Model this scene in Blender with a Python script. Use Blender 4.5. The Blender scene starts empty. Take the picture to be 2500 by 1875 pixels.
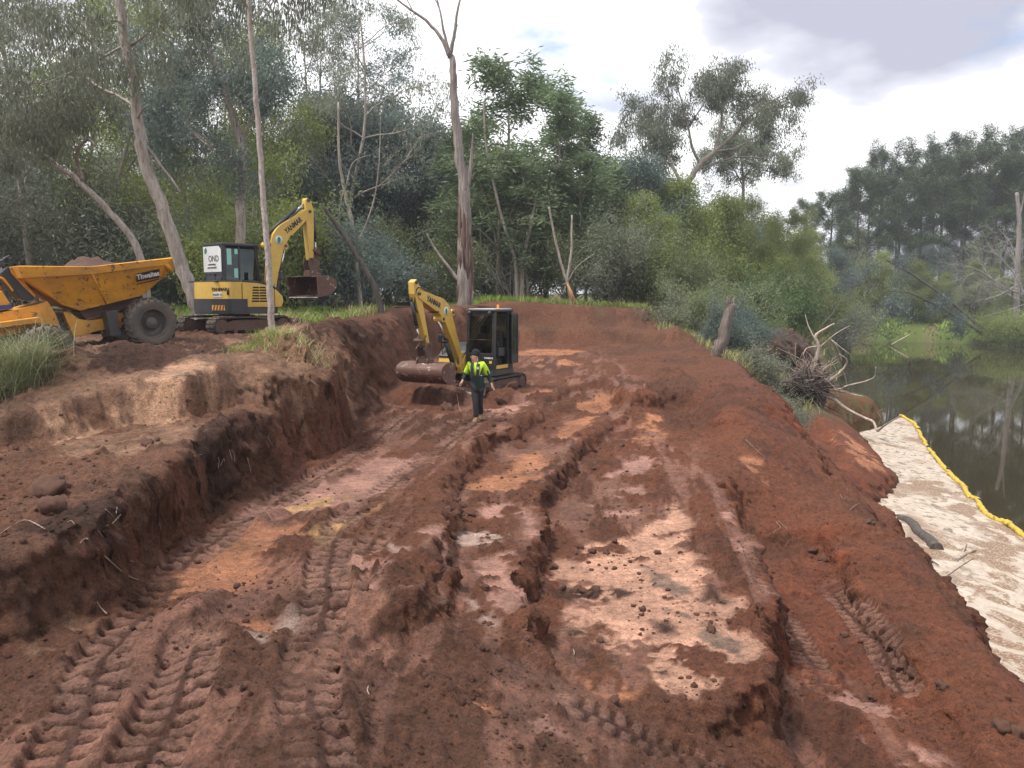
import bpy, bmesh, math, random
import numpy as np
from mathutils import Vector, Matrix

random.seed(7)
rng = np.random.default_rng(7)
R = math.radians
scene = bpy.context.scene
col = scene.collection

# ------------------------------------------------------------------ camera
CAM_Z, PITCH, FOC = 6.0, R(6.2), 1900.0          # metres above the river, tilt, focal length in 2500-px units
cam_data = bpy.data.cameras.new('camera')
cam_data.sensor_width = 36.0
cam_data.lens = 36.0 * FOC / 2500.0
cam_data.clip_start = 0.05
cam_data.clip_end = 3000
cam = bpy.data.objects.new('camera', cam_data)
cam.location = (0, 0, CAM_Z)
cam.rotation_euler = (R(90) - PITCH, 0, 0)
col.objects.link(cam)
scene.camera = cam

# ------------------------------------------------------------------ sky and sun
SUN_EL, SUN_AZ = R(64), R(-112)                  # high behind thin cloud, over the left shoulder
world = bpy.data.worlds.new('World')
scene.world = world
world.use_nodes = True
wn, wl = world.node_tree.nodes, world.node_tree.links
wn.clear()
def wnode(t, **kw):
    n = wn.new(t)
    for k, v in kw.items():
        setattr(n, k, v)
    return n
out = wnode('ShaderNodeOutputWorld')
bg = wnode('ShaderNodeBackground')
bg.inputs['Strength'].default_value = 0.1
sky = wnode('ShaderNodeTexSky', sky_type='NISHITA', sun_disc=False)
sky.sun_elevation = SUN_EL
sky.sun_rotation = SUN_AZ
tc = wnode('ShaderNodeTexCoord')
nrm = wnode('ShaderNodeVectorMath', operation='NORMALIZE')
wl.new(tc.outputs['Generated'], nrm.inputs[0])
sep = wnode('ShaderNodeSeparateXYZ')
wl.new(nrm.outputs[0], sep.inputs[0])
# cloud sheet: the direction projected on a high plane, so clouds flatten towards the horizon
zz = wnode('ShaderNodeMath', operation='ADD'); zz.inputs[1].default_value = 0.22
mx = wnode('ShaderNodeMath', operation='MAXIMUM'); mx.inputs[1].default_value = 0.0
wl.new(sep.outputs['Z'], mx.inputs[0]); wl.new(mx.outputs[0], zz.inputs[0])
dx = wnode('ShaderNodeMath', operation='DIVIDE'); dy = wnode('ShaderNodeMath', operation='DIVIDE')
wl.new(sep.outputs['X'], dx.inputs[0]); wl.new(zz.outputs[0], dx.inputs[1])
wl.new(sep.outputs['Y'], dy.inputs[0]); wl.new(zz.outputs[0], dy.inputs[1])
cmb = wnode('ShaderNodeCombineXYZ')
wl.new(dx.outputs[0], cmb.inputs['X']); wl.new(dy.outputs[0], cmb.inputs['Y'])
cmb.inputs['Z'].default_value = 3.7
def wnoise(scale, detail, rough, off):
    m = wnode('ShaderNodeVectorMath', operation='ADD'); m.inputs[1].default_value = off
    wl.new(cmb.outputs[0], m.inputs[0])
    n = wnode('ShaderNodeTexNoise'); n.inputs['Scale'].default_value = scale
    n.inputs['Detail'].default_value = detail; n.inputs['Roughness'].default_value = rough
    wl.new(m.outputs[0], n.inputs['Vector'])
    return n.outputs['Fac']
def wramp(src, stops):
    r = wnode('ShaderNodeValToRGB')
    el = r.color_ramp.elements
    while len(el) < len(stops):
        el.new(0.5)
    for e, (p, c) in zip(el, stops):
        e.position = p
        e.color = (c, c, c, 1) if isinstance(c, (int, float)) else (*c, 1)
    wl.new(src, r.inputs[0])
    return r.outputs[0]
cover = wramp(wnoise(1.15, 6, 0.55, (2.3, 0.4, 0)), [(0.34, 0.0), (0.44, 1.0)])
body = wramp(wnoise(1.5, 7, 0.5, (5.25, 3.3, 0)), [(0.38, (3.0, 3.05, 3.7)), (0.47, (4.6, 4.65, 5.2)), (0.54, (7.6, 7.6, 7.8))])
sd = Vector((math.sin(SUN_AZ) * math.cos(SUN_EL), math.cos(SUN_AZ) * math.cos(SUN_EL), math.sin(SUN_EL)))
mixs = wnode('ShaderNodeMix', data_type='RGBA')
wl.new(cover, mixs.inputs[0]); wl.new(sky.outputs[0], mixs.inputs[6]); wl.new(body, mixs.inputs[7])
wl.new(mixs.outputs[2], bg.inputs['Color']); wl.new(bg.outputs[0], out.inputs['Surface'])

sun_data = bpy.data.lights.new('sun', 'SUN')
sun_data.energy = 2.8
sun_data.angle = R(13)
sun_data.color = (1.0, 0.96, 0.90)
sun = bpy.data.objects.new('sun', sun_data)
sun.rotation_euler = (-sd).to_track_quat('-Z', 'Y').to_euler()
sun.location = (0, 0, 60)
col.objects.link(sun)

scene.view_settings.view_transform = 'Standard'
scene.view_settings.look = 'None'
scene.view_settings.gamma = 1.0
scene.view_settings.exposure = 1.0
scene.cycles.use_denoising = True
scene.cycles.max_bounces = 6
scene.cycles.diffuse_bounces = 4
scene.cycles.glossy_bounces = 3
scene.cycles.transparent_max_bounces = 8
scene.cycles.volume_bounces = 0
scene.cycles.caustics_reflective = False
scene.cycles.caustics_refractive = False
# ------------------------------------------------------------------ helpers
CP, SP = math.cos(PITCH), math.sin(PITCH)
def ray(px, py):
    a, b = (px - 1250.0) / FOC, (937.5 - py) / FOC
    return Vector((a, CP + b * SP, -SP + b * CP))          # y-forward ray, not normalised
def at_z(px, py, z):
    d = ray(px, py); t = (z - CAM_Z) / d.z
    return Vector((d.x * t, d.y * t, z))
def at_y(px, py, y):
    d = ray(px, py); t = y / d.y
    return Vector((d.x * t, y, CAM_Z + d.z * t))

def _h(ix, iy, seed):
    n = (ix.astype(np.uint32) * np.uint32(374761393) + iy.astype(np.uint32) * np.uint32(668265263) + np.uint32(seed * 974711 + 13)) & np.uint32(0xffffffff)
    n = (n ^ (n >> np.uint32(13))) * np.uint32(1274126177)
    n = n ^ (n >> np.uint32(16))
    return n.astype(np.float32) / np.float32(4294967295.0)
def vnoise(x, y, seed=0):
    x = np.asarray(x, dtype=np.float64); y = np.asarray(y, dtype=np.float64)
    fx, fy = np.floor(x), np.floor(y)
    ix, iy = fx.astype(np.int64), fy.astype(np.int64)
    u, v = x - fx, y - fy
    u = u * u * u * (u * (u * 6 - 15) + 10); v = v * v * v * (v * (v * 6 - 15) + 10)
    a, b = _h(ix, iy, seed), _h(ix + 1, iy, seed)
    c, d = _h(ix, iy + 1, seed), _h(ix + 1, iy + 1, seed)
    return ((a + (b - a) * u) * (1 - v) + (c + (d - c) * u) * v) * 2 - 1
def fbm(x, y, sc, octs, seed=0, gain=0.5):
    t, amp, f = 0, 1.0, 1.0 / sc
    ca, sa = math.cos(0.6), math.sin(0.6)
    for o in range(octs):
        t = t + amp * vnoise(x * f, y * f, seed + o * 17)
        x, y = x * ca - y * sa, x * sa + y * ca
        amp *= gain; f *= 2.03
    return t
def cells(x, y, sc, seed=0):
    """distance to nearest and second nearest scattered point, and that point's random number"""
    x, y = x / sc, y / sc
    ix, iy = np.floor(x).astype(np.int64), np.floor(y).astype(np.int64)
    d1 = np.full(x.shape, 9.0); d2 = np.full(x.shape, 9.0); r1 = np.zeros(x.shape)
    for ox in (-1, 0, 1):
        for oy in (-1, 0, 1):
            jx, jy = ix + ox, iy + oy
            px = jx + _h(jx, jy, seed + 3); py = jy + _h(jx, jy, seed + 5)
            d = np.hypot(px - x, py - y)
            n = d < d1
            d2 = np.where(n, d1, np.minimum(d2, d)); r1 = np.where(n, _h(jx, jy, seed + 9), r1); d1 = np.where(n, d, d1)
    return d1, d2, r1
def sstep(a, b, x):
    t = np.clip((x - a) / (b - a), 0, 1)
    return t * t * (3 - 2 * t)
def poly_dist(x, y, poly):
    """signed distance to a polygon, negative inside"""
    P = np.asarray(poly, dtype=np.float64)[:, :2]
    d = np.full(x.shape, 1e18); ins = np.zeros(x.shape, dtype=bool)
    n = len(P)
    for i in range(n):
        ax, ay = P[i]; bx, by = P[(i + 1) % n]
        ex, ey = bx - ax, by - ay
        wx, wy = x - ax, y - ay
        t = np.clip((wx * ex + wy * ey) / max(ex * ex + ey * ey, 1e-12), 0, 1)
        d = np.minimum(d, (wx - ex * t) ** 2 + (wy - ey * t) ** 2)
        c = (ay > y) != (by > y)
        if ey != 0:
            ins ^= c & (x < ex * (y - ay) / ey + ax)
    d = np.sqrt(d)
    return np.where(ins, -d, d)
def line_st(x, y, line):
    """distance to a polyline, arc length along it and signed side offset"""
    P = np.asarray(line, dtype=np.float64)[:, :2]
    best = np.full(x.shape, 1e9); S = np.zeros(x.shape); T = np.zeros(x.shape); s0 = 0.0
    for i in range(len(P) - 1):
        ax, ay = P[i]; bx, by = P[i + 1]
        ex, ey = bx - ax, by - ay; L = math.hypot(ex, ey)
        wx, wy = x - ax, y - ay
        t = np.clip((wx * ex + wy * ey) / (L * L), 0, 1)
        d = np.hypot(wx - ex * t, wy - ey * t)
        side = (ex * wy - ey * wx) / L
        n = d < best
        best = np.where(n, d, best); S = np.where(n, s0 + t * L, S); T = np.where(n, np.sign(side) * d, T)
        s0 += L
    return best, S, T, s0

def smooth_line(pts, n=6):
    P = [Vector(p) for p in pts]
    if len(P) < 3:
        return P
    o = []
    for i in range(len(P) - 1):
        p0, p1, p2, p3 = P[max(i - 1, 0)], P[i], P[i + 1], P[min(i + 2, len(P) - 1)]
        for k in range(n):
            t = k / n
            o.append(0.5 * ((2 * p1) + (p2 - p0) * t + (2 * p0 - 5 * p1 + 4 * p2 - p3) * t * t + (3 * p1 - p0 - 3 * p2 + p3) * t ** 3))
    o.append(P[-1])
    return o

def mesh_np(name, V, F, smooth=True, attrs=None):
    """mesh from arrays; F is (n,4) or (n,3)"""
    V = np.asarray(V, dtype=np.float32); F = np.asarray(F, dtype=np.int32)
    k = F.shape[1]
    me = bpy.data.meshes.new(name)
    me.vertices.add(len(V)); me.vertices.foreach_set('co', V.ravel())
    me.loops.add(F.size); me.loops.foreach_set('vertex_index', F.ravel())
    me.polygons.add(len(F)); me.polygons.foreach_set('loop_start', np.arange(0, F.size, k, dtype=np.int32))
    if smooth:
        me.polygons.foreach_set('use_smooth', np.ones(len(F), dtype=bool))
    me.update(calc_edges=True)
    if attrs:
        for an, (typ, data) in attrs.items():
            a = me.attributes.new(an, typ, 'POINT')
            a.data.foreach_set('color' if typ == 'FLOAT_COLOR' else 'value', np.asarray(data, dtype=np.float32).ravel())
    return me
def link(name, me, mat=None, parent=None, loc=None):
    o = bpy.data.objects.new(name, me)
    if mat is not None and me is not None and len(me.materials) == 0:
        me.materials.append(mat)
    col.objects.link(o)
    if parent is not None:
        o.parent = parent
    if loc is not None:
        o.location = loc
    return o
def tag(o, label=None, cat=None, group=None, kind=None):
    if label: o['label'] = label
    if cat: o['category'] = cat
    if group: o['group'] = group
    if kind: o['kind'] = kind
    return o
def empty(name, loc=(0, 0, 0), rot=(0, 0, 0)):
    o = bpy.data.objects.new(name, None)
    o.empty_display_size = 0.2
    o.location = loc; o.rotation_euler = rot
    col.objects.link(o)
    return o
def copy_tree(o, parent=None):
    c = o.copy(); col.objects.link(c); c.parent = parent
    for ch in list(o.children):
        copy_tree(ch, c)
    return c

class MB:
    """collects boxes, prisms, tubes and lathes; build() links them as one mesh object"""
    def __init__(s):
        s.v, s.f, s.sm = [], [], []
    def add(s, v, f, M=None, smooth=False):
        b = len(s.v)
        s.v += [tuple(M @ Vector(p)) if M is not None else tuple(p) for p in v]
        s.f += [tuple(i + b for i in q) for q in f]
        s.sm += [smooth] * len(f)
        return s
    def box(s, lo, hi, M=None, ch=0.0):
        (x0, y0, z0), (x1, y1, z1) = lo, hi
        if ch <= 0:
            v = [(x0,y0,z0),(x1,y0,z0),(x1,y1,z0),(x0,y1,z0),(x0,y0,z1),(x1,y0,z1),(x1,y1,z1),(x0,y1,z1)]
            f = [(3,2,1,0),(4,5,6,7),(0,1,5,4),(1,2,6,5),(2,3,7,6),(3,0,4,7)]
            return s.add(v, f, M)
        bm = bmesh.new()
        bmesh.ops.create_cube(bm, size=1)
        for q in bm.verts:
            q.co = Vector(((x0 + x1) / 2 + q.co.x * (x1 - x0), (y0 + y1) / 2 + q.co.y * (y1 - y0), (z0 + z1) / 2 + q.co.z * (z1 - z0)))
        bmesh.ops.bevel(bm, geom=bm.edges[:], offset=ch, segments=2, affect='EDGES', profile=0.5)
        return s.addbm(bm, M)
    def addbm(s, bm, M=None, smooth=False):
        bm.verts.index_update()
        s.add([q.co.copy() for q in bm.verts], [tuple(q.index for q in f.verts) for f in bm.faces], M, smooth)
        bm.free()
        return s
    def prism(s, prof, y0, y1, M=None, ch=0.0):
        """profile in x,z extruded along y"""
        n = len(prof)
        v = [(a, y0, b) for a, b in prof] + [(a, y1, b) for a, b in prof]
        ar = sum(prof[i][0] * prof[(i + 1) % n][1] - prof[(i + 1) % n][0] * prof[i][1] for i in range(n))
        f = [tuple(range(n)), tuple(range(2 * n - 1, n - 1, -1))] + [((i + 1) % n, i, i + n, (i + 1) % n + n) for i in range(n)]
        if (ar > 0) == (y1 < y0):
            f = [tuple(reversed(q)) for q in f]
        if ch > 0:
            bm = bmesh.new()
            vv = [bm.verts.new(p) for p in v]
            for q in f:
                bm.faces.new([vv[i] for i in q])
            bmesh.ops.bevel(bm, geom=bm.edges[:], offset=ch, segments=2, affect='EDGES', profile=0.5)
            return s.addbm(bm, M)
        return s.add(v, f, M)
    def tube(s, pts, rad, n=8, M=None, caps=True, smooth=True):
        P = [Vector(p) for p in pts]
        rr = rad if hasattr(rad, '__len__') else [rad] * len(P)
        v, f = [], []
        up = None
        for i, p in enumerate(P):
            d = (P[min(i + 1, len(P) - 1)] - P[max(i - 1, 0)])
            d = d.normalized() if d.length > 1e-9 else Vector((0, 0, 1))
            if up is None:
                up = d.orthogonal().normalized()
            a = (up - d * up.dot(d))
            a = a.normalized() if a.length > 1e-6 else d.orthogonal().normalized()
            up = a; b = d.cross(a)
            for k in range(n):
                t = 2 * math.pi * k / n
                v.append(p + (a * math.cos(t) + b * math.sin(t)) * rr[i])
        for i in range(len(P) - 1):
            for k in range(n):
                k2 = (k + 1) % n
                f.append((i * n + k, i * n + k2, (i + 1) * n + k2, (i + 1) * n + k))
        s.add(v, f, M, smooth)
        if caps:
            b = len(s.v) - len(v)
            s.f += [tuple(b + k for k in range(n - 1, -1, -1)), tuple(b + (len(P) - 1) * n + k for k in range(n))]
            s.sm += [False, False]
        return s
    def cyl(s, a, b, r, n=16, M=None):
        return s.tube([a, b], r, n, M)
    def lathe(s, prof, n=32, M=None, smooth=True):
        """profile (r, z) about z"""
        v, f = [], []
        for r, z in prof:
            for k in range(n):
                t = 2 * math.pi * k / n
                v.append((r * math.cos(t), r * math.sin(t), z))
        for i in range(len(prof) - 1):
            for k in range(n):
                k2 = (k + 1) % n
                f.append((i * n + k, i * n + k2, (i + 1) * n + k2, (i + 1) * n + k))
        return s.add(v, f, M, smooth)
    def mesh(s, name):
        me = bpy.data.meshes.new(name)
        me.from_pydata(s.v, [], s.f)
        me.polygons.foreach_set('use_smooth', s.sm)
        me.update()
        return me
    def build(s, name, mat, parent=None, loc=None):
        return link(name, s.mesh(name), mat, parent, loc)

def roundpoly(pts, r, n=4):
    """rounds the corners of a 2D polygon"""
    o = []
    m = len(pts)
    for i in range(m):
        a, b, c = (Vector((*pts[(i + k) % m], 0)) for k in (-1, 0, 1))
        rr = r[i] if hasattr(r, '__len__') else r
        if rr <= 0:
            o.append((b.x, b.y)); continue
        u, w = (a - b), (c - b)
        q = min(rr, u.length * 0.45, w.length * 0.45)
        p0, p2 = b + u.normalized() * q, b + w.normalized() * q
        for k in range(n + 1):
            t = k / n
            p = p0 * (1 - t) ** 2 + b * 2 * t * (1 - t) + p2 * t * t
            o.append((p.x, p.y))
    return o

# ------------------------------------------------------------------ materials
def mat_new(name):
    m = bpy.data.materials.new(name); m.use_nodes = True
    nt = m.node_tree; nt.nodes.clear()
    o = nt.nodes.new('ShaderNodeOutputMaterial')
    return m, nt, o
def N(nt, t, **kw):
    n = nt.nodes.new(t)
    for k, v in kw.items():
        if isinstance(k, str) and hasattr(n, k):
            setattr(n, k, v)
    return n
def ramp(nt, src, stops):
    r = nt.nodes.new('ShaderNodeValToRGB')
    el = r.color_ramp.elements
    while len(el) < len(stops):
        el.new(0.5)
    for e, (p, c) in zip(el, stops):
        e.position = p
        e.color = (c, c, c, 1) if isinstance(c, (int, float)) else (*c, 1)
    nt.links.new(src, r.inputs[0])
    return r.outputs[0]
def noise(nt, scale, detail=4, rough=0.55, vec=None, dist=0.0):
    n = nt.nodes.new('ShaderNodeTexNoise')
    n.inputs['Scale'].default_value = scale; n.inputs['Detail'].default_value = detail
    n.inputs['Roughness'].default_value = rough; n.inputs['Distortion'].default_value = dist
    if vec is not None:
        nt.links.new(vec, n.inputs['Vector'])
    return n.outputs['Fac']
def mixcol(nt, fac, a, b, mode='MIX'):
    m = nt.nodes.new('ShaderNodeMix'); m.data_type = 'RGBA'; m.blend_type = mode
    for i, s in ((0, fac), (6, a), (7, b)):
        if hasattr(s, 'is_output') or hasattr(s, 'links'):
            nt.links.new(s, m.inputs[i])
        elif i == 0:
            m.inputs[0].default_value = s
        else:
            m.inputs[i].default_value = (*s, 1)
    return m.outputs[2]
def bump(nt, h, strength=0.4, dist=0.02):
    b = nt.nodes.new('ShaderNodeBump')
    b.inputs['Strength'].default_value = strength; b.inputs['Distance'].default_value = dist
    nt.links.new(h, b.inputs['Height'])
    return b.outputs[0]
def objco(nt):
    return nt.nodes.new('ShaderNodeTexCoord').outputs['Object']

def painted(name, c, rough=0.45, dirt=(0.10, 0.055, 0.035), amount=0.5, metal=0.0, scale=3.0, chips=None, seed=0.0):
    """painted or plain surface with uneven dust, mud splashes and (chips) worn spots"""
    m, nt, o = mat_new(name)
    b = N(nt, 'ShaderNodeBsdfPrincipled')
    v = objco(nt)
    mp = N(nt, 'ShaderNodeMapping'); mp.inputs['Location'].default_value = (seed, seed * 1.7, -seed)
    nt.links.new(v, mp.inputs['Vector'])
    n1 = noise(nt, scale, 6, 0.62, mp.outputs[0])
    n2 = noise(nt, scale * 6, 4, 0.6, mp.outputs[0])
    f1 = ramp(nt, n1, [(0.42, 0.0), (0.78, 1.0)])
    am = N(nt, 'ShaderNodeMath', operation='MULTIPLY'); am.inputs[1].default_value = amount
    nt.links.new(f1, am.inputs[0])
    base = mixcol(nt, ramp(nt, n2, [(0.3, 0.0), (0.7, 1.0)]), tuple(k * 0.86 for k in c), c)
    cc = mixcol(nt, am.outputs[0], base, dirt)
    if chips:
        f2 = ramp(nt, noise(nt, scale * 2.6, 10, 0.72, mp.outputs[0], 0.5), [(0.575, 0.0), (0.61, 1.0)])
        cc = mixcol(nt, f2, cc, chips)
    nt.links.new(cc, b.inputs['Base Color'])
    rr = N(nt, 'ShaderNodeMath', operation='MULTIPLY_ADD'); rr.inputs[1].default_value = 0.45; rr.inputs[2].default_value = rough
    rr.use_clamp = True
    nt.links.new(am.outputs[0], rr.inputs[0]); nt.links.new(rr.outputs[0], b.inputs['Roughness'])
    b.inputs['Metallic'].default_value = metal
    nt.links.new(bump(nt, n2, 0.12, 0.01), b.inputs['Normal'])
    nt.links.new(b.outputs[0], o.inputs['Surface'])
    return m
# ------------------------------------------------------------------ the dug ground
# Each zone is a patch of nearly level ground: corners seen at (px, py) and lying at height z, or given in plan as ('p', x, y, z).
ZONES = [
 # terrace with the dumper and the upper excavator
 [(575,852,5.0),('p',-5.6,17.5,5.02),('p',-5.3,21,5.05),('p',-5.2,25,5.1),('p',-8,30,5.15),('p',-40,30,5.2),('p',-40,15.5,4.8),('p',-12,15.8,4.9),('p',-8.5,15.6,4.95),('p',-6.4,15.2,5.02)],
 # its front edge, falling to the left
 [(-300,1045,4.15),(110,1017,4.25),(300,940,4.6),(400,902,4.85),(488,872,5.0),('p',-6.2,14.6,5.0),('p',-8.0,14.4,4.75),('p',-10.5,13.5,4.4),('p',-13,11.5,4.15)],
 # mound under the slender tree, then the heaped rim on to the far wall
 [(650,835,5.15),(735,812,5.35),('p',-4.75,18,5.42),('p',-5.5,17.8,5.4),('p',-5.5,16.2,5.2)],
 [('p',-5.15,20,5.25),('p',-5.0,24,5.33),('p',-4.7,31,5.5),('p',-2.2,38,5.6),('p',-1.4,42,5.75),('p',-3.5,42,5.75),('p',-5.4,31,5.5),('p',-5.5,20,5.2)],
 # rounded shoulder of the spur under the slender tree
 [('p',-3.95,17.2,4.85),('p',-3.75,15.6,4.65),('p',-4.15,14.5,4.55),('p',-4.6,15.0,4.9),('p',-4.5,17.2,5.2)],
 # forest floor
 [('p',-9,33,5.3),('p',-2.5,42,5.75),('p',-10,80,5.9),('p',-90,90,5.9),('p',-90,34,5.2)],
 # level above the far wall
 [('p',-1.0,42.6,5.78),('p',3,43.0,5.85),('p',6.8,42.8,5.8),('p',10,46,5.2),('p',16,62,4.2),('p',24,80,4.0),('p',-10,80,5.9)],
 # shelf half way up the far wall
 [('p',-1.5,36.4,4.55),('p',0.5,38.4,4.5),('p',6.0,38.6,4.45),('p',7.6,37.2,4.35),('p',7.0,39.6,4.5),('p',2,40.3,4.6),('p',-1.3,39.6,4.65)],
 # half-height shelf on the left, under the tan face
 [(167,1080,3.82),(300,1054,3.86),(420,1022,4.05),(511,990,4.2),(585,985,4.2),(605,1003,4.15),(560,1022,4.08),(452,1080,3.95),(375,1140,3.88),(253,1202,3.85),(150,1275,3.85),(-150,1320,3.85),(-400,1320,3.85),(-400,1130,3.8),(60,1098,3.8)],
 # pit floor with the long vehicle lane
 [(985,985,3.0),(915,1023,3.0),(800,1112,3.0),(690,1204,3.0),(566,1250,3.0),(415,1390,3.0),(335,1495,3.0),(205,1635,3.0),(0,1665,3.0),(-350,1720,3.0),(-350,2300,3.05),(700,2300,3.0),(760,1580,2.95),(930,1500,2.98),(1000,1470,3.0),(1075,1420,3.0),(1085,1340,3.0),(1070,1277,3.0),(1060,1200,3.0),(1088,1147,3.0),(1165,1078,3.0),(1262,1018,3.05),(1360,978,3.1)],
 [(1360,978,3.1),(985,985,3.0),('p',-3.6,21.5,3.15),('p',-3.4,27,3.4),('p',-3.2,32,3.6),('p',0.0,37.2,3.75),('p',6.0,37.3,3.8),('p',7.3,35,3.75),('p',6.9,28,3.5),('p',5.3,24.0,3.3)],
 # second lane, a step lower
 [(1395,972,2.85),(1490,958,2.9),(1492,1012,2.75),(1430,1036,2.7),(1392,1088,2.68),(1340,1122,2.66),(1270,1182,2.64),(1258,1230,2.62),(1285,1290,2.6),(1255,1350,2.6),(1225,1410,2.6),(1268,1475,2.6),(1240,1520,2.62),(1120,1500,2.68),(1105,1430,2.66),(1125,1331,2.64),(1105,1277,2.64),(1100,1225,2.64),(1135,1180,2.64),(1240,1095,2.66),(1330,1030,2.75)],
 # third lane: the wide clay pan
 [(1660,1000,2.75),(1700,1060,2.6),(1700,1160,2.4),(1702,1290,2.28),(1725,1375,2.25),(1785,1470,2.22),(1860,1590,2.2),(1740,1686,2.2),(1560,1655,2.2),(1405,1598,2.22),(1370,1494,2.22),(1352,1421,2.22),(1343,1317,2.25),(1400,1200,2.3),(1462,1112,2.35),(1530,1052,2.5)],
 # ridge between the pan and the outer lane
 [(1722,1170,2.58),(1745,1190,2.55),(1790,1268,2.4),(1815,1340,2.3),(1855,1430,2.2),(1845,1450,2.22),(1790,1380,2.35),(1745,1320,2.42),(1725,1250,2.5)],
 # front strip that drops to the right
 [(800,1610,2.82),(1000,1585,2.72),(1250,1628,2.55),(1380,1690,2.35),(1560,1745,2.1),(1740,1775,1.9),(1900,1815,1.7),(2080,1875,1.45),(2150,2300,1.5),(760,2300,2.9)],
 # outer lane beside the river
 [(1835,1345,1.3),(1985,1335,1.3),(2040,1410,1.3),(2130,1550,1.3),(2220,1710,1.3),(2320,1900,1.3),(2150,2200,1.35),(2010,1880,1.4),(1985,1760,1.32),(1965,1650,1.3),(1900,1490,1.3)],
 # windrow of loose soil along the outer lane
 [(1900,1290,1.6),(2050,1290,1.62),(2130,1340,1.62),(2190,1425,1.6),(2290,1545,1.55),(2390,1690,1.5),(2480,1850,1.5),(2440,1850,1.5),(2330,1680,1.52),(2210,1530,1.55),(2120,1420,1.6),(2030,1320,1.58),(1900,1310,1.55)],
 # spur that runs down to the water
 [('p',6.2,20.6,3.1),('p',6.8,20.4,2.95),('p',7.4,20.2,2.35),('p',7.35,19.9,2.35),('p',6.5,19.8,2.95),('p',5.9,20.0,3.1)],
 [('p',8.9,20.2,1.05),('p',9.3,20.2,0.7),('p',9.2,19.4,0.7),('p',8.8,19.6,1.0)],
 # bare rim between the pit and the river
 [('p',7.9,36,3.95),('p',8.6,36,3.9),('p',7.9,28,3.6),('p',6.9,22,3.15),('p',6.3,22,3.2),('p',7.2,28,3.6)],
 # overgrown gully, headland and river side beyond
 [('p',9.6,24,1.1),('p',10.6,26,0.9),('p',11.5,30,1.2),('p',11.8,32,1.3),('p',10.8,32,1.6),('p',9.9,28,1.6)],
 [('p',8.8,31,3.5),('p',11,36,3.0),('p',13.5,38,2.4),('p',16,39.5,1.7),('p',17.6,40.6,1.2),('p',17,42.5,1.5),('p',13,44,2.8),('p',9,44,4.6)],
 [('p',11.6,25.0,0.75),('p',12.2,25.4,0.5),('p',12.6,27,0.6),('p',13.3,30,0.9),('p',13.6,33,1.2),('p',12.9,33,1.5),('p',12.2,29,1.2)],
 [('p',14,46,3.0),('p',19,52,2.6),('p',26,68,2.6),('p',36,92,2.8),('p',40,110,3),('p',10,130,4.5),('p',10,60,4.5)],
 # river bed
 [('p',6.9,6.5,-1.2),('p',7.7,9,-1.2),('p',9.0,12,-1.2),('p',10.4,16,-1.2),('p',11.2,20.3,-1.2),('p',12.8,22.6,-1.2),('p',13.7,24.8,-1.2),('p',14.3,28,-1.2),('p',15.6,31,-1.2),('p',17.0,35.2,-1.2),('p',20.6,38.6,-1.2),('p',21.5,42,-1.2),('p',24,52,-1.2),('p',31,68,-1.2),('p',40,90,-1.2),('p',50,112,-1.2),('p',57,108,-1.2),('p',64,99,-1.2),('p',78,92,-1.2),('p',160,70,-1.2),('p',160,-60,-1.2),('p',4.5,-60,-1.2),('p',6,2,-1.2)],
 # far bank
 [('p',50,118,1.6),('p',59,112,1.6),('p',66,103,1.6),('p',79,97,1.6),('p',165,78,1.8),('p',165,90,5.0),('p',85,106,5.0),('p',70,114,5.0),('p',56,128,4.6),('p',40,128,4.5)],
 [('p',-300,150,6),('p',40,145,6),('p',75,125,7),('p',170,105,8),('p',500,90,8),('p',600,900,9),('p',-600,900,9)],
]
def _zone(z):
    P = [Vector(c[1:]) if c[0] == 'p' else at_z(*c) for c in z]
    A = np.array([[1, p.x, p.y] for p in P]); b = np.array([p.z for p in P])
    k, *_ = np.linalg.lstsq(A + 0.0, b, rcond=1e-4)
    return np.array([[p.x, p.y] for p in P]), k, b.min() - 0.08, b.max() + 0.08
ZP = [_zone(z) for z in ZONES]
# heaps: (px, py, assumed z) or plan, radius along x / y, height
HEAPS = []
def base_height(x, y):
    x = np.asarray(x, float); y = np.asarray(y, float)
    w1 = np.clip(1.0 - np.hypot(x, y) / 90, 0.0, 1)
    xs = x + (0.20 * vnoise(x / 1.3, y / 1.3, 31) + 0.07 * vnoise(x / 0.37, y / 0.37, 32)) * w1
    ys = y + (0.20 * vnoise(x / 1.3, y / 1.3, 33) + 0.07 * vnoise(x / 0.37, y / 0.37, 34)) * w1
    # cut steps in the pit and the left bank are steep, the spur and the river side slope
    pw = 3.0 + 3.5 * sstep(4.6, 3.6, x) * sstep(26, 22, y) * sstep(-3.0, -2.6, x) + 2.5 * sstep(-3.9, -4.3, x) * sstep(14.2, 13.2, y) - 0.9 * sstep(-2.6, -3.2, x) * sstep(14.0, 15.5, y) * sstep(36, 30, y)
    num = np.zeros(x.shape); den = np.zeros(x.shape)
    for P, k, lo, hi in ZP:
        d = np.maximum(poly_dist(xs, ys, P), 0)
        w = 1.0 / (d ** pw + 1e-5)
        num += w * np.clip(k[0] + k[1] * x + k[2] * y, lo, hi); den += w
    h = num / den
    return h
def heaped(x, y, h):
    for hx, hy, rx, ry, hh, an in HEAPS:
        ca, sa = math.cos(an), math.sin(an)
        u = ((x - hx) * ca + (y - hy) * sa) / rx; v = (-(x - hx) * sa + (y - hy) * ca) / ry
        q = u * u + v * v
        h = h + hh * np.where(q < 1, (1 - q) ** 1.5, 0) * (1 + 0.25 * vnoise(x / 0.35, y / 0.35, 41))
    return h
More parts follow.
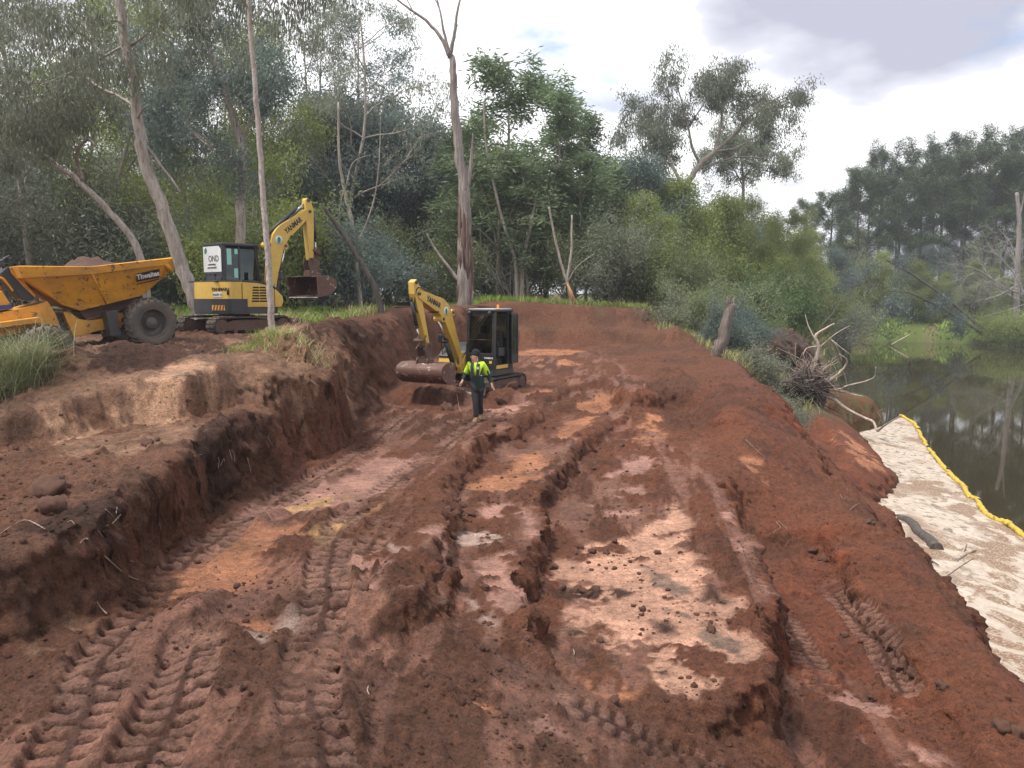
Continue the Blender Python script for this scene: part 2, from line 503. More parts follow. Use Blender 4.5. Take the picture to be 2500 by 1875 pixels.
# the bare levels are worked out once on a coarse fan of points and read back from it
YN, YF, XA, XB = 3.0, 62.0, 2.6, 0.69
CR, CC = 420, 440
_rows = YN * (YF / YN) ** np.linspace(0, 1, CR)
ROWS = np.concatenate([np.geomspace(3.0, 4.4, 50, endpoint=False), np.geomspace(4.4, 24.0, 750, endpoint=False), np.geomspace(24.0, 62.0, 190)])
_X = np.linspace(-1, 1, CC)[None, :] * (XA + XB * _rows[:, None]); _Y = np.repeat(_rows[:, None], CC, 1)
HC = base_height(_X, _Y)
def fan(G, x, y):
    nr, nc = G.shape
    r = np.interp(y, _rows if nr == CR else ROWS, np.arange(nr))
    c = np.clip((x / (XA + XB * y) + 1) / 2, 0, 1) * (nc - 1)
    i = np.minimum(r.astype(int), nr - 2); j = np.minimum(c.astype(int), nc - 2)
    fr, fc = r - i, c - j
    return (G[i, j] * (1 - fc) + G[i, j + 1] * fc) * (1 - fr) + (G[i + 1, j] * (1 - fc) + G[i + 1, j + 1] * fc) * fr
def levels(x, y):
    x = np.asarray(x, float); y = np.asarray(y, float)
    ok = (y > YN) & (y < YF) & (np.abs(x) < XA + XB * y)
    h = fan(HC, x, np.where(ok, y, YN + 0.1))
    if not ok.all():
        h = h.copy(); h[~ok] = base_height(x[~ok], y[~ok])
    return h
def ground(px, py, lo=4.0, hi=140.0):
    """where the sight line through a pixel meets the ground"""
    d = ray(px, py); d = d / d.y
    t = np.arange(lo, min(hi, 61.9), 0.04)
    below = (CAM_Z + d.z * t) <= fan(HC, d.x * t, t)
    if not below.any() and hi > 62:
        t = np.arange(62, hi, 0.5); below = (CAM_Z + d.z * t) <= base_height(d.x * t, t)
    i = int(np.argmax(below)) if below.any() else len(t) - 1
    b = t[i]
    return Vector((d.x * b, b, CAM_Z + d.z * b))
def gz(x, y):
    return float(levels(np.array([x]), np.array([y]))[0])
# heaps of loose soil (plan x, y, radii, height, turn)
def _heap(px, py, rx, ry, h, an=0.0):
    p = ground(px, py); HEAPS_.append((p.x, p.y, rx, ry, h, an))
HEAPS_ = []
_heap(1068, 975, 1.15, 0.75, 0.42); _heap(1000, 960, 0.6, 0.6, 0.25); _heap(1235, 972, 0.75, 0.5, 0.32); _heap(1130, 985, 0.7, 0.5, 0.2)
HEAPS_.append((-10.4, 16.5, 1.7, 1.2, -0.45, 0.5))
_heap(190, 905, 1.2, 0.8, 0.42, 0.2); _heap(330, 880, 0.9, 0.5, 0.22); _heap(60, 905, 0.7, 0.5, 0.2)
_heap(420, 1560, 0.35, 1.4, 0.16, -0.35); _heap(560, 1640, 0.5, 1.2, 0.14, 0.5); _heap(480, 1500, 0.3, 1.0, 0.14, 0.1)
_heap(1020, 1505, 1.2, 0.28, 0.2, -0.08); _heap(1330, 1600, 0.5, 0.3, 0.14, -0.6); _heap(960, 1400, 0.28, 0.6, 0.14)
_heap(1190, 1100, 0.35, 2.2, 0.16, -0.45); _heap(1560, 1000, 1.0, 2.0, 0.25); _heap(1640, 930, 1.1, 2.2, 0.3); _heap(1480, 900, 1.0, 1.4, 0.2)
_heap(2050, 1310, 1.0, 0.5, 0.25); _heap(2130, 1390, 0.6, 0.7, 0.2, 0.5); _heap(2250, 1600, 0.35, 1.2, 0.14, 0.3); _heap(2060, 1440, 0.25, 1.0, 0.1, 0.2)
_heap(1350, 880, 1.0, 1.5, 0.12); _heap(1420, 830, 2.5, 0.8, 0.25); _heap(1650, 820, 1.4, 1.2, 0.35)
_heap(830, 800, 1.6, 1.2, 0.18); _heap(760, 775, 2.2, 1.0, 0.2); _heap(600, 1040, 0.6, 0.7, 0.15); _heap(520, 1060, 0.8, 0.35, 0.12, 0.4)
HEAPS[:] = HEAPS_

SOIL = {'tan': (0.37, 0.215, 0.132), 'orange': (0.33, 0.140, 0.070), 'pink': (0.36, 0.188, 0.140), 'pale': (0.49, 0.268, 0.178), 'ochre': (0.42, 0.245, 0.105),
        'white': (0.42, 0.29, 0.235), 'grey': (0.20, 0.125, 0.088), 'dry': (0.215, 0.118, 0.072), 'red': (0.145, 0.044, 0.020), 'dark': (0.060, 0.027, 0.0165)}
# (soil, smoothness, wetness, cover, outline as seen)
PATCHES = [
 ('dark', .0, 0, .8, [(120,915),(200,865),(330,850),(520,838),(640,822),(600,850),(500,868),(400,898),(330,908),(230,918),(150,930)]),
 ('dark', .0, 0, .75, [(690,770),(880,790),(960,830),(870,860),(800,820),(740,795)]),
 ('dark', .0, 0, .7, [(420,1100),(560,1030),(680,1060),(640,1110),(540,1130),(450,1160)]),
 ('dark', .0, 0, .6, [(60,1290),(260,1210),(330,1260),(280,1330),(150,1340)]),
 ('dry', .2, 0, .8, [(542,827),(732,809),(823,877),(845,944),(746,1021),(786,1066),(768,1093),(705,1030),(597,944),(565,867)]),
 ('tan', .9, 0, 1., [(108,1021),(289,958),(371,908),(488,872),(506,976),(429,1026),(294,1044),(167,1075),(136,1080)]),
 ('dry', .5, 0, .92, [(167,1075),(320,1045),(579,1021),(452,1075),(289,1121),(181,1112)]),
 ('dry', .4, 0, .88, [(36,971),(136,922),(343,908),(289,949),(113,1003)]),
 ('dry', .9, 0, .9, [(104,1517),(172,1499),(212,1521),(181,1602),(127,1625),(72,1620),(72,1584)]),
 ('pink', .9, .8, 1., [(1009,1123),(914,1113),(860,1157),(770,1184),(640,1250),(700,1262),(860,1235),(899,1222),(964,1177)]),
 ('ochre', .8, .3, .9, [(690,1246),(800,1210),(870,1202),(836,1230),(760,1248)]),
 ('orange', .9, .35, 1., [(624,1283),(732,1283),(655,1333),(633,1406),(579,1460),(407,1460),(430,1392),(488,1351),(588,1310)]),
 ('ochre', .6, .2, .85, [(764,1306),(827,1261),(931,1229),(859,1283),(768,1351)]),
 ('pink', .8, .5, .9, [(850,1374),(909,1351),(945,1396),(922,1446),(859,1437)]),
 ('white', .9, .9, .9, [(945,1338),(1000,1333),(1005,1370),(970,1360)]),
 ('white', .9, .95, .9, [(669,1521),(705,1508),(746,1512),(719,1544),(673,1557)]),
 ('white', .9, .9, .9, [(596,1562),(650,1562),(646,1576),(600,1574)]),
 ('orange', .7, .2, .6, [(570,1520),(670,1515),(665,1550),(590,1550)]),
 ('orange', .9, .15, 1., [(1466,954),(1501,959),(1496,978),(1471,1008),(1417,1003),(1442,978)]),
 ('orange', .9, .15, 1., [(1387,1028),(1461,1013),(1432,1043),(1392,1073),(1342,1073)]),
 ('orange', .9, .15, 1., [(1238,1128),(1312,1098),(1327,1133),(1287,1177),(1262,1202),(1168,1202),(1158,1182),(1213,1158)]),
 ('pink', .7, .5, .8, [(1171,1236),(1252,1222),(1262,1254),(1189,1268)]),
 ('white', .5, .6, .65, [(1121,1290),(1243,1295),(1189,1340),(1117,1331)]),
 ('pink', .8, .5, .9, [(1167,1376),(1244,1349),(1225,1403),(1275,1475),(1248,1494),(1171,1462),(1153,1403)]),
 ('white', .9, .9, .95, [(1144,1462),(1212,1498),(1203,1521),(1144,1498)]),
 ('pink', .8, .3, .9, [(1262,1222),(1302,1258),(1316,1320),(1296,1310),(1278,1270)]),
 ('pink', .5, .4, .7, [(1013,1299),(1076,1281),(1090,1340),(1049,1344)]),
 ('pale', .85, .1, .985, [(1375,1371),(1456,1349),(1555,1299),(1641,1231),(1691,1240),(1691,1349),(1714,1376),(1804,1521),(1854,1602),(1822,1661),(1750,1686),(1668,1668),(1578,1622),(1479,1557),(1406,1525),(1442,1462),(1388,1430),(1338,1408)]),
 ('dark', .1, 0, .65, [(1343,1439),(1465,1430),(1542,1444),(1488,1462),(1420,1468),(1352,1462)]),
 ('dark', .1, 0, .7, [(1400,1535),(1480,1560),(1600,1632),(1540,1640),(1440,1600)]),
 ('grey', .5, .2, .45, [(1578,1385),(1646,1417),(1714,1475),(1827,1620),(1795,1652),(1714,1570),(1623,1466)]),
 ('dark', .1, 0, .7, [(1710,1412),(1745,1425),(1772,1470),(1720,1462)]),
 ('dark', .1, 0, .7, [(1590,1510),(1640,1510),(1660,1545),(1610,1540)]),
 ('pink', .6, .3, .7, [(1447,1236),(1546,1231),(1551,1263),(1488,1268)]),
 ('pink', .6, .3, .7, [(1483,1195),(1569,1182),(1596,1209),(1501,1218)]),
 ('orange', .8, .1, .85, [(1581,1033),(1616,1028),(1635,1078),(1586,1093),(1541,1083),(1566,1058)]),
 ('pink', .6, .3, .75, [(1466,1167),(1561,1118),(1626,1118),(1546,1158)]),
 ('orange', .9, .1, 1., [(1258,856),(1340,852),(1427,855),(1397,868),(1262,866)]),
 ('orange', .8, .1, .7, [(1310,882),(1400,882),(1420,893),(1310,896)]),
 ('orange', .9, .1, 1., [(1238,959),(1302,939),(1345,957),(1277,966)]),
 ('pink', .5, .4, .6, [(1190,1000),(1280,985),(1250,1010),(1180,1030)]),
 ('orange', .7, .1, .7, [(1795,1110),(1859,1125),(1862,1180),(1814,1172)]),
 ('pink', .4, .2, .6, [(1740,1180),(1790,1250),(1840,1380),(1800,1360),(1750,1260)]),
 ('red', .2, .1, .9, [(1825,1335),(1985,1340),(2060,1450),(2130,1540),(2215,1690),(2230,1745),(1976,1688),(1890,1500)]),
 ('red', .2, 0, .8, [(1850,1260),(2000,1262),(2120,1350),(2080,1390),(1980,1330),(1860,1320)]),
 ('pink', .5, .4, .6, [(1976,1668),(2100,1700),(2150,1715),(2200,1740),(2170,1755),(2060,1720)]),
 ('pink', .5, .4, .6, [(2090,1790),(2180,1810),(2330,1860),(2200,1870),(2100,1830)]),
 ('orange', .5, .2, .6, [(1100,1690),(1180,1700),(1200,1740),(1110,1725)]),
 ('pink', .5, .4, .5, [(1290,1750),(1360,1775),(1380,1800),(1320,1785)]),
 ('orange', .5, .1, .5, [(1420,1650),(1560,1680),(1540,1700),(1440,1690)]),
 ('red', .4, 0, .9, [(1870,990),(1990,1000),(2110,1080),(2180,1140),(2170,1180),(2110,1200),(2000,1110),(1900,1040)]),
 ('orange', .3, 0, .6, [(2050,1050),(2120,1100),(2170,1150),(2110,1150),(2040,1090)]),
 ('red', .4, 0, .9, [(1960,960),(2100,930),(2190,990),(2190,1025),(2100,1065),(2020,1010)]),
]
# crawler and wheel tracks: (width, period, depth, path as seen)
TRACKS = [
 (0.46, 0.19, 0.040, [(1014,1003),(964,1038),(899,1088),(825,1138),(750,1180),(678,1225),(556,1297),(452,1378),(384,1469),(307,1545),(262,1600),(200,1750),(130,1900)]),
 (0.46, 0.19, 0.040, [(1215,1005),(1150,1042),(1075,1098),(999,1150),(924,1209),(855,1262),(814,1320),(800,1400),(805,1460),(780,1544),(760,1612),(757,1702),(790,1880)]),
 (0.40, 0.14, 0.04, [(1842,1338),(1885,1447),(1920,1521),(1975,1613),(2010,1683)]),
 (0.40, 0.14, 0.04, [(2020,1438),(2081,1500),(2146,1587),(2203,1688)]),
 (0.40, 0.15, 0.04, [(1400,1720),(1578,1800),(1800,1900)]),
 (0.50, 0.17, 0.028, [(480,1600),(430,1720),(330,1900)]),
 (0.40, 0.15, 0.03, [(980,1230),(930,1300),(890,1350)]),
]
TRACKS_W = [(w, p, d, [ground(*q) for q in pts]) for w, p, d, pts in TRACKS]
PATCH_W = [(c, s, w, k, np.array([tuple(ground(*q))[:2] for q in pts])) for c, s, w, k, pts in PATCHES]

_dx = np.gradient(HC, axis=1) / np.gradient(_X, axis=1)
_dyr = np.gradient(HC, axis=0) - _dx * np.gradient(_X, axis=0)
SLX, SLY = _dx, _dyr / np.gradient(_Y, axis=0)
def dug_ground(x, y):
    """final height, colour and wetness at plan points"""
    h = levels(x, y)
    slope = np.where((y > YN) & (y < YF), np.hypot(fan(SLX, x, np.clip(y, YN, YF)), fan(SLY, x, np.clip(y, YN, YF))), 0)   # steep faces crumble
    h = heaped(x, y, h)
    near = np.clip(1.4 - np.hypot(x, y) / 60, 0.25, 1)
    n_big, n_mid = fbm(x, y, 1.6, 3, 51), fbm(x, y, 0.42, 4, 52)
    C = np.empty(x.shape + (3,)); D = np.array(SOIL['dark'])
    # loose soil: browner and greyer high on the left, redder low on the right
    hi_soil, lo_soil, red = np.array((0.178, 0.099, 0.061)), np.array((0.122, 0.046, 0.0235)), np.array((0.165, 0.053, 0.025))
    a = (sstep(3.3, 4.6, h + 0.3 * n_big) * (0.25 + 0.75 * sstep(-3.2, -4.6, x) * sstep(22, 17, y)))[..., None]; b = sstep(-1.0, 5.0, x + 1.2 * n_big)[..., None] * sstep(30, 14, y)[..., None] * 0.5
    C[:] = lo_soil * (1 - a) + hi_soil * a
    C = C * (1 - b * (1 - a)) + red * b * (1 - a)
    dk = sstep(0.15, 0.6, n_big + 0.5 * n_mid)[..., None] * 0.55
    C = C * (1 - dk) + D * dk
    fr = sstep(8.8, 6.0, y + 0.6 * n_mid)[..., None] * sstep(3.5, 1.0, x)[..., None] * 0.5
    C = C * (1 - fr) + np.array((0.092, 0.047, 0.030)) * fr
    smooth = np.zeros(x.shape); wet = np.zeros(x.shape)
    # clay smeared along the lanes by tracks and bucket
    sm = fbm((x - 0.12 * y) * 2.6, y * 0.55, 0.9, 5, 171, 0.6)
    lane = sstep(-4.0, -3.3, x) * sstep(4.8, 3.8, x) * sstep(0.9, 0.35, slope) * sstep(38, 30, y)
    f = (sstep(-0.05, 0.55, sm) * lane * 0.60)
    C = C * (1 - f[..., None]) + (np.array((0.225, 0.106, 0.070)) * (1 + 0.25 * n_mid)[..., None]) * f[..., None]
    smooth = smooth + 0.7 * f; wet = wet + 0.5 * f
    edge = 0.16 * fbm(x, y, 0.55, 4, 61) + 0.05 * vnoise(x / 0.06, y / 0.06, 63) + 0.06 * vnoise(x / 0.13, y / 0.13, 64)
    hole = fbm(x, y, 0.5, 4, 71, 0.6)
    streak = vnoise(x / 0.35 + 2.0 * n_mid, y / 0.05, 75)
    for c, s, w, k, P in PATCH_W:
        m = (x > P[:, 0].min() - 0.4) & (x < P[:, 0].max() + 0.4) & (y > P[:, 1].min() - 0.4) & (y < P[:, 1].max() + 0.4)
        if not m.any():
            continue
        d = np.full(x.shape, 9.0); d[m] = poly_dist(x[m], y[m], P)
        sz = math.sqrt(max(np.ptp(P[:, 0]) * np.ptp(P[:, 1]), 0.01))
        f = sstep(0.10, -0.10, d + 1.25 * edge * min(1.0, 0.5 * sz)) 
        f = f * np.where(k < 0.99, sstep(-0.75 + (1 - k) * 1.3 - 0.18, -0.75 + (1 - k) * 1.3 + 0.18, hole + 0.15 * streak), 1) 
        sc = np.array(SOIL[c]) * (1 + 0.12 * streak + 0.14 * n_mid)[..., None]
        C = C * (1 - f[..., None]) + sc * f[..., None]
        smooth = smooth * (1 - f) + s * f; wet = wet * (1 - f) + w * f
    # clods and crumbs on the loose soil
    d1, d2, r1 = cells(x + 0.05 * n_mid, y, 0.30, 81)
    e1, e2, q1 = cells(x, y, 0.105, 82)
    loose = (1 - smooth) * near
    clod = np.maximum(0, 0.50 - d1) * (r1 > 0.74) * 0.16 + np.maximum(0, 0.5 - e1) * (q1 > 0.45) * 0.075
    h = h + loose * (clod * (0.5 + 0.9 * sstep(-0.3, 0.5, n_big)) + 0.026 * n_mid + 0.022 * fbm(x, y, 0.11, 4, 91, 0.6)) + 0.03 * n_big * near * (1 - 0.6 * smooth) + smooth * 0.006 * streak
    crack = sstep(0.10, 0.02, d2 - d1) * sstep(0.1, 0.5, vnoise(x / 1.1, y / 1.1, 95)) * loose
    h = h - 0.02 * crack - 0.03 * np.clip(smooth, 0, 1) * near
    # steep faces: scrape grooves and crumbling ledges
    st = sstep(0.5, 1.6, slope)
    led = fbm(x * 0.35, y, 0.22, 4, 97) 
    h = h + st * 0.05 * led * near
    C = C * (1 + (st * (0.10 + 0.22 * led))[..., None])
    # tracks: pressed bars between soft ridges
    for w, p, dep, path in TRACKS_W:
        pp = np.array([tuple(q)[:2] for q in path])
        m = (x > pp[:, 0].min() - 0.6) & (x < pp[:, 0].max() + 0.6) & (y > pp[:, 1].min() - 0.6) & (y < pp[:, 1].max() + 0.6)
        if not m.any():
            continue
        d = np.full(x.shape, 9.0); S = np.zeros(x.shape); T = np.zeros(x.shape)
        d[m], S[m], T[m], L = line_st((x + 0.015 * n_mid)[m], y[m], path)
        on = sstep(w / 2 + 0.03, w / 2 - 0.01, d) * (0.35 + 0.65 * sstep(-0.5, 0.0, fbm(x, y, 0.9, 3, 101) + 0.25))
        gap = sstep(0.05, 0.02, np.abs(T))
        bar = 0.5 + 0.5 * np.cos(2 * math.pi * (S + 0.04 * np.sign(T) + 0.006 * n_mid) / p)
        bar = sstep(0.22, 0.40, bar)
        prof = (bar - 0.9) * dep * 1.7 * (1 - gap)
        rim = sstep(w / 2 + 0.20, w / 2 + 0.05, d) * (1 - sstep(w / 2 + 0.05, w / 2 - 0.02, d))
        h = h + on * (prof - 0.025) * (0.85 + 0.3 * vnoise(x / 0.4, y / 0.4, 103)) + rim * 0.03 * (1 + n_mid) - on * loose * (clod + 0.03 * n_mid)
        lc = np.array((0.25, 0.130, 0.092)) * (1 + 0.2 * n_mid)[..., None]
        f = (on * bar * (1 - gap) * 0.7 * sstep(-0.9, 0.1, n_big + 0.25))[..., None]
        gv = (on * (1 - bar * (1 - gap)) * 0.8)[..., None]
        C = C * (1 - gv) + np.array((0.060, 0.026, 0.016)) * gv  # shade in the gaps between the bars, put into the soil colour
        C = C * (1 - f) + lc * f
        wet = np.maximum(wet, 0.45 * f[..., 0]); 
    C = C * (1 + 0.10 * fbm(x, y, 0.06, 2, 105) + 0.10 * n_mid)[..., None]
    # green and straw where nothing was dug
    far = sstep(43.0, 45, y + 1.5 * n_big) * sstep(20, -5, x - 12)
    left = sstep(27, 31, y + 1.5 * n_big) * sstep(-6.5, -9, x)
    bankg = sstep(8.2, 9.4, x - (y - 22) * 0.02 + 0.5 * n_mid) * sstep(30, 33, y) * (1 - np.clip(smooth * 1.6, 0, 1))
    rest = sstep(45, 52, y) * sstep(0.15, 0.5, h)
    g = np.clip(np.maximum.reduce([far, left, bankg, rest]), 0, 1)
    gm = sstep(-0.3, 0.4, fbm(x, y, 2.2, 3, 111))[..., None]
    gc = np.array((0.075, 0.090, 0.030)) * gm + np.array((0.13, 0.105, 0.055)) * (1 - gm)
    fb2 = (sstep(92, 96, y) * sstep(46, 52, x))[..., None]
    gc = gc * (1 - fb2) + (np.array((0.10, 0.135, 0.03)) * gm + np.array((0.15, 0.13, 0.06)) * (1 - gm)) * fb2
    C = C * (1 - g[..., None]) + gc * g[..., None]
    under = sstep(0.12, -0.05, h)[..., None]
    C = C * (1 - under * 0.4)
    return h, np.clip(C, 0.004, 0.9), wet * (1 - g), g

m_soil, nt, o = mat_new('soil')
b = N(nt, 'ShaderNodeBsdfPrincipled')
at = N(nt, 'ShaderNodeAttribute', attribute_name='tint'); aw = N(nt, 'ShaderNodeAttribute', attribute_name='wet')
v = objco(nt)
nA, nB = noise(nt, 9.0, 9, 0.70, v), noise(nt, 42.0, 6, 0.72, v)
nC = noise(nt, 20.0, 3, 0.6, v, 0.8)
cc = mixcol(nt, 1.0, at.outputs['Color'], ramp(nt, nA, [(0.25, 0.55), (0.5, 1.0), (0.75, 1.45)]), 'MULTIPLY')
cc = mixcol(nt, 1.0, cc, ramp(nt, nB, [(0.30, 0.55), (0.5, 1.0), (0.70, 1.42)]), 'MULTIPLY')
cc = mixcol(nt, 1.0, cc, ramp(nt, nC, [(0.56, 1.0), (0.66, 0.55)]), 'MULTIPLY')
nt.links.new(cc, b.inputs['Base Color'])
wn1 = N(nt, 'ShaderNodeMath', operation='MULTIPLY'); nt.links.new(aw.outputs['Fac'], wn1.inputs[0]); nt.links.new(ramp(nt, nA, [(0.3, 0.55), (0.6, 1.0)]), wn1.inputs[1])
nt.links.new(ramp(nt, wn1.outputs[0], [(0.0, 0.95), (0.25, 0.62), (1.0, 0.20)]), b.inputs['Roughness'])
b.inputs['Specular IOR Level'].default_value = 0.32
mm = N(nt, 'ShaderNodeMath', operation='MULTIPLY_ADD'); mm.inputs[1].default_value = 0.6; nt.links.new(nB, mm.inputs[0]); nt.links.new(nA, mm.inputs[2])
nt.links.new(bump(nt, mm.outputs[0], 1.0, 0.07), b.inputs['Normal'])
nt.links.new(b.outputs[0], o.inputs['Surface'])

def ground_sheet(name, X, Y, sink=None, cut=None):
    nr, nc = X.shape
    h, C, wet, g = dug_ground(X.ravel(), Y.ravel())
    if sink is not None:
        h = h + sink.ravel()
    x, y = X.ravel(), Y.ravel()
    yc = np.clip(y, YN, YF); ok = (y > YN) & (y < YF)
    sx, sy = np.where(ok, fan(SLX, x, yc), 0), np.where(ok, fan(SLY, x, yc), 0)
    sl = np.hypot(sx, sy) + 1e-6
    # overhanging crumbs and ledges on the cut faces
    am = sstep(0.6, 1.5, sl) * (0.35 + 0.65 * sstep(6.0, 9.0, y)) * (1 - 0.75 * sstep(-4.7, -5.2, x) * sstep(14.5, 13.8, y) * sstep(9, 10, y)) * (0.085 * fbm(x + y, h * 1.6, 0.30, 5, 121, 0.62) + 0.04 * vnoise((x + y) / 0.08, h / 0.06, 125) + 0.03 * np.abs(vnoise((x + y) / 0.16, h / 0.5, 127)))
    V = np.stack([x - sx / sl * am, y - sy / sl * am, h], 1)
    i = np.arange(nr * nc).reshape(nr, nc)
    F = np.stack([i[:-1, :-1], i[:-1, 1:], i[1:, 1:], i[1:, :-1]], -1).reshape(-1, 4)
    if cut is not None:
        F = F[~cut.ravel()[F].all(1)]
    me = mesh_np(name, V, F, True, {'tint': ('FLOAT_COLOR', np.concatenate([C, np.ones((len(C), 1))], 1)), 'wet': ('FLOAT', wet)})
    return me, V
NR, NC = len(ROWS), 690
rows = ROWS
u = np.linspace(-1, 1, NC)
X = u[None, :] * (2.6 + 0.69 * rows[:, None]) + 0.0
Y = np.repeat(rows[:, None], NC, 1)
me, GV = ground_sheet('ground', X, Y)
g_o = link('ground', me, m_soil); tag(g_o, kind='structure')
GH = GV[:, 2].reshape(NR, NC)
def surf(x, y):
    """height of the finished near sheet"""
    if not (3.0 < y < 62.0) or abs(x) > 2.55 + 0.69 * y:
        return gz(x, y)
    return float(fan(GH, np.array([x]), np.array([y]))[0])
# country beyond and beside the near sheet, to the horizon
bx = np.concatenate([-np.geomspace(340, 60, 34), np.linspace(-58, 170, 200), np.geomspace(175, 340, 16)])
by = np.concatenate([np.linspace(-60, 62, 60), np.linspace(63, 150, 90), np.geomspace(155, 425, 26)])
BX, BY = np.meshgrid(bx, by)
ins = (BY > 1.5) & (BY < 60.5) & (np.abs(BX) < 2.6 + 0.69 * BY - 0.8)
me, _ = ground_sheet('terrain', BX, BY, np.where(ins, -0.6, -0.02), ins)
tag(link('terrain', me, m_soil), kind='structure')

# ------------------------------------------------------------------ river
m_water, nt, o = mat_new('river_water')
b = N(nt, 'ShaderNodeBsdfPrincipled')
b.inputs['Base Color'].default_value = (0.030, 0.023, 0.011, 1); b.inputs['Roughness'].default_value = 0.03; b.inputs['IOR'].default_value = 1.33
v = objco(nt)
mp = N(nt, 'ShaderNodeMapping'); mp.inputs['Scale'].default_value = (1.0, 0.6, 1.0); nt.links.new(v, mp.inputs['Vector'])
nt.links.new(bump(nt, noise(nt, 1.6, 3, 0.5, mp.outputs[0], 0.3), 0.045, 0.02), b.inputs['Normal'])
nt.links.new(b.outputs[0], o.inputs['Surface'])
me = mesh_np('river', [(-20, -60, 0), (339, -59, 0), (339, 160, 0), (-20, 160, 0)], [(0, 1, 2, 3)], False)
tag(link('river', me, m_water), kind='structure')
# ------------------------------------------------------------------ plants: materials
def leaf_mat(name, c1, c2, trans=0.3, rough=0.55):
    m, nt, o = mat_new(name)
    at = N(nt, 'ShaderNodeAttribute', attribute_name='tone')
    cc = mixcol(nt, at.outputs['Fac'], c1, c2)
    oi = N(nt, 'ShaderNodeObjectInfo')
    hs = N(nt, 'ShaderNodeHueSaturation'); nt.links.new(cc, hs.inputs['Color'])
    nt.links.new(ramp(nt, oi.outputs['Random'], [(0.0, 0.8), (1.0, 1.25)]), hs.inputs['Value'])
    d = N(nt, 'ShaderNodeBsdfPrincipled'); d.inputs['Roughness'].default_value = rough; d.inputs['Specular IOR Level'].default_value = 0.3
    t = N(nt, 'ShaderNodeBsdfTranslucent')
    nt.links.new(hs.outputs[0], d.inputs['Base Color']); nt.links.new(hs.outputs[0], t.inputs['Color'])
    x = N(nt, 'ShaderNodeMixShader'); x.inputs[0].default_value = trans
    nt.links.new(d.outputs[0], x.inputs[1]); nt.links.new(t.outputs[0], x.inputs[2]); nt.links.new(x.outputs[0], o.inputs['Surface'])
    return m
def bark_mat(name, c1, c2, c3, sc=2.0, stretch=0.18, bm=0.5):
    m, nt, o = mat_new(name)
    b = N(nt, 'ShaderNodeBsdfPrincipled'); b.inputs['Roughness'].default_value = 0.85
    v = objco(nt)
    mp = N(nt, 'ShaderNodeMapping'); mp.inputs['Scale'].default_value = (1, 1, stretch); nt.links.new(v, mp.inputs['Vector'])
    n1 = noise(nt, sc * 2.2, 5, 0.6, mp.outputs[0], 0.6); n2 = noise(nt, sc * 9, 5, 0.65, mp.outputs[0])
    c = mixcol(nt, ramp(nt, n1, [(0.40, 0.0), (0.60, 1.0)]), c1, c2)
    c = mixcol(nt, ramp(nt, n2, [(0.50, 0.0), (0.68, 0.8)]), c, c3)
    nt.links.new(c, b.inputs['Base Color']); nt.links.new(bump(nt, n2, bm, 0.05), b.inputs['Normal'])
    nt.links.new(b.outputs[0], o.inputs['Surface'])
    return m
L = {
 'gum': leaf_mat('gum_leaves', (0.138, 0.156, 0.108), (0.283, 0.300, 0.222), 0.45),
 'gum_blue': leaf_mat('blue_green_leaves', (0.087, 0.123, 0.110), (0.186, 0.233, 0.205), 0.45),
 'olive': leaf_mat('olive_leaves', (0.143, 0.183, 0.053), (0.321, 0.367, 0.117), 0.45),
 'wattle': leaf_mat('feathery_leaves', (0.100, 0.152, 0.072), (0.205, 0.261, 0.138), 0.45),
 'pine': leaf_mat('pine_needles', (0.035, 0.061, 0.025), (0.092, 0.133, 0.050), 0.12),
 'willow': leaf_mat('pale_leaves', (0.125, 0.159, 0.070), (0.265, 0.304, 0.147), 0.35),
 'cane': leaf_mat('bright_leaves', (0.060, 0.100, 0.035), (0.130, 0.185, 0.070), 0.35),
 'grass': leaf_mat('grass_blades', (0.129, 0.220, 0.030), (0.280, 0.396, 0.068), 0.35),
 'straw': leaf_mat('straw_blades', (0.227, 0.211, 0.081), (0.431, 0.414, 0.182), 0.30),
 'rank': leaf_mat('rank_grass_blades', (0.140, 0.155, 0.070), (0.300, 0.305, 0.165), 0.30),
 'sage': leaf_mat('sage_blades', (0.130, 0.142, 0.095), (0.250, 0.262, 0.190), 0.30),
}
BARK = {
 'gum': bark_mat('smooth_gum_bark', (0.27, 0.225, 0.185), (0.40, 0.355, 0.305), (0.13, 0.10, 0.08), 2.0),
 'pink': bark_mat('pinkish_gum_bark', (0.33, 0.275, 0.235), (0.45, 0.395, 0.35), (0.17, 0.13, 0.105), 2.6, 0.5),
 'dead': bark_mat('weathered_bark', (0.20, 0.165, 0.145), (0.34, 0.295, 0.265), (0.085, 0.065, 0.055), 2.2, 0.08, 0.9),
 'stump': bark_mat('brown_stump_bark', (0.105, 0.08, 0.066), (0.19, 0.155, 0.13), (0.045, 0.033, 0.027), 2.4, 0.10, 0.9),
 'dark': bark_mat('dark_bark', (0.062, 0.050, 0.042), (0.105, 0.088, 0.075), (0.03, 0.025, 0.022), 3.0),
 'grey': bark_mat('grey_twigs', (0.26, 0.235, 0.21), (0.40, 0.37, 0.34), (0.14, 0.12, 0.105), 4.0),
 'root': bark_mat('brown_root', (0.20, 0.13, 0.09), (0.33, 0.24, 0.175), (0.10, 0.065, 0.045), 3.0, 0.3),
 'drift': bark_mat('bleached_wood', (0.33, 0.255, 0.20), (0.47, 0.385, 0.315), (0.13, 0.09, 0.065), 3.0, 0.3),
 'strip': bark_mat('peeling_brown_bark', (0.115, 0.07, 0.052), (0.21, 0.135, 0.10), (0.05, 0.033, 0.026), 3.0, 0.06, 0.9),
 'raw': bark_mat('raw_split_wood', (0.45, 0.22, 0.10), (0.52, 0.29, 0.15), (0.20, 0.12, 0.08), 3.0),
}

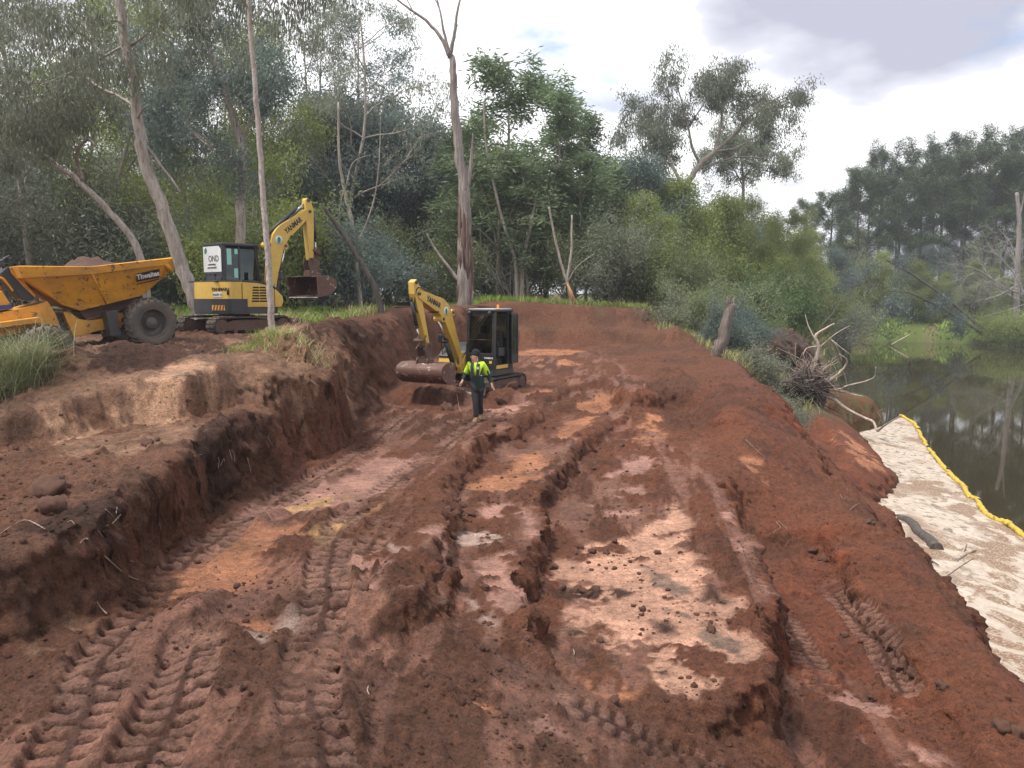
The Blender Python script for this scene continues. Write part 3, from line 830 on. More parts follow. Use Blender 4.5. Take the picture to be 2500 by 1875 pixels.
# ------------------------------------------------------------------ plants: growth
def leaf_mesh(name, cen, per, spread, ln, wd, droop, rg, flat=0.0, out=None, tone_c=None):
    """many single leaves (rhombs) scattered about cluster centres"""
    cen = np.asarray(cen, float); n = len(cen) * per
    c = np.repeat(cen, per, 0)
    sp = np.asarray(spread, float)
    p = c + rg.normal(size=(n, 3)) * sp * np.array([1, 1, 1 - 0.5 * flat])
    d = rg.normal(size=(n, 3)); d /= np.linalg.norm(d, axis=1, keepdims=True)
    d[:, 2] = d[:, 2] * (1 - flat) 
    d = d * (1 - abs(droop)) + np.array([0, 0, -1.0 if droop >= 0 else 1.0]) * abs(droop) * (0.5 + rg.random((n, 1)))
    d /= np.linalg.norm(d, axis=1, keepdims=True)
    w = np.cross(d, rg.normal(size=(n, 3))); w /= np.linalg.norm(w, axis=1, keepdims=True) + 1e-9
    l = ln * (0.6 + 0.8 * rg.random((n, 1))); ww = wd * (0.6 + 0.8 * rg.random((n, 1))) / 2
    V = np.empty((n, 4, 3))
    V[:, 0] = p; V[:, 1] = p + d * l * 0.45 + w * ww; V[:, 2] = p + d * l; V[:, 3] = p + d * l * 0.45 - w * ww
    F = np.arange(n * 4).reshape(n, 4)
    tc = np.repeat(rg.random(len(cen)), per) if tone_c is None else np.repeat(tone_c, per)
    tone = np.clip(0.55 * tc + 0.45 * rg.random(n), 0, 1)
    return mesh_np(name, V.reshape(-1, 3), F, False, {'tone': ('FLOAT', np.repeat(tone, 4))})

class Grow:
    """grows limbs from given paths and remembers where leaves belong"""
    def __init__(s, seed, sides=6):
        s.r = random.Random(seed); s.mb = MB(); s.tips = []; s.sides = sides
    def limb(s, pts, r0, r1, n=4, sides=None):
        P = smooth_line(pts, n)
        k = len(P) - 1
        rr = [r0 + (r1 - r0) * (i / k) ** 0.8 for i in range(k + 1)]
        for i in range(1, k):
            P[i] = P[i] + Vector((s.r.gauss(0, 1), s.r.gauss(0, 1), s.r.gauss(0, 1))) * rr[i] * 0.12
        s.mb.tube(P, rr, sides or s.sides)
        return P, rr
    def shoot(s, p, d, ln, rad, level, spec):
        """spec: list per level of dict(n, ang, ratio, trop, wig, leaf)"""
        q = spec[level]
        n = 5 if level < 2 else 4
        P = [Vector(p)]; d = Vector(d).normalized()
        for i in range(n):
            d = (d + Vector((s.r.gauss(0, 1), s.r.gauss(0, 1), s.r.gauss(0, 1))) * q.get('wig', 0.16) + Vector((0, 0, q.get('trop', 0.0)))).normalized()
            P.append(P[-1] + d * ln / n)
        s.mb.tube(P, [rad * (1 - 0.8 * i / n) for i in range(n + 1)], max(3, min(s.sides, 6) - 1 - level), caps=False)
        if q.get('leaf'):
            for i in range(n + 1):
                if i >= n * q['leaf']:
                    s.tips.append(P[i] + Vector((s.r.gauss(0, .1), s.r.gauss(0, .1), s.r.gauss(0, .1))) * ln * 0.3)
        if level + 1 < len(spec):
            m = q['n']
            for j in range(m):
                t = q.get('from', 0.35) + (1 - q.get('from', 0.35)) * (j + s.r.random()) / m
                k = min(int(t * n), n - 1); f = t * n - k
                b = P[k].lerp(P[k + 1], f); dd = (P[k + 1] - P[k]).normalized()
                ax = dd.orthogonal().normalized(); ax.rotate(Matrix.Rotation(s.r.random() * 6.283, 3, dd))
                nd = dd.copy(); nd.rotate(Matrix.Rotation(q.get('ang', 0.7) * s.r.uniform(0.6, 1.3), 3, ax))
                s.shoot(b, nd, ln * q.get('ratio', 0.55) * s.r.uniform(0.7, 1.2), rad * 0.45, level + 1, spec)

def gum_proto(seed, H=16.0, crown0=0.4, spread=0.30, lean=0.06, leaf=('gum', 13, 0.21, 0.20, 0.05, 0.6), nb=11, r=0.2, bark='gum', ascend=0.7, multi=1):
    g = Grow(seed, 7)
    for k in range(multi):
        a0 = g.r.random() * 6.28
        top = Vector((math.cos(a0) * lean * H, math.sin(a0) * lean * H, H * g.r.uniform(0.85, 1.0)))
        P, rr = g.limb([(0, 0, -0.3), top * 0.3 + Vector((g.r.gauss(0, .2), g.r.gauss(0, .2), 0)), top * 0.65 + Vector((g.r.gauss(0, .4), g.r.gauss(0, .4), 0)), top], r / multi ** 0.5, 0.03, 5)
        spec = [dict(n=5, ang=0.6, ratio=0.5, trop=0.05, wig=0.16), dict(n=3, ang=0.7, ratio=0.55, trop=0.0, wig=0.2, leaf=0.6), dict(n=0, leaf=0.3, trop=-0.12, wig=0.2)]
        for j in range(nb):
            t = crown0 + (0.97 - crown0) * (j + g.r.random()) / nb
            i = min(int(t * (len(P) - 1)), len(P) - 2)
            a = j * 2.4 + g.r.random()
            el = ascend * g.r.uniform(0.5, 1.2)
            ln = H * spread * (1.15 - 0.65 * ((t - crown0) / (1 - crown0))) * g.r.uniform(0.75, 1.15)
            g.shoot(P[i], (math.cos(a) * math.cos(el), math.sin(a) * math.cos(el), math.sin(el)), ln, rr[i] * 0.5 + 0.012, 0, spec)
    return g, leaf, bark
def finish(name, g, leaf, bark, seed, parent=None):
    """trunk and crown meshes of a grown plant"""
    wood = g.mb.mesh(name + '_wood'); wood.materials.append(BARK[bark])
    crown = None
    if leaf and g.tips:
        lm, per, sp, ln, wd, dr = leaf[:6]
        crown = leaf_mesh(name + '_leaves', [tuple(t) for t in g.tips], per, sp, ln, wd, dr, np.random.default_rng(seed), flat=leaf[6] if len(leaf) > 6 else 0.0)
        crown.materials.append(L[lm])
    return wood, crown
PROTO = {}
def proto(key, made, seed):
    g, leaf, bark = made
    PROTO[key] = finish(key, g, leaf, bark, seed)
def plant(name, meshes, loc, scale=1.0, rotz=0.0, label=None, cat=None, group=None, tilt=(0, 0), trunk='trunk', crown='crown'):
    t = empty(name, loc, (tilt[0], tilt[1], rotz))
    t.scale = (scale, scale, scale) if isinstance(scale, (int, float)) else scale
    tag(t, label, cat, group)
    link(trunk, meshes[0], None, t)
    if meshes[1] is not None:
        link(crown, meshes[1], None, t)
    return t

# ------------------------------------------------------------------ prototypes
proto('gum_a', gum_proto(11, 17, 0.38, 0.27), 1)
proto('gum_b', gum_proto(12, 15, 0.30, 0.30, 0.10, ('gum', 13, 0.22, 0.20, 0.05, 0.6)), 2)
proto('gum_c', gum_proto(13, 18, 0.45, 0.25, 0.04, ('gum_blue', 18, 0.26, 0.19, 0.055, 0.4)), 3)
proto('gum_d', gum_proto(14, 13, 0.22, 0.30, 0.06, ('olive', 26, 0.36, 0.19, 0.05, 0.45), multi=2, nb=9), 4)
proto('dense', gum_proto(15, 11, 0.10, 0.32, 0.03, ('gum_blue', 30, 0.42, 0.20, 0.075, 0.25), nb=16, ascend=0.6, bark='dark'), 5)
proto('dense_olive', gum_proto(16, 9, 0.08, 0.36, 0.04, ('olive', 30, 0.42, 0.18, 0.065, 0.25), nb=14, ascend=0.6, multi=2, bark='dark'), 6)
def feather(seed, H, nb, crown0):
    g, _, bk = gum_proto(seed, H, crown0, 0.26, 0.05, None, nb=nb, ascend=0.85, bark='gum', r=0.16)
    return g, ('wattle', 9, 0.34, 0.48, 0.10, 0.05, 0.55), bk
proto('feather', feather(17, 15, 19, 0.25), 7)
proto('feather_low', feather(18, 10, 12, 0.2), 8)
def pine(seed, H=24.0, crown0=0.33):
    g = Grow(seed, 7)
    P, rr = g.limb([(0, 0, -0.5), (0.2, 0, H * 0.4), (0, 0.2, H * 0.75), (0.3, 0, H)], 0.34, 0.06, 6)
    spec = [dict(n=6, ang=0.55, ratio=0.42, trop=0.10, wig=0.12, leaf=0.75, **{'from': 0.4}), dict(n=2, ang=0.6, ratio=0.5, trop=0.15, wig=0.15, leaf=0.35), dict(n=0, leaf=0.4)]
    nb = 26
    for j in range(nb):
        t = crown0 + (0.99 - crown0) * (j + g.r.random()) / nb
        i = min(int(t * (len(P) - 1)), len(P) - 2)
        u = (t - crown0) / (1 - crown0)
        ln = H * 0.20 * (0.55 + 0.75 * math.sin(math.pi * min(u * 0.62 + 0.30, 1)))* g.r.uniform(0.6, 1.15)
        a = j * 2.4 + g.r.random(); el = 0.1 + 0.75 * u
        g.shoot(P[i], (math.cos(a) * math.cos(el), math.sin(a) * math.cos(el), math.sin(el)), ln, 0.07, 0, spec)
    return g, ('pine', 20, 0.30, 0.34, 0.075, -0.25), 'dark'
proto('pine_a', pine(21), 9); proto('pine_b', pine(22, 26, 0.38), 10); proto('pine_c', pine(23, 22, 0.15), 11)
def shrub(seed, H, stems, leaf, bark='dark', w=0.5):
    g = Grow(seed, 5)
    spec = [dict(n=6, ang=0.6, ratio=0.5, trop=0.03, wig=0.15, leaf=0.6, **{'from': 0.2}), dict(n=3, ang=0.7, ratio=0.55, wig=0.2, leaf=0.3), dict(n=0, leaf=0.3, trop=-0.06)]
    for k in range(stems):
        a = k * 2.4 + g.r.random(); sp = w * g.r.uniform(0.2, 1.1)
        g.shoot((g.r.gauss(0, .12), g.r.gauss(0, .12), -0.1), (math.cos(a) * sp, math.sin(a) * sp, 1), H * g.r.uniform(0.6, 1.0), 0.035, 0, spec)
    return g, leaf, bark
proto('shrub_pale', shrub(31, 4.2, 8, ('willow', 16, 0.26, 0.15, 0.045, 0.2), 'grey'), 12)
proto('shrub_olive', shrub(32, 3.4, 9, ('olive', 18, 0.24, 0.15, 0.05, 0.15)), 13)
proto('shrub_blue', shrub(33, 2.6, 9, ('gum_blue', 18, 0.22, 0.14, 0.05, 0.1)), 14)
proto('shrub_cane', shrub(34, 4.0, 12, ('cane', 16, 0.26, 0.30, 0.045, -0.1), 'dark', 0.35), 15)
proto('shrub_bare', shrub(35, 3.6, 12, None, 'grey', 0.6), 16)
proto('shrub_sage', shrub(36, 1.4, 8, ('sage', 14, 0.16, 0.11, 0.03, 0.1), 'grey', 0.7), 17)
proto('shrub_dark', shrub(37, 4.6, 9, ('gum', 18, 0.30, 0.17, 0.055, 0.2)), 18)
# ------------------------------------------------------------------ forest
fr = random.Random(99)
ORD = 'first second third fourth fifth sixth seventh eighth ninth tenth eleventh twelfth thirteenth fourteenth fifteenth sixteenth'.split()
def on(px, y):
    """plan point below image column px at distance y, on the ground"""
    x = (px - 1250.0) / FOC * (y * CP + 0.6 * SP)
    return Vector((x, y, gz(x, y)))
def put(key, px, y, s=1.0, name='gum_tree', label=None, cat='tree', group=None, **kw):
    p = on(px, y); p.z -= 0.05
    return plant(name, PROTO[key], p, s, fr.random() * 6.28, label, cat, group, **kw)
G1 = 'gum trees of the forest behind the machines'
PLACE = [(60, 'at the left edge of the picture'), (260, 'behind the dumper cab'), (430, 'behind the dumper skip'), (560, 'behind the cab of the upper excavator'), (690, 'behind the boom of the upper excavator'), (850, 'behind the raised bucket'), (1000, 'between the raised bucket and the dead tree'),
         (1150, 'close behind the dead tree'), (1260, 'behind the pit excavator cab'), (1380, 'left of the broken stem'), (1480, 'right of the broken stem'), (9999, 'at the right end of the far pit wall')]
def place(px): return next(w for m, w in PLACE if px < m)
LOOK = {'shrub_olive': 'olive green undergrowth shrub', 'shrub_dark': 'dark leafy undergrowth shrub', 'shrub_blue': 'low blue-green undergrowth shrub', 'shrub_bare': 'bare twiggy undergrowth shrub', 'shrub_pale': 'pale leafy undergrowth shrub', 'dense': 'dense blue-green forest tree', 'dense_olive': 'dense olive green forest tree', 'gum_d': 'olive-leaved forest gum'}
# left wood, seen against the sky
LEFT = [(-180, 33, 'gum_b', 1.05), (-40, 40, 'gum_a', 1.1), (90, 36, 'gum_b', 1.1), (210, 46, 'gum_a', 1.15), (300, 38, 'gum_d', 1.15), (395, 50, 'gum_b', 1.15), (470, 44, 'gum_a', 1.0),
                    (560, 56, 'gum_b', 1.1), (640, 45, 'gum_d', 1.15), (720, 52, 'gum_a', 1.15), (790, 60, 'gum_b', 1.25), (850, 48, 'gum_a', 1.05), (900, 58, 'gum_c', 1.15), (-120, 55, 'gum_a', 1.2), (20, 60, 'gum_b', 1.3), (150, 62, 'gum_c', 1.0)]
GX = [q[0] for q in LEFT]
for px, y, k, s in LEFT:
    put(k, px, y, s * fr.uniform(0.95, 1.05), 'gum_tree', ORD[sorted(GX).index(px)] + ' tall open-crowned gum from the left in the wood behind the machines', 'tree', G1)
G2 = 'dense dark trees filling the forest'
for px, y, k, s in [(-150, 46, 'dense', 1.1), (0, 50, 'dense', 1.0), (120, 52, 'dense', .95), (250, 58, 'dense_olive', 1.0), (350, 60, 'dense', .9), (520, 62, 'dense_olive', 1.05), (690, 60, 'dense', 1.1), (780, 50, 'dense', 1.2),
                    (870, 55, 'dense', 1.35), (950, 60, 'dense', 1.45), (1010, 54, 'dense', 1.2), (1060, 62, 'dense', 1.25), (1130, 66, 'dense', 1.1), (1200, 60, 'dense_olive', 1.2)]:
    put(k, px, y, s, 'dense_tree', LOOK[k] + ' ' + place(px), 'tree', G2)
G3 = 'undergrowth along the forest edge'
for px in range(-160, 1500, 62):
    y = 33 + 9 * fr.random() if px < 900 else 45 + 6 * fr.random()
    k = fr.choice(['shrub_olive', 'shrub_dark', 'shrub_olive', 'shrub_blue', 'shrub_bare', 'shrub_pale'])
    px += fr.uniform(-25, 25)
    put(k, px, y, fr.uniform(0.8, 1.35), 'forest_shrub', LOOK[k] + ' ' + place(px), 'shrub', G3, trunk='stems', crown='foliage')
for px in range(-140, 1600, 95):
    k = fr.choice(['dense_olive', 'gum_d', 'dense']); px += fr.uniform(-30, 30)
    put(k, px, 66 + 14 * fr.random(), fr.uniform(0.9, 1.2), 'dense_tree', 'distant ' + LOOK[k] + ' ' + place(px), 'tree', G2)
# centre: feathery bright trees
for px, y, k, s, lb in [(1215, 47, 'feather', .93, 'tall feathery light green tree right beside the bare dead tree, top against white sky'), (1335, 52, 'feather', 0.95, 'feathery green tree with rounded top right of the tallest feathery one'),
                        (1430, 56, 'feather', .88, 'feathery green tree with a thin spire top above the pit end'), (1290, 46, 'feather_low', .75, 'low feathery green tree over the broken stem behind the pit'),
                        (1400, 48, 'feather_low', 0.85, 'feathery mid-height tree left of the dark central trees'), (1120, 50, 'feather_low', 1.0, 'feathery tree partly hidden behind the bare dead trunk')]:
    put(k, px, y, s, 'feathery_tree', lb, 'tree', 'feathery trees in the centre')
# dark mass between the feathery trees and the tall gum on the right
for px, y, k, s, lb in [(1480, 58, 'dense', 1.05, 'dark blue-green tree at the left of the central dark clump'), (1545, 55, 'dense', 1.0, 'dark round tree in the middle of the central dark clump'), (1600, 60, 'dense', 1.05, 'dark tree right below the spreading gum crown'),
                        (1650, 56, 'dense_olive', 1.05, 'olive green tree under the right side of the spreading gum'), (1570, 50, 'dense_olive', .75, 'lower olive tree before the central dark clump'), (1745, 62, 'dense_olive', 1.1, 'rounded olive tree right of the central dark clump'),
                        (1830, 66, 'gum_d', .85, 'pale olive gum between the dark clump and the pines'), (1900, 75, 'gum_d', .85, 'loose olive gum just left of the pines'), (1780, 80, 'dense', 1.15, 'dark tree behind the small airy gum'), (1860, 88, 'dense_olive', 1.25, 'broad olive tree behind the cane thicket'), (1950, 95, 'dense_olive', 1.2, 'broad olive tree left of the first pine'), (2020, 100, 'dense', 1.0, 'dark rounded tree below the first pines')]:
    put(k, px, y, s, 'dense_tree', lb, 'tree', 'trees in the central clump')
# left bank shrubs down to the river
for px, y, k, s, lb in [(1660, 45, 'shrub_pale', .95, 'pale leafy shrub above the end of the pit'), (1720, 40, 'shrub_pale', .75, 'pale bushy shrub left behind the leaning stump'), (1590, 46, 'shrub_olive', 1.1, 'olive shrub at the right end of the far pit wall'),
                        (1500, 45, 'shrub_dark', 1.0, 'dark green shrub behind the far pit wall'), (1790, 48, 'shrub_pale', 1.0, 'large pale green bush right behind the leaning stump'), (1850, 54, 'shrub_cane', .85, 'bright green cane thicket on the river side'), (1930, 58, 'shrub_cane', .95, 'bright green bush at the bend of the left bank'),
                        (1760, 36, 'shrub_blue', .7, 'small grey-green bush right of the leaning stump'), (1810, 38, 'shrub_blue', .8, 'grey-green bush on the slope above the upturned roots'), (1870, 44, 'shrub_olive', .6, 'olive bush behind the dark soil slump'),
                        (1980, 66, 'shrub_bare', 1.15, 'bare brown twiggy bush on the river bend'), (2020, 72, 'shrub_olive', 1.1, 'olive bush at the bend of the river'), (2070, 84, 'shrub_dark', 1.3, 'dark bush at the far end of the left bank'),
                        (1880, 62, 'dense_olive', .75, 'rounded pale olive tree behind the cane thicket'), (1960, 80, 'dense_olive', .8, 'rounded olive tree at the river bend before the pines'),
                        (1640, 41, 'shrub_sage', 1.2, 'low grey shrub at the rim of the pit end'), (1860, 33, 'shrub_sage', .9, 'silvery low shrub left of the upturned roots'), (1890, 27.5, 'shrub_sage', .65, 'silvery low shrub on the gully slope below the roots'), (1935, 25.5, 'shrub_sage', .6, 'silvery shrub low in the gully by the red headland')]:
    put(k, px, y, s, 'bank_shrub', lb, 'shrub', 'shrubs on the left river bank', trunk='stems', crown='foliage')
# pines on the far bank
PG = 'row of tall pines across the river'
for i, (px, y, k, s) in enumerate([(1960, 138, 'pine_c', .82), (2020, 132, 'pine_c', .90), (2085, 126, 'pine_a', 1.0), (2140, 134, 'pine_b', 1.02), (2190, 124, 'pine_a', 1.02), (2240, 130, 'pine_b', 1.02), (2290, 122, 'pine_a', 1.06), (2345, 128, 'pine_b', 1.06),
                                    (2390, 120, 'pine_a', 1.08), (2440, 124, 'pine_b', 1.05), (2490, 116, 'pine_a', 1.05), (2545, 120, 'pine_b', 1.06), (2600, 114, 'pine_a', 1.05), (2110, 148, 'pine_b', .92), (2270, 146, 'pine_c', 1.1), (2420, 144, 'pine_c', 1.1), (2180, 150, 'pine_c', .9), (2340, 152, 'pine_c', 1.1), (2520, 140, 'pine_c', 1.1), (2660, 118, 'pine_a', 1.05)]):
    put(k, px, y, (s * 1.02, s * 1.02, s * 0.80), 'pine_tree', (ORD[i] + ' tall dark pine from the left in the front row across the river') if i < 13 else 'dark pine behind the front row across the river', 'tree', PG)
for px, y, k, s in [(2080, 162, 'dense_olive', 1.35), (2230, 164, 'dense', 1.2), (2400, 158, 'dense_olive', 1.3), (2530, 156, 'dense', 1.1)]:
    put(k, px, y, s, 'dense_tree', 'dark leafy tree filling the gaps behind the pines', 'tree', 'trees behind the pines')
for px, y, k, s, lb in [(2140, 118, 'dense_olive', 1.0, 'broad dark tree under the pines at the left of the far bank'), (2270, 118, 'dense', .95, 'dark leafy tree below the middle pines'), (2380, 114, 'dense_olive', .85, 'leafy tree below the right pines'), (2480, 108, 'dense_olive', .8, 'leafy tree behind the bare trunk at the right edge'), (2110, 119, 'shrub_dark', 1.5, 'dark green bush at the left end of the far bank'), (2160, 117, 'dense_olive', .75, 'rounded olive tree leaning over the green bank'), (2230, 113, 'dense_olive', .9, 'large olive bushy tree over the grassy far bank'), (2300, 113, 'dense_olive', .7, 'small olive tree right of the large bushy one on the far bank'),
                        (2190, 122, 'shrub_bare', 2.0, 'bare grey thicket before the pine trunks'), (2360, 115, 'shrub_dark', 1.4, 'dark bush behind the leaning black trunks'), (2330, 116, 'shrub_bare', 2.2, 'bare grey-brown thicket under the right pines'),
                        (2430, 102, 'shrub_olive', 1.4, 'olive scrub above the far waterline'), (2500, 99, 'shrub_olive', 1.5, 'olive scrub at the right edge of the far bank'), (2060, 120, 'shrub_dark', 1.6, 'dark scrub behind the river bend'), (2020, 116, 'shrub_olive', 1.7, 'olive scrub behind the river bend')]:
    put(k, px, y, s, 'far_bank_shrub', lb, 'shrub', 'shrubs on the far river bank', trunk='stems', crown='foliage')

# ------------------------------------------------------------------ trees traced one by one
def traced(name, label, y, limbs, bark, seed, leaf=None, sprout=None, cat='tree', depth=0.0, group=None, sides=10):
    """limbs: (points as seen, r0, r1 [, leafy]); all stand about distance y"""
    g = Grow(seed, sides)
    base = at_y(*limbs[0][0][0], y)
    base.z = surf(base.x, base.y) - 0.1
    rr_ = random.Random(seed)
    for li, (pts, r0, r1, *lf) in enumerate(limbs):
        dd = rr_.uniform(-depth, depth) if li else 0.0
        m = len(pts) - 1
        P = [at_y(a, b, y + dd * (i / m)) - base for i, (a, b) in enumerate(pts)]
        if li == 0:
            P[0].z = min(P[0].z, -0.2)
        Q, rr = g.limb(P, r0, r1, 5, sides if r0 > 0.1 else 6)
        if sprout and (lf and lf[0]):
            spec, cnt, ln, t0 = sprout
            for j in range(int(cnt * lf[0])):
                t = t0 + (1 - t0) * (j + rr_.random()) / (cnt * lf[0])
                i = min(int(t * (len(Q) - 1)), len(Q) - 2)
                dv = (Q[i + 1] - Q[i]).normalized()
                nd = (dv * 0.6 + Vector((rr_.gauss(0, 1), rr_.gauss(0, 1), rr_.gauss(0, .6))) * 0.6).normalized()
                g.shoot(Q[i], nd, ln * rr_.uniform(0.6, 1.2), max(rr[i] * 0.4, 0.012), 0, spec)
    wood, crown = finish(name, g, leaf, bark, seed)
    t = empty(name, base); tag(t, label, cat, group)
    link('trunk', wood, None, t)
    if crown is not None:
        link('crown', crown, None, t)
    return t
SPG = [dict(n=4, ang=0.6, ratio=0.55, trop=0.02, wig=0.2, leaf=0.8), dict(n=3, ang=0.7, ratio=0.55, trop=-0.05, wig=0.22, leaf=0.5), dict(n=0, leaf=0.3, trop=-0.15, wig=0.2)]
traced('slender_gum', 'slender pale pink-barked trunk standing in front of the upper yellow excavator', 17.3,
       [([(665,812),(660,720),(652,600),(640,430),(626,250),(613,90),(600,-70),(590,-300)], 0.088, 0.045), ([(608,20),(560,-40),(500,-60),(450,-30)], 0.025, 0.006, 1.0), ([(600,-60),(660,-80),(720,-40)], 0.02, 0.006, 1.0), ([(612,60),(680,-20),(760,-60),(840,-40)], 0.02, 0.006, 1.0)],
       'pink', 201, ('gum', 5, 0.16, 0.17, 0.028, 0.8), (SPG, 5, 0.9, 0.3), depth=1.2)
traced('leaning_gum', 'thick grey gum trunk leaning left behind the dumper and the upper excavator', 24.5,
       [([(492,780),(478,735),(440,640),(400,520),(355,400),(337,300),(326,200),(306,110),(295,20),(288,-120)], 0.24, 0.13), ([(328,260),(290,235),(230,205),(150,130),(60,60),(0,25)], 0.06, 0.015, 1.2), ([(322,110),(360,80),(420,30),(470,-20)], 0.05, 0.012, 1.0),
        ([(335,290),(350,265),(365,255)], 0.04, 0.01), ([(300,60),(280,50),(215,45),(160,20)], 0.05, 0.012, 1.0), ([(345,340),(420,440),(440,470)], 0.05, 0.03), ([(306,110),(230,150),(120,200),(20,230)], 0.05, 0.01, 1.0)],
       'gum', 202, ('gum', 11, 0.20, 0.20, 0.045, 0.65), (SPG, 8, 2.2, 0.25), depth=2.5)
traced('leaning_gum', 'pale gum trunk leaning far left behind the dumper skip', 27.5,
       [([(362,680),(345,635),(305,560),(240,490),(190,440),(120,390),(100,370)], 0.15, 0.07), ([(200,440),(190,400),(188,370),(215,340),(232,355)], 0.07, 0.04), ([(105,375),(60,345),(0,330),(-60,320)], 0.05, 0.012, 1.0), ([(215,340),(150,300),(80,280)], 0.03, 0.01, 1.0)],
       'gum', 203, ('gum', 11, 0.20, 0.20, 0.045, 0.65), (SPG, 8, 1.8, 0.2), depth=1.5)
traced('forked_gum', 'tall gum rising behind the cab of the upper excavator, forking high up', 31,
       [([(584,640),(586,540),(592,440),(590,360),(560,260),(545,190),(510,120),(452,35)], 0.21, 0.08), ([(590,380),(600,320),(625,270),(650,200)], 0.10, 0.03, .8), ([(545,200),(500,130),(420,90),(375,70)], 0.06, 0.02, .8), ([(588,420),(540,370),(470,320),(420,260)], 0.07, 0.02, 1.0), ([(590,400),(500,350),(440,290)], 0.06, 0.02, 1.0),
        ([(508,120),(512,60),(520,0)], 0.05, 0.02, .8), ([(592,300),(572,190),(560,130)], 0.04, 0.015, .8)],
       'gum', 204, ('gum_blue', 15, 0.24, 0.19, 0.05, 0.4), (SPG, 7, 2.0, 0.3), depth=2.0)
dead_ = traced('dead_tree', 'tall bare dead tree with three naked forks and peeling brown bark at pit edge', 40,
       [([(1138,752),(1134,690),(1134,600),(1137,500),(1126,400),(1114,310),(1108,220),(1104,150),(1096,128)], 0.42, 0.13), ([(1098,140),(1075,90),(1040,50),(1005,25),(975,3),(930,-30)], 0.11, 0.03), ([(1097,132),(1084,80),(1075,30),(1062,-20)], 0.09, 0.03),
        ([(1099,130),(1110,80),(1116,30),(1128,-20)], 0.11, 0.04), ([(1128,480),(1146,430),(1152,370),(1154,325)], 0.20, 0.02), ([(1075,30),(1066,5),(1055,-5)], 0.04, 0.02), ([(1112,70),(1118,60)], 0.04, 0.02), ([(1010,30),(990,-10),(985,-40)], 0.03, 0.015), ([(1124,690),(1085,640),(1060,605),(1042,570)], 0.12, 0.03)],
       'dead', 205, sides=12)
sr = random.Random(12)
for k in range(16):                                # bark peeling off the lower trunk
    a = sr.uniform(2.6, 6.8); h0 = sr.uniform(0.0, 3.0); h1 = h0 + sr.uniform(1.5, 4.0); rr0 = 0.37
    def tp(h, e): 
        q = at_y(1137 - 0.6 * h, 745 - h * 47.5, 40) - dead_.location
        return (q.x + (rr0 - 0.022 * h + e) * math.cos(a), q.y + (rr0 - 0.022 * h + e) * math.sin(a), h)
    MB().tube([tp(h0, -0.02), tp(h0 * .6 + h1 * .4, 0.0), tp(h1 * .8 + h0 * .2, 0.0), tp(h1, -0.03)], [0.03, 0.10, 0.08, 0.02], 6).build('loose_bark', BARK['strip'], dead_)
traced('twin_stem_tree', 'pair of thin pale stems from one foot right of the dead tree', 45,
       [([(1275,745),(1276,650),(1296,545),(1312,470)], 0.16, 0.06), ([(1262,745),(1258,640),(1228,540),(1190,380),(1180,250)], 0.13, 0.05)], 'gum', 206)
t_ = traced('broken_stem', 'snapped leaning stem with raw orange split wood at its foot', 43.2,
       [([(1402,748),(1386,695),(1372,650),(1352,570),(1340,505)], 0.12, 0.05), ([(1382,700),(1395,610),(1396,525)], 0.09, 0.05), ([(1384,690),(1410,650),(1450,620)], 0.05, 0.015)], 'gum', 207)
mb = MB(); b0 = t_.location; Q = [at_y(a, b, 43.05) - b0 for a, b in ((1404,746),(1394,715),(1384,690))]
mb.tube(Q, [0.15, 0.11, 0.03], 8); mb.build('split_wood', BARK['raw'], t_)['label'] = 'raw orange split wood at the foot of the stem'
traced('bare_sapling', 'leafless grey forked sapling standing behind the upper excavator bucket', 36,
       [([(880,660),(860,560),(840,460),(828,380),(826,250)], 0.13, 0.04), ([(842,470),(860,400),(895,380)], 0.05, 0.01), ([(838,470),(828,520),(825,560)], 0.04, 0.01), ([(872,600),(910,500),(925,400),(930,260)], 0.05, 0.015)], 'gum', 208)
traced('fallen_limb', 'dark broken limb slanting down behind the upper excavator bucket', 30,
       [([(935,742),(915,700),(880,640),(840,575),(790,505)], 0.13, 0.07), ([(850,590),(820,575),(790,560)], 0.03, 0.01), ([(840,575),(790,535),(745,500)], 0.03, 0.01)], 'dark', 209, cat='branch')
# the spreading gum against the sky
SPB = [dict(n=5, ang=0.6, ratio=0.55, trop=0.03, wig=0.18, leaf=0.7), dict(n=3, ang=0.7, ratio=0.55, trop=-0.02, wig=0.2, leaf=0.5), dict(n=0, leaf=0.3, trop=-0.1, wig=0.2)]
traced('spreading_gum', 'large spreading gum with pale limbs and airy crown standing clear against clouds', 62,
       [([(1660,680),(1664,560),(1672,470),(1690,430),(1710,400),(1745,370)], 0.34, 0.2), ([(1745,370),(1790,330),(1830,285),(1870,255),(1905,235)], 0.18, 0.04, 1.3), ([(1710,400),(1690,360),(1680,310),(1665,250),(1650,200)], 0.15, 0.03, 1.4), ([(1672,470),(1640,400),(1620,350),(1600,310),(1560,285)], 0.16, 0.03, 1.4),
        ([(1745,370),(1760,300),(1765,240),(1755,190)], 0.13, 0.03, 1.4), ([(1745,370),(1800,360),(1850,330),(1890,310)], 0.10, 0.02, 1.0), ([(1700,415),(1790,385),(1860,385),(1905,370),(1935,345),(1945,322)], 0.08, 0.015, .15), ([(1680,310),(1720,250),(1740,200)], 0.08, 0.02, 1.2), ([(1640,400),(1590,380),(1560,350)], 0.08, 0.02, 1.0), ([(1664,480),(1600,400),(1540,310)], 0.10, 0.02, 1.2)],
       'gum', 210, ('gum', 9, 0.24, 0.25, 0.065, 0.6), (SPB, 7, 2.1, 0.35), depth=3.0)
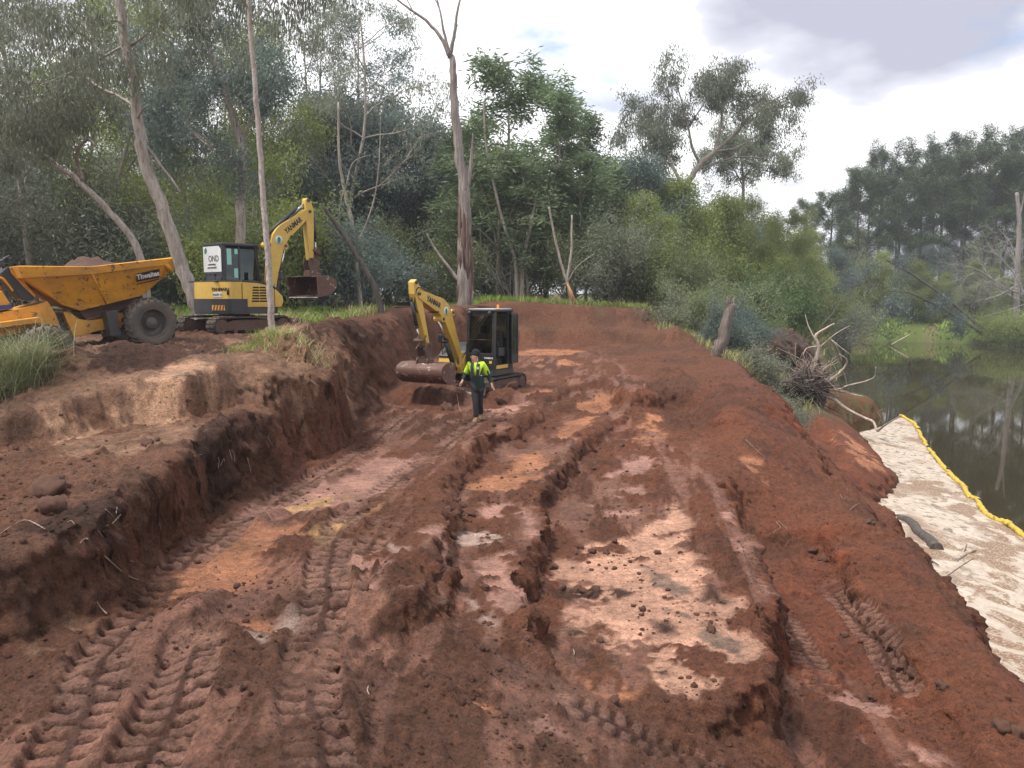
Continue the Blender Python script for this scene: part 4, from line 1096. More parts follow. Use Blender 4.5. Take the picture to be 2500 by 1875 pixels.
traced('small_gum', 'small airy gum right below the spreading gum, against a blue gap in clouds', 70,
       [([(1810,640),(1815,480),(1812,400),(1815,350)], 0.2, 0.05, 1.2), ([(1812,440),(1850,400),(1890,390)], 0.08, 0.02, 1.2), ([(1812,450),(1790,410),(1770,380)], 0.08, 0.02, 1.0)], 'gum', 211, ('gum', 12, 0.24, 0.26, 0.07, 0.5), (SPB, 8, 2.6, 0.3), depth=2.0)
# ------------------------------------------------------------------ machines
M_YEL = painted('yellow_paint', (0.66, 0.43, 0.075), 0.42, (0.22, 0.13, 0.07), 0.30, scale=2.2)
M_ORA = painted('orange_yellow_paint', (0.66, 0.30, 0.026), 0.45, (0.24, 0.125, 0.05), 0.75, scale=2.6, chips=(0.12, 0.06, 0.035))
M_BLK = painted('black_panel', (0.020, 0.021, 0.024), 0.38, (0.11, 0.075, 0.055), 0.22, scale=3.0)
M_DGR = painted('dark_grey_steel', (0.036, 0.037, 0.040), 0.5, (0.12, 0.075, 0.05), 0.45, scale=3.0)
M_RUB = painted('muddy_rubber', (0.045, 0.040, 0.036), 0.8, (0.14, 0.085, 0.058), 0.95, scale=3.5)
M_TYR = painted('tyre_rubber', (0.085, 0.072, 0.062), 0.8, (0.20, 0.15, 0.115), 0.8, scale=3.0)
M_MUD = painted('muddy_steel', (0.115, 0.066, 0.046), 0.7, (0.095, 0.05, 0.034), 0.8, scale=4.0)
M_BKT = painted('worn_bucket_steel', (0.125, 0.060, 0.042), 0.6, (0.085, 0.045, 0.03), 0.7, scale=2.2, chips=(0.42, 0.33, 0.28))
M_CHR = painted('chrome_rod', (0.62, 0.62, 0.62), 0.18, (0.3, 0.25, 0.2), 0.2, metal=0.9)
M_WHT = painted('white_panel', (0.72, 0.72, 0.70), 0.5, (0.4, 0.36, 0.32), 0.3, scale=3.0)
M_ROOF = painted('pale_roof', (0.55, 0.55, 0.52), 0.55, (0.3, 0.26, 0.22), 0.4)
M_TXT = painted('black_lettering', (0.02, 0.02, 0.02), 0.5, (0.05, 0.04, 0.03), 0.2)
M_GRN = painted('green_logo', (0.01, 0.22, 0.10), 0.5, (0.05, 0.1, 0.06), 0.2)
M_STK = painted('pale_green_sticker', (0.30, 0.62, 0.52), 0.5, (0.3, 0.4, 0.3), 0.3)
M_AMB = painted('amber_beacon', (0.75, 0.22, 0.02), 0.25, (0.4, 0.15, 0.05), 0.1)
M_BLU = painted('blue_decal', (0.02, 0.045, 0.20), 0.5, (0.1, 0.09, 0.09), 0.4)
M_RED = painted('brown_red_stripe', (0.22, 0.05, 0.02), 0.5, (0.15, 0.07, 0.05), 0.3)
M_SLOT = painted('dark_slot', (0.012, 0.008, 0.006), 0.8, (0.02, 0.015, 0.01), 0.3)
m_glass, nt, o = mat_new('tinted_glass')
gl = N(nt, 'ShaderNodeBsdfGlossy'); gl.inputs['Roughness'].default_value = 0.04; gl.inputs['Color'].default_value = (0.9, 0.95, 0.95, 1)
tr = N(nt, 'ShaderNodeBsdfTransparent'); tr.inputs['Color'].default_value = (0.34, 0.42, 0.39, 1)
fz = N(nt, 'ShaderNodeFresnel'); fz.inputs['IOR'].default_value = 1.6
mxg = N(nt, 'ShaderNodeMixShader'); nt.links.new(fz.outputs[0], mxg.inputs[0]); nt.links.new(tr.outputs[0], mxg.inputs[1]); nt.links.new(gl.outputs[0], mxg.inputs[2]); nt.links.new(mxg.outputs[0], o.inputs['Surface'])

def text_mesh(txt, size, bold=0.0, depth=0.004, shear=0.0):
    cu = bpy.data.curves.new('lettering', 'FONT'); cu.body = txt; cu.size = size; cu.extrude = depth; cu.offset = bold * size; cu.shear = shear
    cu.align_x = 'CENTER'; cu.align_y = 'CENTER'; cu.resolution_u = 3
    t = bpy.data.objects.new('lettering', cu); col.objects.link(t)
    dg = bpy.context.evaluated_depsgraph_get()
    me = bpy.data.meshes.new_from_object(t.evaluated_get(dg))
    bpy.data.objects.remove(t); bpy.data.curves.remove(cu)
    return me
def decal(name, txt, size, mat, parent, origin, right, up, bold=0.02, sx=1.0, shear=0.0):
    """lettering lying on a plane: origin, text direction, up direction"""
    me = text_mesh(txt, size, bold, 0.004, shear)
    X = Vector(right).normalized(); Y = Vector(up); Y = (Y - X * Y.dot(X)).normalized(); Z = X.cross(Y)
    M = Matrix(((X.x * sx, Y.x, Z.x, origin[0]), (X.y * sx, Y.y, Z.y, origin[1]), (X.z * sx, Y.z, Z.z, origin[2]), (0, 0, 0, 1)))
    me.transform(M)
    return link(name, me, mat, parent)
def flat(name, pts, mat, parent, thick=0.004, nrm=None):
    """a thin plate from coplanar corner points"""
    P = [Vector(p) for p in pts]
    n = (P[1] - P[0]).cross(P[2] - P[0]).normalized() if nrm is None else Vector(nrm)
    k = len(P)
    mb = MB(); mb.add([p + n * thick for p in P] + [p - n * thick for p in P], [tuple(range(k)), tuple(range(2 * k - 1, k - 1, -1))] + [(i, i + k, (i + 1) % k + k, (i + 1) % k) for i in range(k)])
    return mb.build(name, mat, parent)
PLAN = Matrix(((1, 0, 0, 0), (0, 0, 1, 0), (0, 1, 0, 0), (0, 0, 0, 1)))     # profile x,z becomes plan x,y

def crawler(root, y):
    """one rubber track with its frame, sprocket and rollers"""
    Rr, cx, w = 0.235, 0.96, 0.20
    def loop(r, n=14):
        P = []
        for k in range(n + 1):
            t = -math.pi / 2 + math.pi * k / n; P.append((cx + r * math.cos(t), 0.25 + r * math.sin(t)))
        for k in range(n + 1):
            t = math.pi / 2 + math.pi * k / n; P.append((-cx + r * math.cos(t), 0.25 + r * math.sin(t)))
        return P
    mb = MB()
    A, B = loop(Rr), loop(Rr - 0.035)
    n = len(A)
    v = [(a, y - w, b) for a, b in A] + [(a, y + w, b) for a, b in A] + [(a, y - w, b) for a, b in B] + [(a, y + w, b) for a, b in B]
    f = []
    for i in range(n):
        j = (i + 1) % n
        f += [(i, j, j + n, i + n), (j + 2 * n, i + 2 * n, i + 3 * n, j + 3 * n), (j, i, i + 2 * n, j + 2 * n), (i + n, j + n, j + 3 * n, i + 3 * n)]
    mb.add(v, f)
    per = 2 * (2 * cx) + 2 * math.pi * Rr; m = 46
    for k in range(m):                                             # tread bars moulded on the belt
        s = per * k / m
        if s < 2 * cx: p, a = (-cx + s, 0.25 - Rr), -math.pi / 2
        elif s < 2 * cx + math.pi * Rr: a = -math.pi / 2 + (s - 2 * cx) / Rr; p = (cx + Rr * math.cos(a), 0.25 + Rr * math.sin(a))
        elif s < 4 * cx + math.pi * Rr: p, a = (cx - (s - 2 * cx - math.pi * Rr), 0.25 + Rr), math.pi / 2
        else: a = math.pi / 2 + (s - 4 * cx - math.pi * Rr) / Rr; p = (-cx + Rr * math.cos(a), 0.25 + Rr * math.sin(a))
        M = Matrix.Translation((p[0], y, p[1])) @ Matrix.Rotation(-a, 4, 'Y')
        off = 0.0 if k % 2 else 0.02
        mb.box((-0.004, -w + 0.005 + off, -0.03), (0.022, -0.01, 0.03), M); mb.box((-0.004, 0.01, -0.03), (0.022, w - 0.005 - off, 0.03), M)
    tr = mb.build('track', M_RUB, root)
    MB().prism(roundpoly([(-0.8, 0.12), (0.8, 0.12), (0.86, 0.30), (0.6, 0.40), (-0.6, 0.40), (-0.86, 0.30)], 0.05), y - 0.13, y + 0.13).build('track_frame', M_MUD, tr)
    for x, r in ((cx, 0.18), (-cx, 0.18), (-0.55, 0.07), (-0.2, 0.07), (0.2, 0.07), (0.55, 0.07)):
        mr = MB(); z = 0.25 if r > 0.1 else 0.13
        mr.cyl((x, y - 0.175, z), (x, y + 0.175, z), r, 18); mr.cyl((x, y - 0.19, z), (x, y + 0.19, z), r * 0.42, 12)
        mr.build('roller' if r < 0.1 else 'drive_wheel', M_MUD, tr)
    return tr

def excavator(label, loc, yaw, boom_a, arm_a, arm_len, bucket_w, bucket_rot, sign, beacon, text_side):
    root = empty('excavator', loc, (0, 0, yaw)); tag(root, label, 'excavator', 'yellow and black tracked excavators')
    # undercarriage
    crawler(root, -0.78); crawler(root, 0.78)
    mb = MB(); mb.box((-0.6, -0.6, 0.2), (0.6, 0.6, 0.42), None, 0.03); mb.cyl((0, 0, 0.40), (0, 0, 0.56), 0.42, 28); mb.build('undercarriage', M_DGR, root)
    bl = MB(); bl.prism([(1.42, 0.08), (1.47, 0.08), (1.42, 0.24), (1.47, 0.42), (1.42, 0.42), (1.36, 0.24)], -0.97, 0.97)
    for s in (-0.35, 0.35):
        bl.tube([(0.5, s, 0.3), (1.38, s, 0.22)], 0.06, 6)
    b_ = bl.build('dozer_blade', M_BKT, root)
    flat('cutting_edge', [(1.475, -0.96, 0.05), (1.475, 0.96, 0.05), (1.475, 0.96, 0.12), (1.475, -0.96, 0.12)], M_WHT, b_, 0.006)
    # house
    plan = [(-0.98, 0.25), (-0.90, -0.38), (-0.62, -0.93), (0.70, -0.93), (0.98, -0.70), (0.98, 0.30), (0.90, 0.95), (-0.35, 0.95), (-0.80, 0.72)]
    rp = roundpoly(plan, [0.25, 0.12, 0.12, 0.2, 0.2, 0.05, 0.1, 0.25, 0.25])
    MB().prism(rp, 0.56, 0.735, PLAN).build('platform', M_DGR, root)
    cut = [(-0.98, 0.25), (-0.90, -0.38), (-0.62, -0.93), (-0.30, -0.93), (-0.30, 0.95), (-0.35, 0.95), (-0.80, 0.72)]
    cow = MB().prism(roundpoly(cut, [0.25, 0.12, 0.10, 0, 0, 0, 0.25]), 0.74, 1.42, PLAN)
    prof = [(-0.298, 0.74), (0.92, 0.74), (1.00, 0.90), (0.96, 1.06), (0.78, 1.22), (0.50, 1.34), (0.15, 1.40), (-0.298, 1.42)]
    cow.prism(prof, -0.93, -0.03, None, 0.025)
    cowl = cow.build('engine_cowl', M_YEL, root)
    k = 1.015
    cw = [(-0.99, 0.26), (-0.912, -0.385), (-0.632, -0.945), (-0.16, -0.945), (-0.16, -0.7), (-0.40, 0.6), (-0.81, 0.74)]
    MB().prism(roundpoly(cw, [0.25, 0.12, 0.10, 0, 0, 0, 0.2]), 0.60, 0.97, PLAN).build('counterweight', M_BLK, root)
    tp = [(-0.30, 1.425), (0.15, 1.405), (0.50, 1.345), (0.79, 1.225), (0.98, 1.06), (0.99, 1.10), (0.81, 1.27), (0.52, 1.39), (0.15, 1.455), (-0.30, 1.47)]
    MB().prism(tp, -0.92, -0.06).build('cowl_trim', M_BLK, root)
    MB().box((-0.86, -0.60, 1.42), (-0.30, 0.86, 1.46), None, 0.015).build('rear_deck', M_BLK, root)
    # louvres on the right flank
    pan = MB().prism(roundpoly([(-0.12, 0.82), (0.66, 0.82), (0.62, 1.10), (0.45, 1.30), (0.02, 1.31), (-0.10, 1.05)], 0.08), -0.938, -0.925).build('vent_grille', M_YEL, root)
    for i in range(6):
        z = 0.885 + 0.075 * i
        for x0, x1 in ((-0.02 + 0.01 * i, 0.21), (0.235, 0.47 - 0.01 * i)):
            MB().prism([(x0 - 0.02, z), (x1, z), (x1 - 0.02, z + 0.042), (x0, z + 0.042)], -0.946, -0.934).build('vent_slot', M_SLOT, pan)
    for x in (-0.315, 0.70):
        MB().box((x - 0.008, -0.936, 0.76), (x + 0.008, -0.928, 1.38)).build('panel_seam', M_SLOT, cowl)
    # rear corner panel: maker's name, plate, stripes, latch
    a, b2 = Vector((-0.90, -0.38, 0)), Vector((-0.62, -0.93, 0)); d = (b2 - a).normalized(); nn = Vector((d.y, -d.x, 0))
    if nn.dot(Vector((-1, -1, 0))) < 0: nn = -nn
    cpt = (a + b2) / 2 + nn * 0.004
    decal('maker_name', 'YANMAR', 0.12, M_TXT, cowl, cpt + Vector((0, 0, 1.22)) - d * 0.06, d, (0, 0, 1), 0.03, 0.95)
    pl = flat('number_plate', [cpt - d * 0.24 + Vector((0, 0, 1.02)), cpt + d * 0.02 + Vector((0, 0, 1.02)), cpt + d * 0.02 + Vector((0, 0, 1.14)), cpt - d * 0.24 + Vector((0, 0, 1.14))], M_WHT, cowl, 0.004, nn)
    decal('plate_number', '6638 O', 0.085, M_TXT, pl, cpt + nn * 0.006 + Vector((0, 0, 1.08)) - d * 0.11, d, (0, 0, 1), 0.01)
    MB().tube([tuple(cpt + d * 0.20 + Vector((0, 0, 1.08))), tuple(cpt + d * 0.20 + Vector((0, 0, 1.26)))], 0.032, 10).build('door_latch', M_BLK, cowl)
    st = flat('warning_plate', [cpt + nn * 0.016 - d * 0.28 + Vector((0, 0, 0.66)), cpt + nn * 0.016 + d * 0.10 + Vector((0, 0, 0.66)), cpt + nn * 0.016 + d * 0.10 + Vector((0, 0, 0.80)), cpt + nn * 0.016 - d * 0.28 + Vector((0, 0, 0.80))], M_YEL, root, 0.004, nn)
    for q in range(4):
        o_ = cpt + nn * 0.022 - d * (0.26 - 0.09 * q)
        flat('stripe', [o_ + Vector((0, 0, 0.662)), o_ + d * 0.05 + Vector((0, 0, 0.662)), o_ + d * 0.085 + Vector((0, 0, 0.798)), o_ + d * 0.035 + Vector((0, 0, 0.798))], M_RED, st, 0.003, nn)
    # cab
    x0, x1, y0, y1, zb, zt = -0.30, 0.90, 0.0, 0.96, 0.74, 2.50
    cab = MB()
    fx = x1 - 0.10                                                   # windscreen leans back
    def pil(p, q, w=0.045, dpt=0.045):
        p, q = Vector(p), Vector(q)
        cab.add([p + Vector((-w, -dpt, 0)), p + Vector((w, -dpt, 0)), p + Vector((w, dpt, 0)), p + Vector((-w, dpt, 0)), q + Vector((-w, -dpt, 0)), q + Vector((w, -dpt, 0)), q + Vector((w, dpt, 0)), q + Vector((-w, dpt, 0))],
                [(3, 2, 1, 0), (4, 5, 6, 7), (0, 1, 5, 4), (1, 2, 6, 5), (2, 3, 7, 6), (3, 0, 4, 7)])
    for yy in (y0 + 0.045, y1 - 0.045):
        pil((x0 + 0.05, yy, zb), (x0 + 0.05, yy, zt - 0.05), 0.05)
        pil((x1 - 0.05, yy, zb), (fx - 0.03, yy, zt - 0.05))
    pil((0.22, y0 + 0.03, zb), (0.22, y0 + 0.03, zt - 0.05), 0.02, 0.02)
    pil((0.0, y1 - 0.03, zb), (0.0, y1 - 0.03, zt - 0.05), 0.025, 0.03)
    cab.box((x0, y0 + 0.004, zb), (x1 - 0.002, y0 + 0.05, 1.50)); cab.box((x0, y0 + 0.004, zb), (x0 + 0.05, y1 - 0.004, 1.62))
    cab.box((x0 + 0.002, y1 - 0.05, zb), (0.02, y1 - 0.006, 1.30)); cab.box((x1 - 0.05, y0 + 0.006, zb), (x1 - 0.006, y1 - 0.006, 1.22), None, 0.012)
    cab.box((x0 + 0.01, y0 + 0.01, zb - 0.03), (x1 - 0.01, y1 - 0.01, zb + 0.02))
    cab.box((x0 + 0.01, y0 + 0.01, zt - 0.13), (x0 + 0.06, y1 - 0.01, zt - 0.04)); cab.box((fx - 0.08, y0 + 0.01, zt - 0.17), (fx + 0.01, y1 - 0.01, zt - 0.04))
    cb = cab.build('cab', M_BLK, root)
    MB().box((x0 - 0.02, y0 - 0.015, zt - 0.07), (fx + 0.05, y1 + 0.015, zt + 0.02), None, 0.035).build('roof', M_BLK, cb)
    MB().box((x0 + 0.03, y0 + 0.04, zt + 0.012), (fx - 0.02, y1 - 0.04, zt + 0.034), None, 0.008).build('roof_plate', M_DGR if sign else M_ROOF, cb)
    def pane(pts):
        flat('window_pane', pts, m_glass, cb, 0.003)
    pane([(x0 + 0.10, y0 + 0.02, 1.50), (0.20, y0 + 0.02, 1.50), (0.20, y0 + 0.02, 2.37), (x0 + 0.10, y0 + 0.02, 2.37)])
    pane([(0.24, y0 + 0.02, 1.50), (x1 - 0.13, y0 + 0.02, 1.50), (fx - 0.07, y0 + 0.02, 2.37), (0.24, y0 + 0.02, 2.37)])
    pane([(x1 - 0.045, y0 + 0.08, 1.22), (x1 - 0.045, y1 - 0.08, 1.22), (fx - 0.02, y1 - 0.08, 2.36), (fx - 0.02, y0 + 0.08, 2.36)])
    pane([(x0 + 0.02, y0 + 0.1, 1.62), (x0 + 0.02, y1 - 0.1, 1.62), (x0 + 0.02, y1 - 0.1, 2.37), (x0 + 0.02, y0 + 0.1, 2.37)])
    pane([(x0 + 0.10, y1 - 0.02, 1.30), (-0.03, y1 - 0.02, 1.30), (-0.03, y1 - 0.02, 2.37), (x0 + 0.10, y1 - 0.02, 2.37)])
    # door: shut, or folded back along the flank
    q0, q1 = (0.03, 0.80) if sign else (-0.52, -0.09)
    yd = 0.965 if sign else 1.0
    dr = MB()
    for lo, hi in (((q0, yd, 0.86), (q0 + 0.05, yd + 0.035, 2.38)), ((q1 - 0.05, yd, 0.86), (q1, yd + 0.035, 2.38)), ((q0 + 0.05, yd, 2.32), (q1 - 0.05, yd + 0.035, 2.38)), ((q0 + 0.05, yd, 0.86), (q1 - 0.05, yd + 0.035, 1.15))):
        dr.box(lo, hi)
    dd = dr.build('door', M_BLK, root); flat('door_pane', [(q0 + 0.05, yd + 0.017, 1.15), (q1 - 0.05, yd + 0.017, 1.15), (q1 - 0.05, yd + 0.017, 2.32), (q0 + 0.05, yd + 0.017, 2.32)], m_glass, dd, 0.003)
    MB().tube([(q1 - 0.1, yd + 0.04, 1.25), (q1 - 0.1, yd + 0.08, 1.3), (q1 - 0.1, yd + 0.08, 1.6), (q1 - 0.1, yd + 0.04, 1.65)], 0.012, 6).build('handle', M_DGR, dd)
    # inside
    se = MB(); se.box((-0.12, 0.28, 1.05), (0.34, 0.72, 1.18), None, 0.04); se.box((-0.20, 0.30, 1.15), (-0.06, 0.70, 1.85), None, 0.05); se.box((-0.1, 0.3, 0.76), (0.3, 0.7, 1.05))
    se.build('seat', M_DGR, cb)
    lv = MB()
    for yy in (0.20, 0.80):
        lv.box((-0.05, yy - 0.06, 1.1), (0.40, yy + 0.06, 1.36), None, 0.02); lv.tube([(0.35, yy, 1.36), (0.38, yy, 1.56)], 0.02, 6)
    for yy in (0.42, 0.54):
        lv.tube([(0.62, yy, 0.76), (0.60, yy, 1.35)], 0.012, 6)
    lv.build('controls', M_DGR, cb)
    MB().box((0.05, 0.955, 0.755), (0.76, 0.972, 0.86)).build('door_step', M_YEL, cb)
    wp = MB(); wp.tube([(x1 - 0.02, 0.18, 1.95), (fx + 0.015, 0.55, 2.36)], 0.008, 5); wp.tube([(x1 - 0.02, 0.28, 1.92), (fx + 0.015, 0.60, 2.36)], 0.008, 5); wp.tube([(x1 - 0.045, 0.1, 1.62), (x1 - 0.04, 0.86, 1.62)], 0.010, 5)
    wp.build('wiper', M_BLK, cb)
    for yy in (0.10, 0.80):
        MB().lathe([(0, 0), (0.05, 0), (0.06, 0.05), (0.03, 0.09), (0, 0.09)], 12, Matrix.Translation((fx + 0.1, yy, zt - 0.09)) @ Matrix.Rotation(R(-90), 4, 'Y')).build('work_light', M_DGR, cb)
    decal('maker_name', 'YANMAR', 0.075, M_WHT, cb, (x1 + 0.002, 0.78, 1.08), (0, 1, 0), (0, 0, 1), 0.02)
    flat('small_plate', [(x1 - 0.003, 0.80, 0.92), (x1 - 0.003, 0.89, 0.92), (x1 - 0.003, 0.89, 1.0), (x1 - 0.003, 0.80, 1.0)], M_YEL, cb, 0.006)
    if beacon:
        bc = MB(); bc.lathe([(0.045, 0), (0.045, 0.03), (0.04, 0.035), (0.04, 0.11), (0.03, 0.13), (0, 0.135)], 16, Matrix.Translation((0.35, 0.80, zt + 0.02)))
        bc.build('beacon', M_AMB, cb)
    if sign:
        bd = flat('sign_board', [(x0 - 0.02, y1 - 0.02, 1.72), (x0 - 0.02, y0 + 0.03, 1.72), (x0 - 0.02, y0 + 0.03, 2.32), (x0 - 0.02, y0 + 0.14, 2.43), (x0 - 0.02, y1 - 0.02, 2.43)], M_WHT, cb, 0.008, (-1, 0, 0))
        xs = x0 - 0.032
        decal('sign_name', 'OND', 0.24, M_DGR, bd, (xs, 0.40, 2.08), (0, -1, 0), (0, 0, 1), 0.0, 0.95)
        decal('sign_small_print', 'contracting', 0.085, M_DGR, bd, (xs, 0.50, 1.93), (0, -1, 0), (0, 0, 1), 0.0); decal('sign_small_print', 'environmental', 0.08, M_DGR, bd, (xs, 0.50, 1.84), (0, -1, 0), (0, 0, 1), 0.0)
        flat('leaf_logo', [(xs, 0.84, 2.22), (xs, 0.77, 2.25), (xs, 0.73, 2.33), (xs, 0.78, 2.40), (xs, 0.84, 2.37), (xs, 0.87, 2.30)], M_GRN, bd, 0.003, (-1, 0, 0))
        for pts in ([(-0.16, 1.92), (-0.02, 1.92), (-0.02, 2.36), (-0.16, 2.36)], [(0.08, 2.22), (0.18, 2.22), (0.18, 2.36), (0.08, 2.36)], [(0.05, 1.56), (0.17, 1.56), (0.17, 1.82), (0.05, 1.82)]):
            flat('sticker', [(x, y0 + 0.008, z) for x, z in pts], M_STK, cb, 0.002, (0, -1, 0))
        pn = MB(); pn.box((x0 - 0.012, 0.1, 1.50), (x0 - 0.002, 0.3, 1.58)); pn.box((x0 - 0.012, 0.42, 1.5), (x0 - 0.002, 0.50, 1.66)); pn.box((x0 - 0.03, 0.02, 1.66), (x0 - 0.001, 0.94, 1.70))
        pn.build('rear_fittings', M_DGR, cb)
    # mirror on the right front
    mr = MB(); mr.tube([(0.92, -0.80, 1.05), (0.98, -0.82, 1.45), (0.98, -0.82, 1.55)], 0.015, 6); mr.box((0.95, -0.93, 1.5), (1.0, -0.76, 1.75), None, 0.02); mr.build('mirror', M_BLK, root)
    MB().prism([(0.80, 0.66), (1.02, 0.60), (1.10, 0.80), (1.06, 1.22), (0.92, 1.25), (0.84, 0.98)], -0.42, -0.06, None, 0.02).build('swing_bracket', M_YEL, root)
    # boom, arm, bucket in the plane y = yb
    yb = -0.24
    F0 = Vector((0.98, 0, 1.02))
    ca, sa = math.cos(boom_a), math.sin(boom_a)
    def bo(u, v): return (F0.x + u * ca - v * sa, F0.z + u * sa + v * ca)
    cl = smooth_line([(0, 0, 0), (0.75, 0.27, 0), (1.62, 0.52, 0), (2.25, 0.30, 0), (2.90, 0.0, 0)], 5)
    hd = [0.10, 0.15, 0.25, 0.19, 0.11]
    up_, lo_ = [], []
    for i, p in enumerate(cl):
        t = i / (len(cl) - 1) * 4; k0 = min(int(t), 3); h = hd[k0] + (hd[k0 + 1] - hd[k0]) * (t - k0)
        dv = (cl[min(i + 1, len(cl) - 1)] - cl[max(i - 1, 0)]).normalized(); nv = Vector((-dv.y, dv.x, 0))
        a_, b_ = p + nv * h, p - nv * h
        up_.append(bo(a_.x, a_.y)); lo_.append(bo(b_.x, b_.y))
    bm_ = MB(); bm_.prism(up_ + lo_[::-1], yb - 0.13, yb + 0.13, None, 0.012)
    for q in ((1.28, 0.74), (1.55, 0.26)):
        c0 = bo(*q)
        bm_.prism([(c0[0] + 0.10 * math.cos(t), c0[1] + 0.10 * math.sin(t)) for t in [2 * math.pi * k / 10 for k in range(10)]], yb - 0.142, yb + 0.142)
    boom = bm_.build('boom', M_YEL, root)
    for q in ((0, 0), (1.28, 0.74), (1.55, 0.26), (2.90, 0), (1.9, 0.22)):
        c0 = bo(*q); MB().cyl((c0[0], yb - 0.165, c0[1]), (c0[0], yb + 0.165, c0[1]), 0.045 if q != (1.9, 0.22) else 0.03, 12).build('pin', M_DGR, boom)
    s = text_side                                                    # -1: right flank, +1: left flank
    ys = yb + s * 0.134
    tdir = Vector((*bo(1, 0), 0)) - Vector((*bo(0, 0), 0)); sl = -0.42
    cs, sn = math.cos(sl), math.sin(sl)
    def dvec(u, v): p, q = bo(u, v), bo(0, 0); return Vector((p[0] - q[0], 0, p[1] - q[1]))
    rt, u2 = dvec(cs, sn), dvec(-sn, cs)
    c0 = bo(2.22, 0.30)
    decal('maker_name', 'YANMAR', 0.21, M_TXT, boom, (c0[0], ys, c0[1]), rt if s < 0 else -rt, u2, 0.03, 0.82)
    c0 = bo(1.58, 0.53)
    Mx = Matrix.Translation((c0[0], ys, c0[1])) @ Matrix.Rotation(R(90 if s < 0 else -90), 4, 'X')
    lg = MB().lathe([(0, 0.004), (0.125, 0.004), (0.125, -0.01)], 24, Mx).build('logo_disc', M_WHT, boom)
    lf = [(0, -0.10), (0.05, -0.03), (0.055, 0.04), (0.0, 0.10), (-0.05, 0.04), (-0.05, -0.03)]
    flat('logo_leaf', [(c0[0] + a_, ys + s * 0.008, c0[1] + b_) for a_, b_ in lf], M_GRN, lg, 0.003, (0, s, 0))
    T = bo(2.90, 0)
    ar, br = math.sin(arm_a), -math.cos(arm_a)                        # arm direction: down, swung out by arm_a
    def am(u, v): return (T[0] + u * ar - v * br, T[1] + u * br + v * ar)   # v towards the outside (+r)
    pa = [(-0.40, -0.05), (-0.36, 0.09), (-0.05, 0.17), (0.35, 0.15), (arm_len, 0.07), (arm_len + 0.06, 0.0), (arm_len, -0.07), (0.4, -0.11), (-0.02, -0.14), (-0.34, -0.10)]
    arm = MB().prism([am(*q) for q in pa], yb - 0.10, yb + 0.10, None, 0.012).build('arm', M_YEL, root)
    for q in ((-0.33, 0.0), (arm_len, 0)):
        c0 = am(*q); MB().cyl((c0[0], yb - 0.14, c0[1]), (c0[0], yb + 0.14, c0[1]), 0.05, 12).build('pin', M_DGR, arm)
    def ram(name, p, q, r, frac=0.58, twin=None):
        p, q = Vector((p[0], yb, p[1])), Vector((q[0], yb, q[1])); m_ = p.lerp(q, frac)
        c_ = MB(); c_.cyl(p, m_, r, 14); c_.cyl(p.lerp(m_, 0.93), m_, r * 1.15, 14); o_ = c_.build(name, M_BLK, root)
        MB().cyl(m_, q, r * 0.5, 12).build('rod', M_CHR, o_)
        return o_
    ram('boom_cylinder', (1.14, 0.72), bo(1.55, 0.20), 0.075, 0.62)
    cyl = ram('arm_cylinder', bo(1.28, 0.80), am(-0.33, 0.0), 0.06, 0.62)
    if sign:
        g0, g1 = bo(1.40, 0.92), am(-0.33, -0.06); g1 = (g0[0] + (g1[0] - g0[0]) * 0.8, g0[1] + (g1[1] - g0[1]) * 0.8)
        MB().tube([(g0[0], yb, g0[1]), (g1[0], yb, g1[1])], 0.055, 6).build('cylinder_guard', M_DGR, cyl)
    lk = am(arm_len - 0.22, 0.24)
    ram('bucket_cylinder', am(0.15, 0.24), lk, 0.05, 0.66)
    for yy in (yb - 0.08, yb - 0.04, yb + 0.05):
        pts = [bo(1.9, 0.56), bo(2.5, 0.42), (T[0] + 0.05, T[1] + 0.16), am(0.25, 0.20 if not sign else 0.05), am(0.5, 0.13)]
        MB().tube(smooth_line([(a_, yy + (0.06 if i == 2 else 0), b_) for i, (a_, b_) in enumerate(pts)], 4), 0.017, 5).build('hose', M_BLK, boom)
    for yy in (yb - 0.09, yb + 0.09):
        pts = [(1.05, 0.80), (1.12, 1.05), bo(0.35, 0.28), bo(1.0, 0.58)]
        MB().tube(smooth_line([(a_, yy, b_) for a_, b_ in pts], 4), 0.018, 5).build('hose', M_BLK, boom)
    for dy in (-0.06, 0.0, 0.06):
        MB().tube(smooth_line([(*(lambda q: (q[0], yb + dy, q[1]))(bo(u, v)),) for u, v in ((0.3, 0.27), (0.9, 0.53), (1.25, 0.69))], 4), 0.013, 5).build('pipe', M_YEL, boom)
    # hitch and bucket
    E = am(arm_len, 0)
    cb_, sb_ = math.cos(bucket_rot), math.sin(bucket_rot)
    def bk(u, v): return (E[0] + u * cb_ - v * sb_, E[1] + u * sb_ + v * cb_)
    hi = MB()
    hi.prism([bk(-0.10, 0.06), bk(0.10, 0.06), bk(0.28, -0.10), bk(0.16, -0.34), bk(-0.12, -0.34), bk(-0.16, -0.1)], yb - 0.15, yb - 0.11); hi.prism([bk(-0.10, 0.06), bk(0.10, 0.06), bk(0.28, -0.10), bk(0.16, -0.34), bk(-0.12, -0.34), bk(-0.16, -0.1)], yb + 0.11, yb + 0.15)
    hi.prism([bk(-0.12, -0.30), bk(0.16, -0.30), bk(0.14, -0.50), bk(-0.14, -0.50)], yb - 0.16, yb + 0.16, None, 0.02)
    hi.tube([(lk[0], yb, lk[1]), (bk(0.24, -0.08)[0], yb, bk(0.24, -0.08)[1])], 0.05, 8); hi.cyl((bk(0, 0)[0], yb - 0.2, bk(0, 0)[1]), (bk(0, 0)[0], yb + 0.2, bk(0, 0)[1]), 0.05, 10); hi.cyl((lk[0], yb - 0.17, lk[1]), (lk[0], yb + 0.17, lk[1]), 0.06, 10)
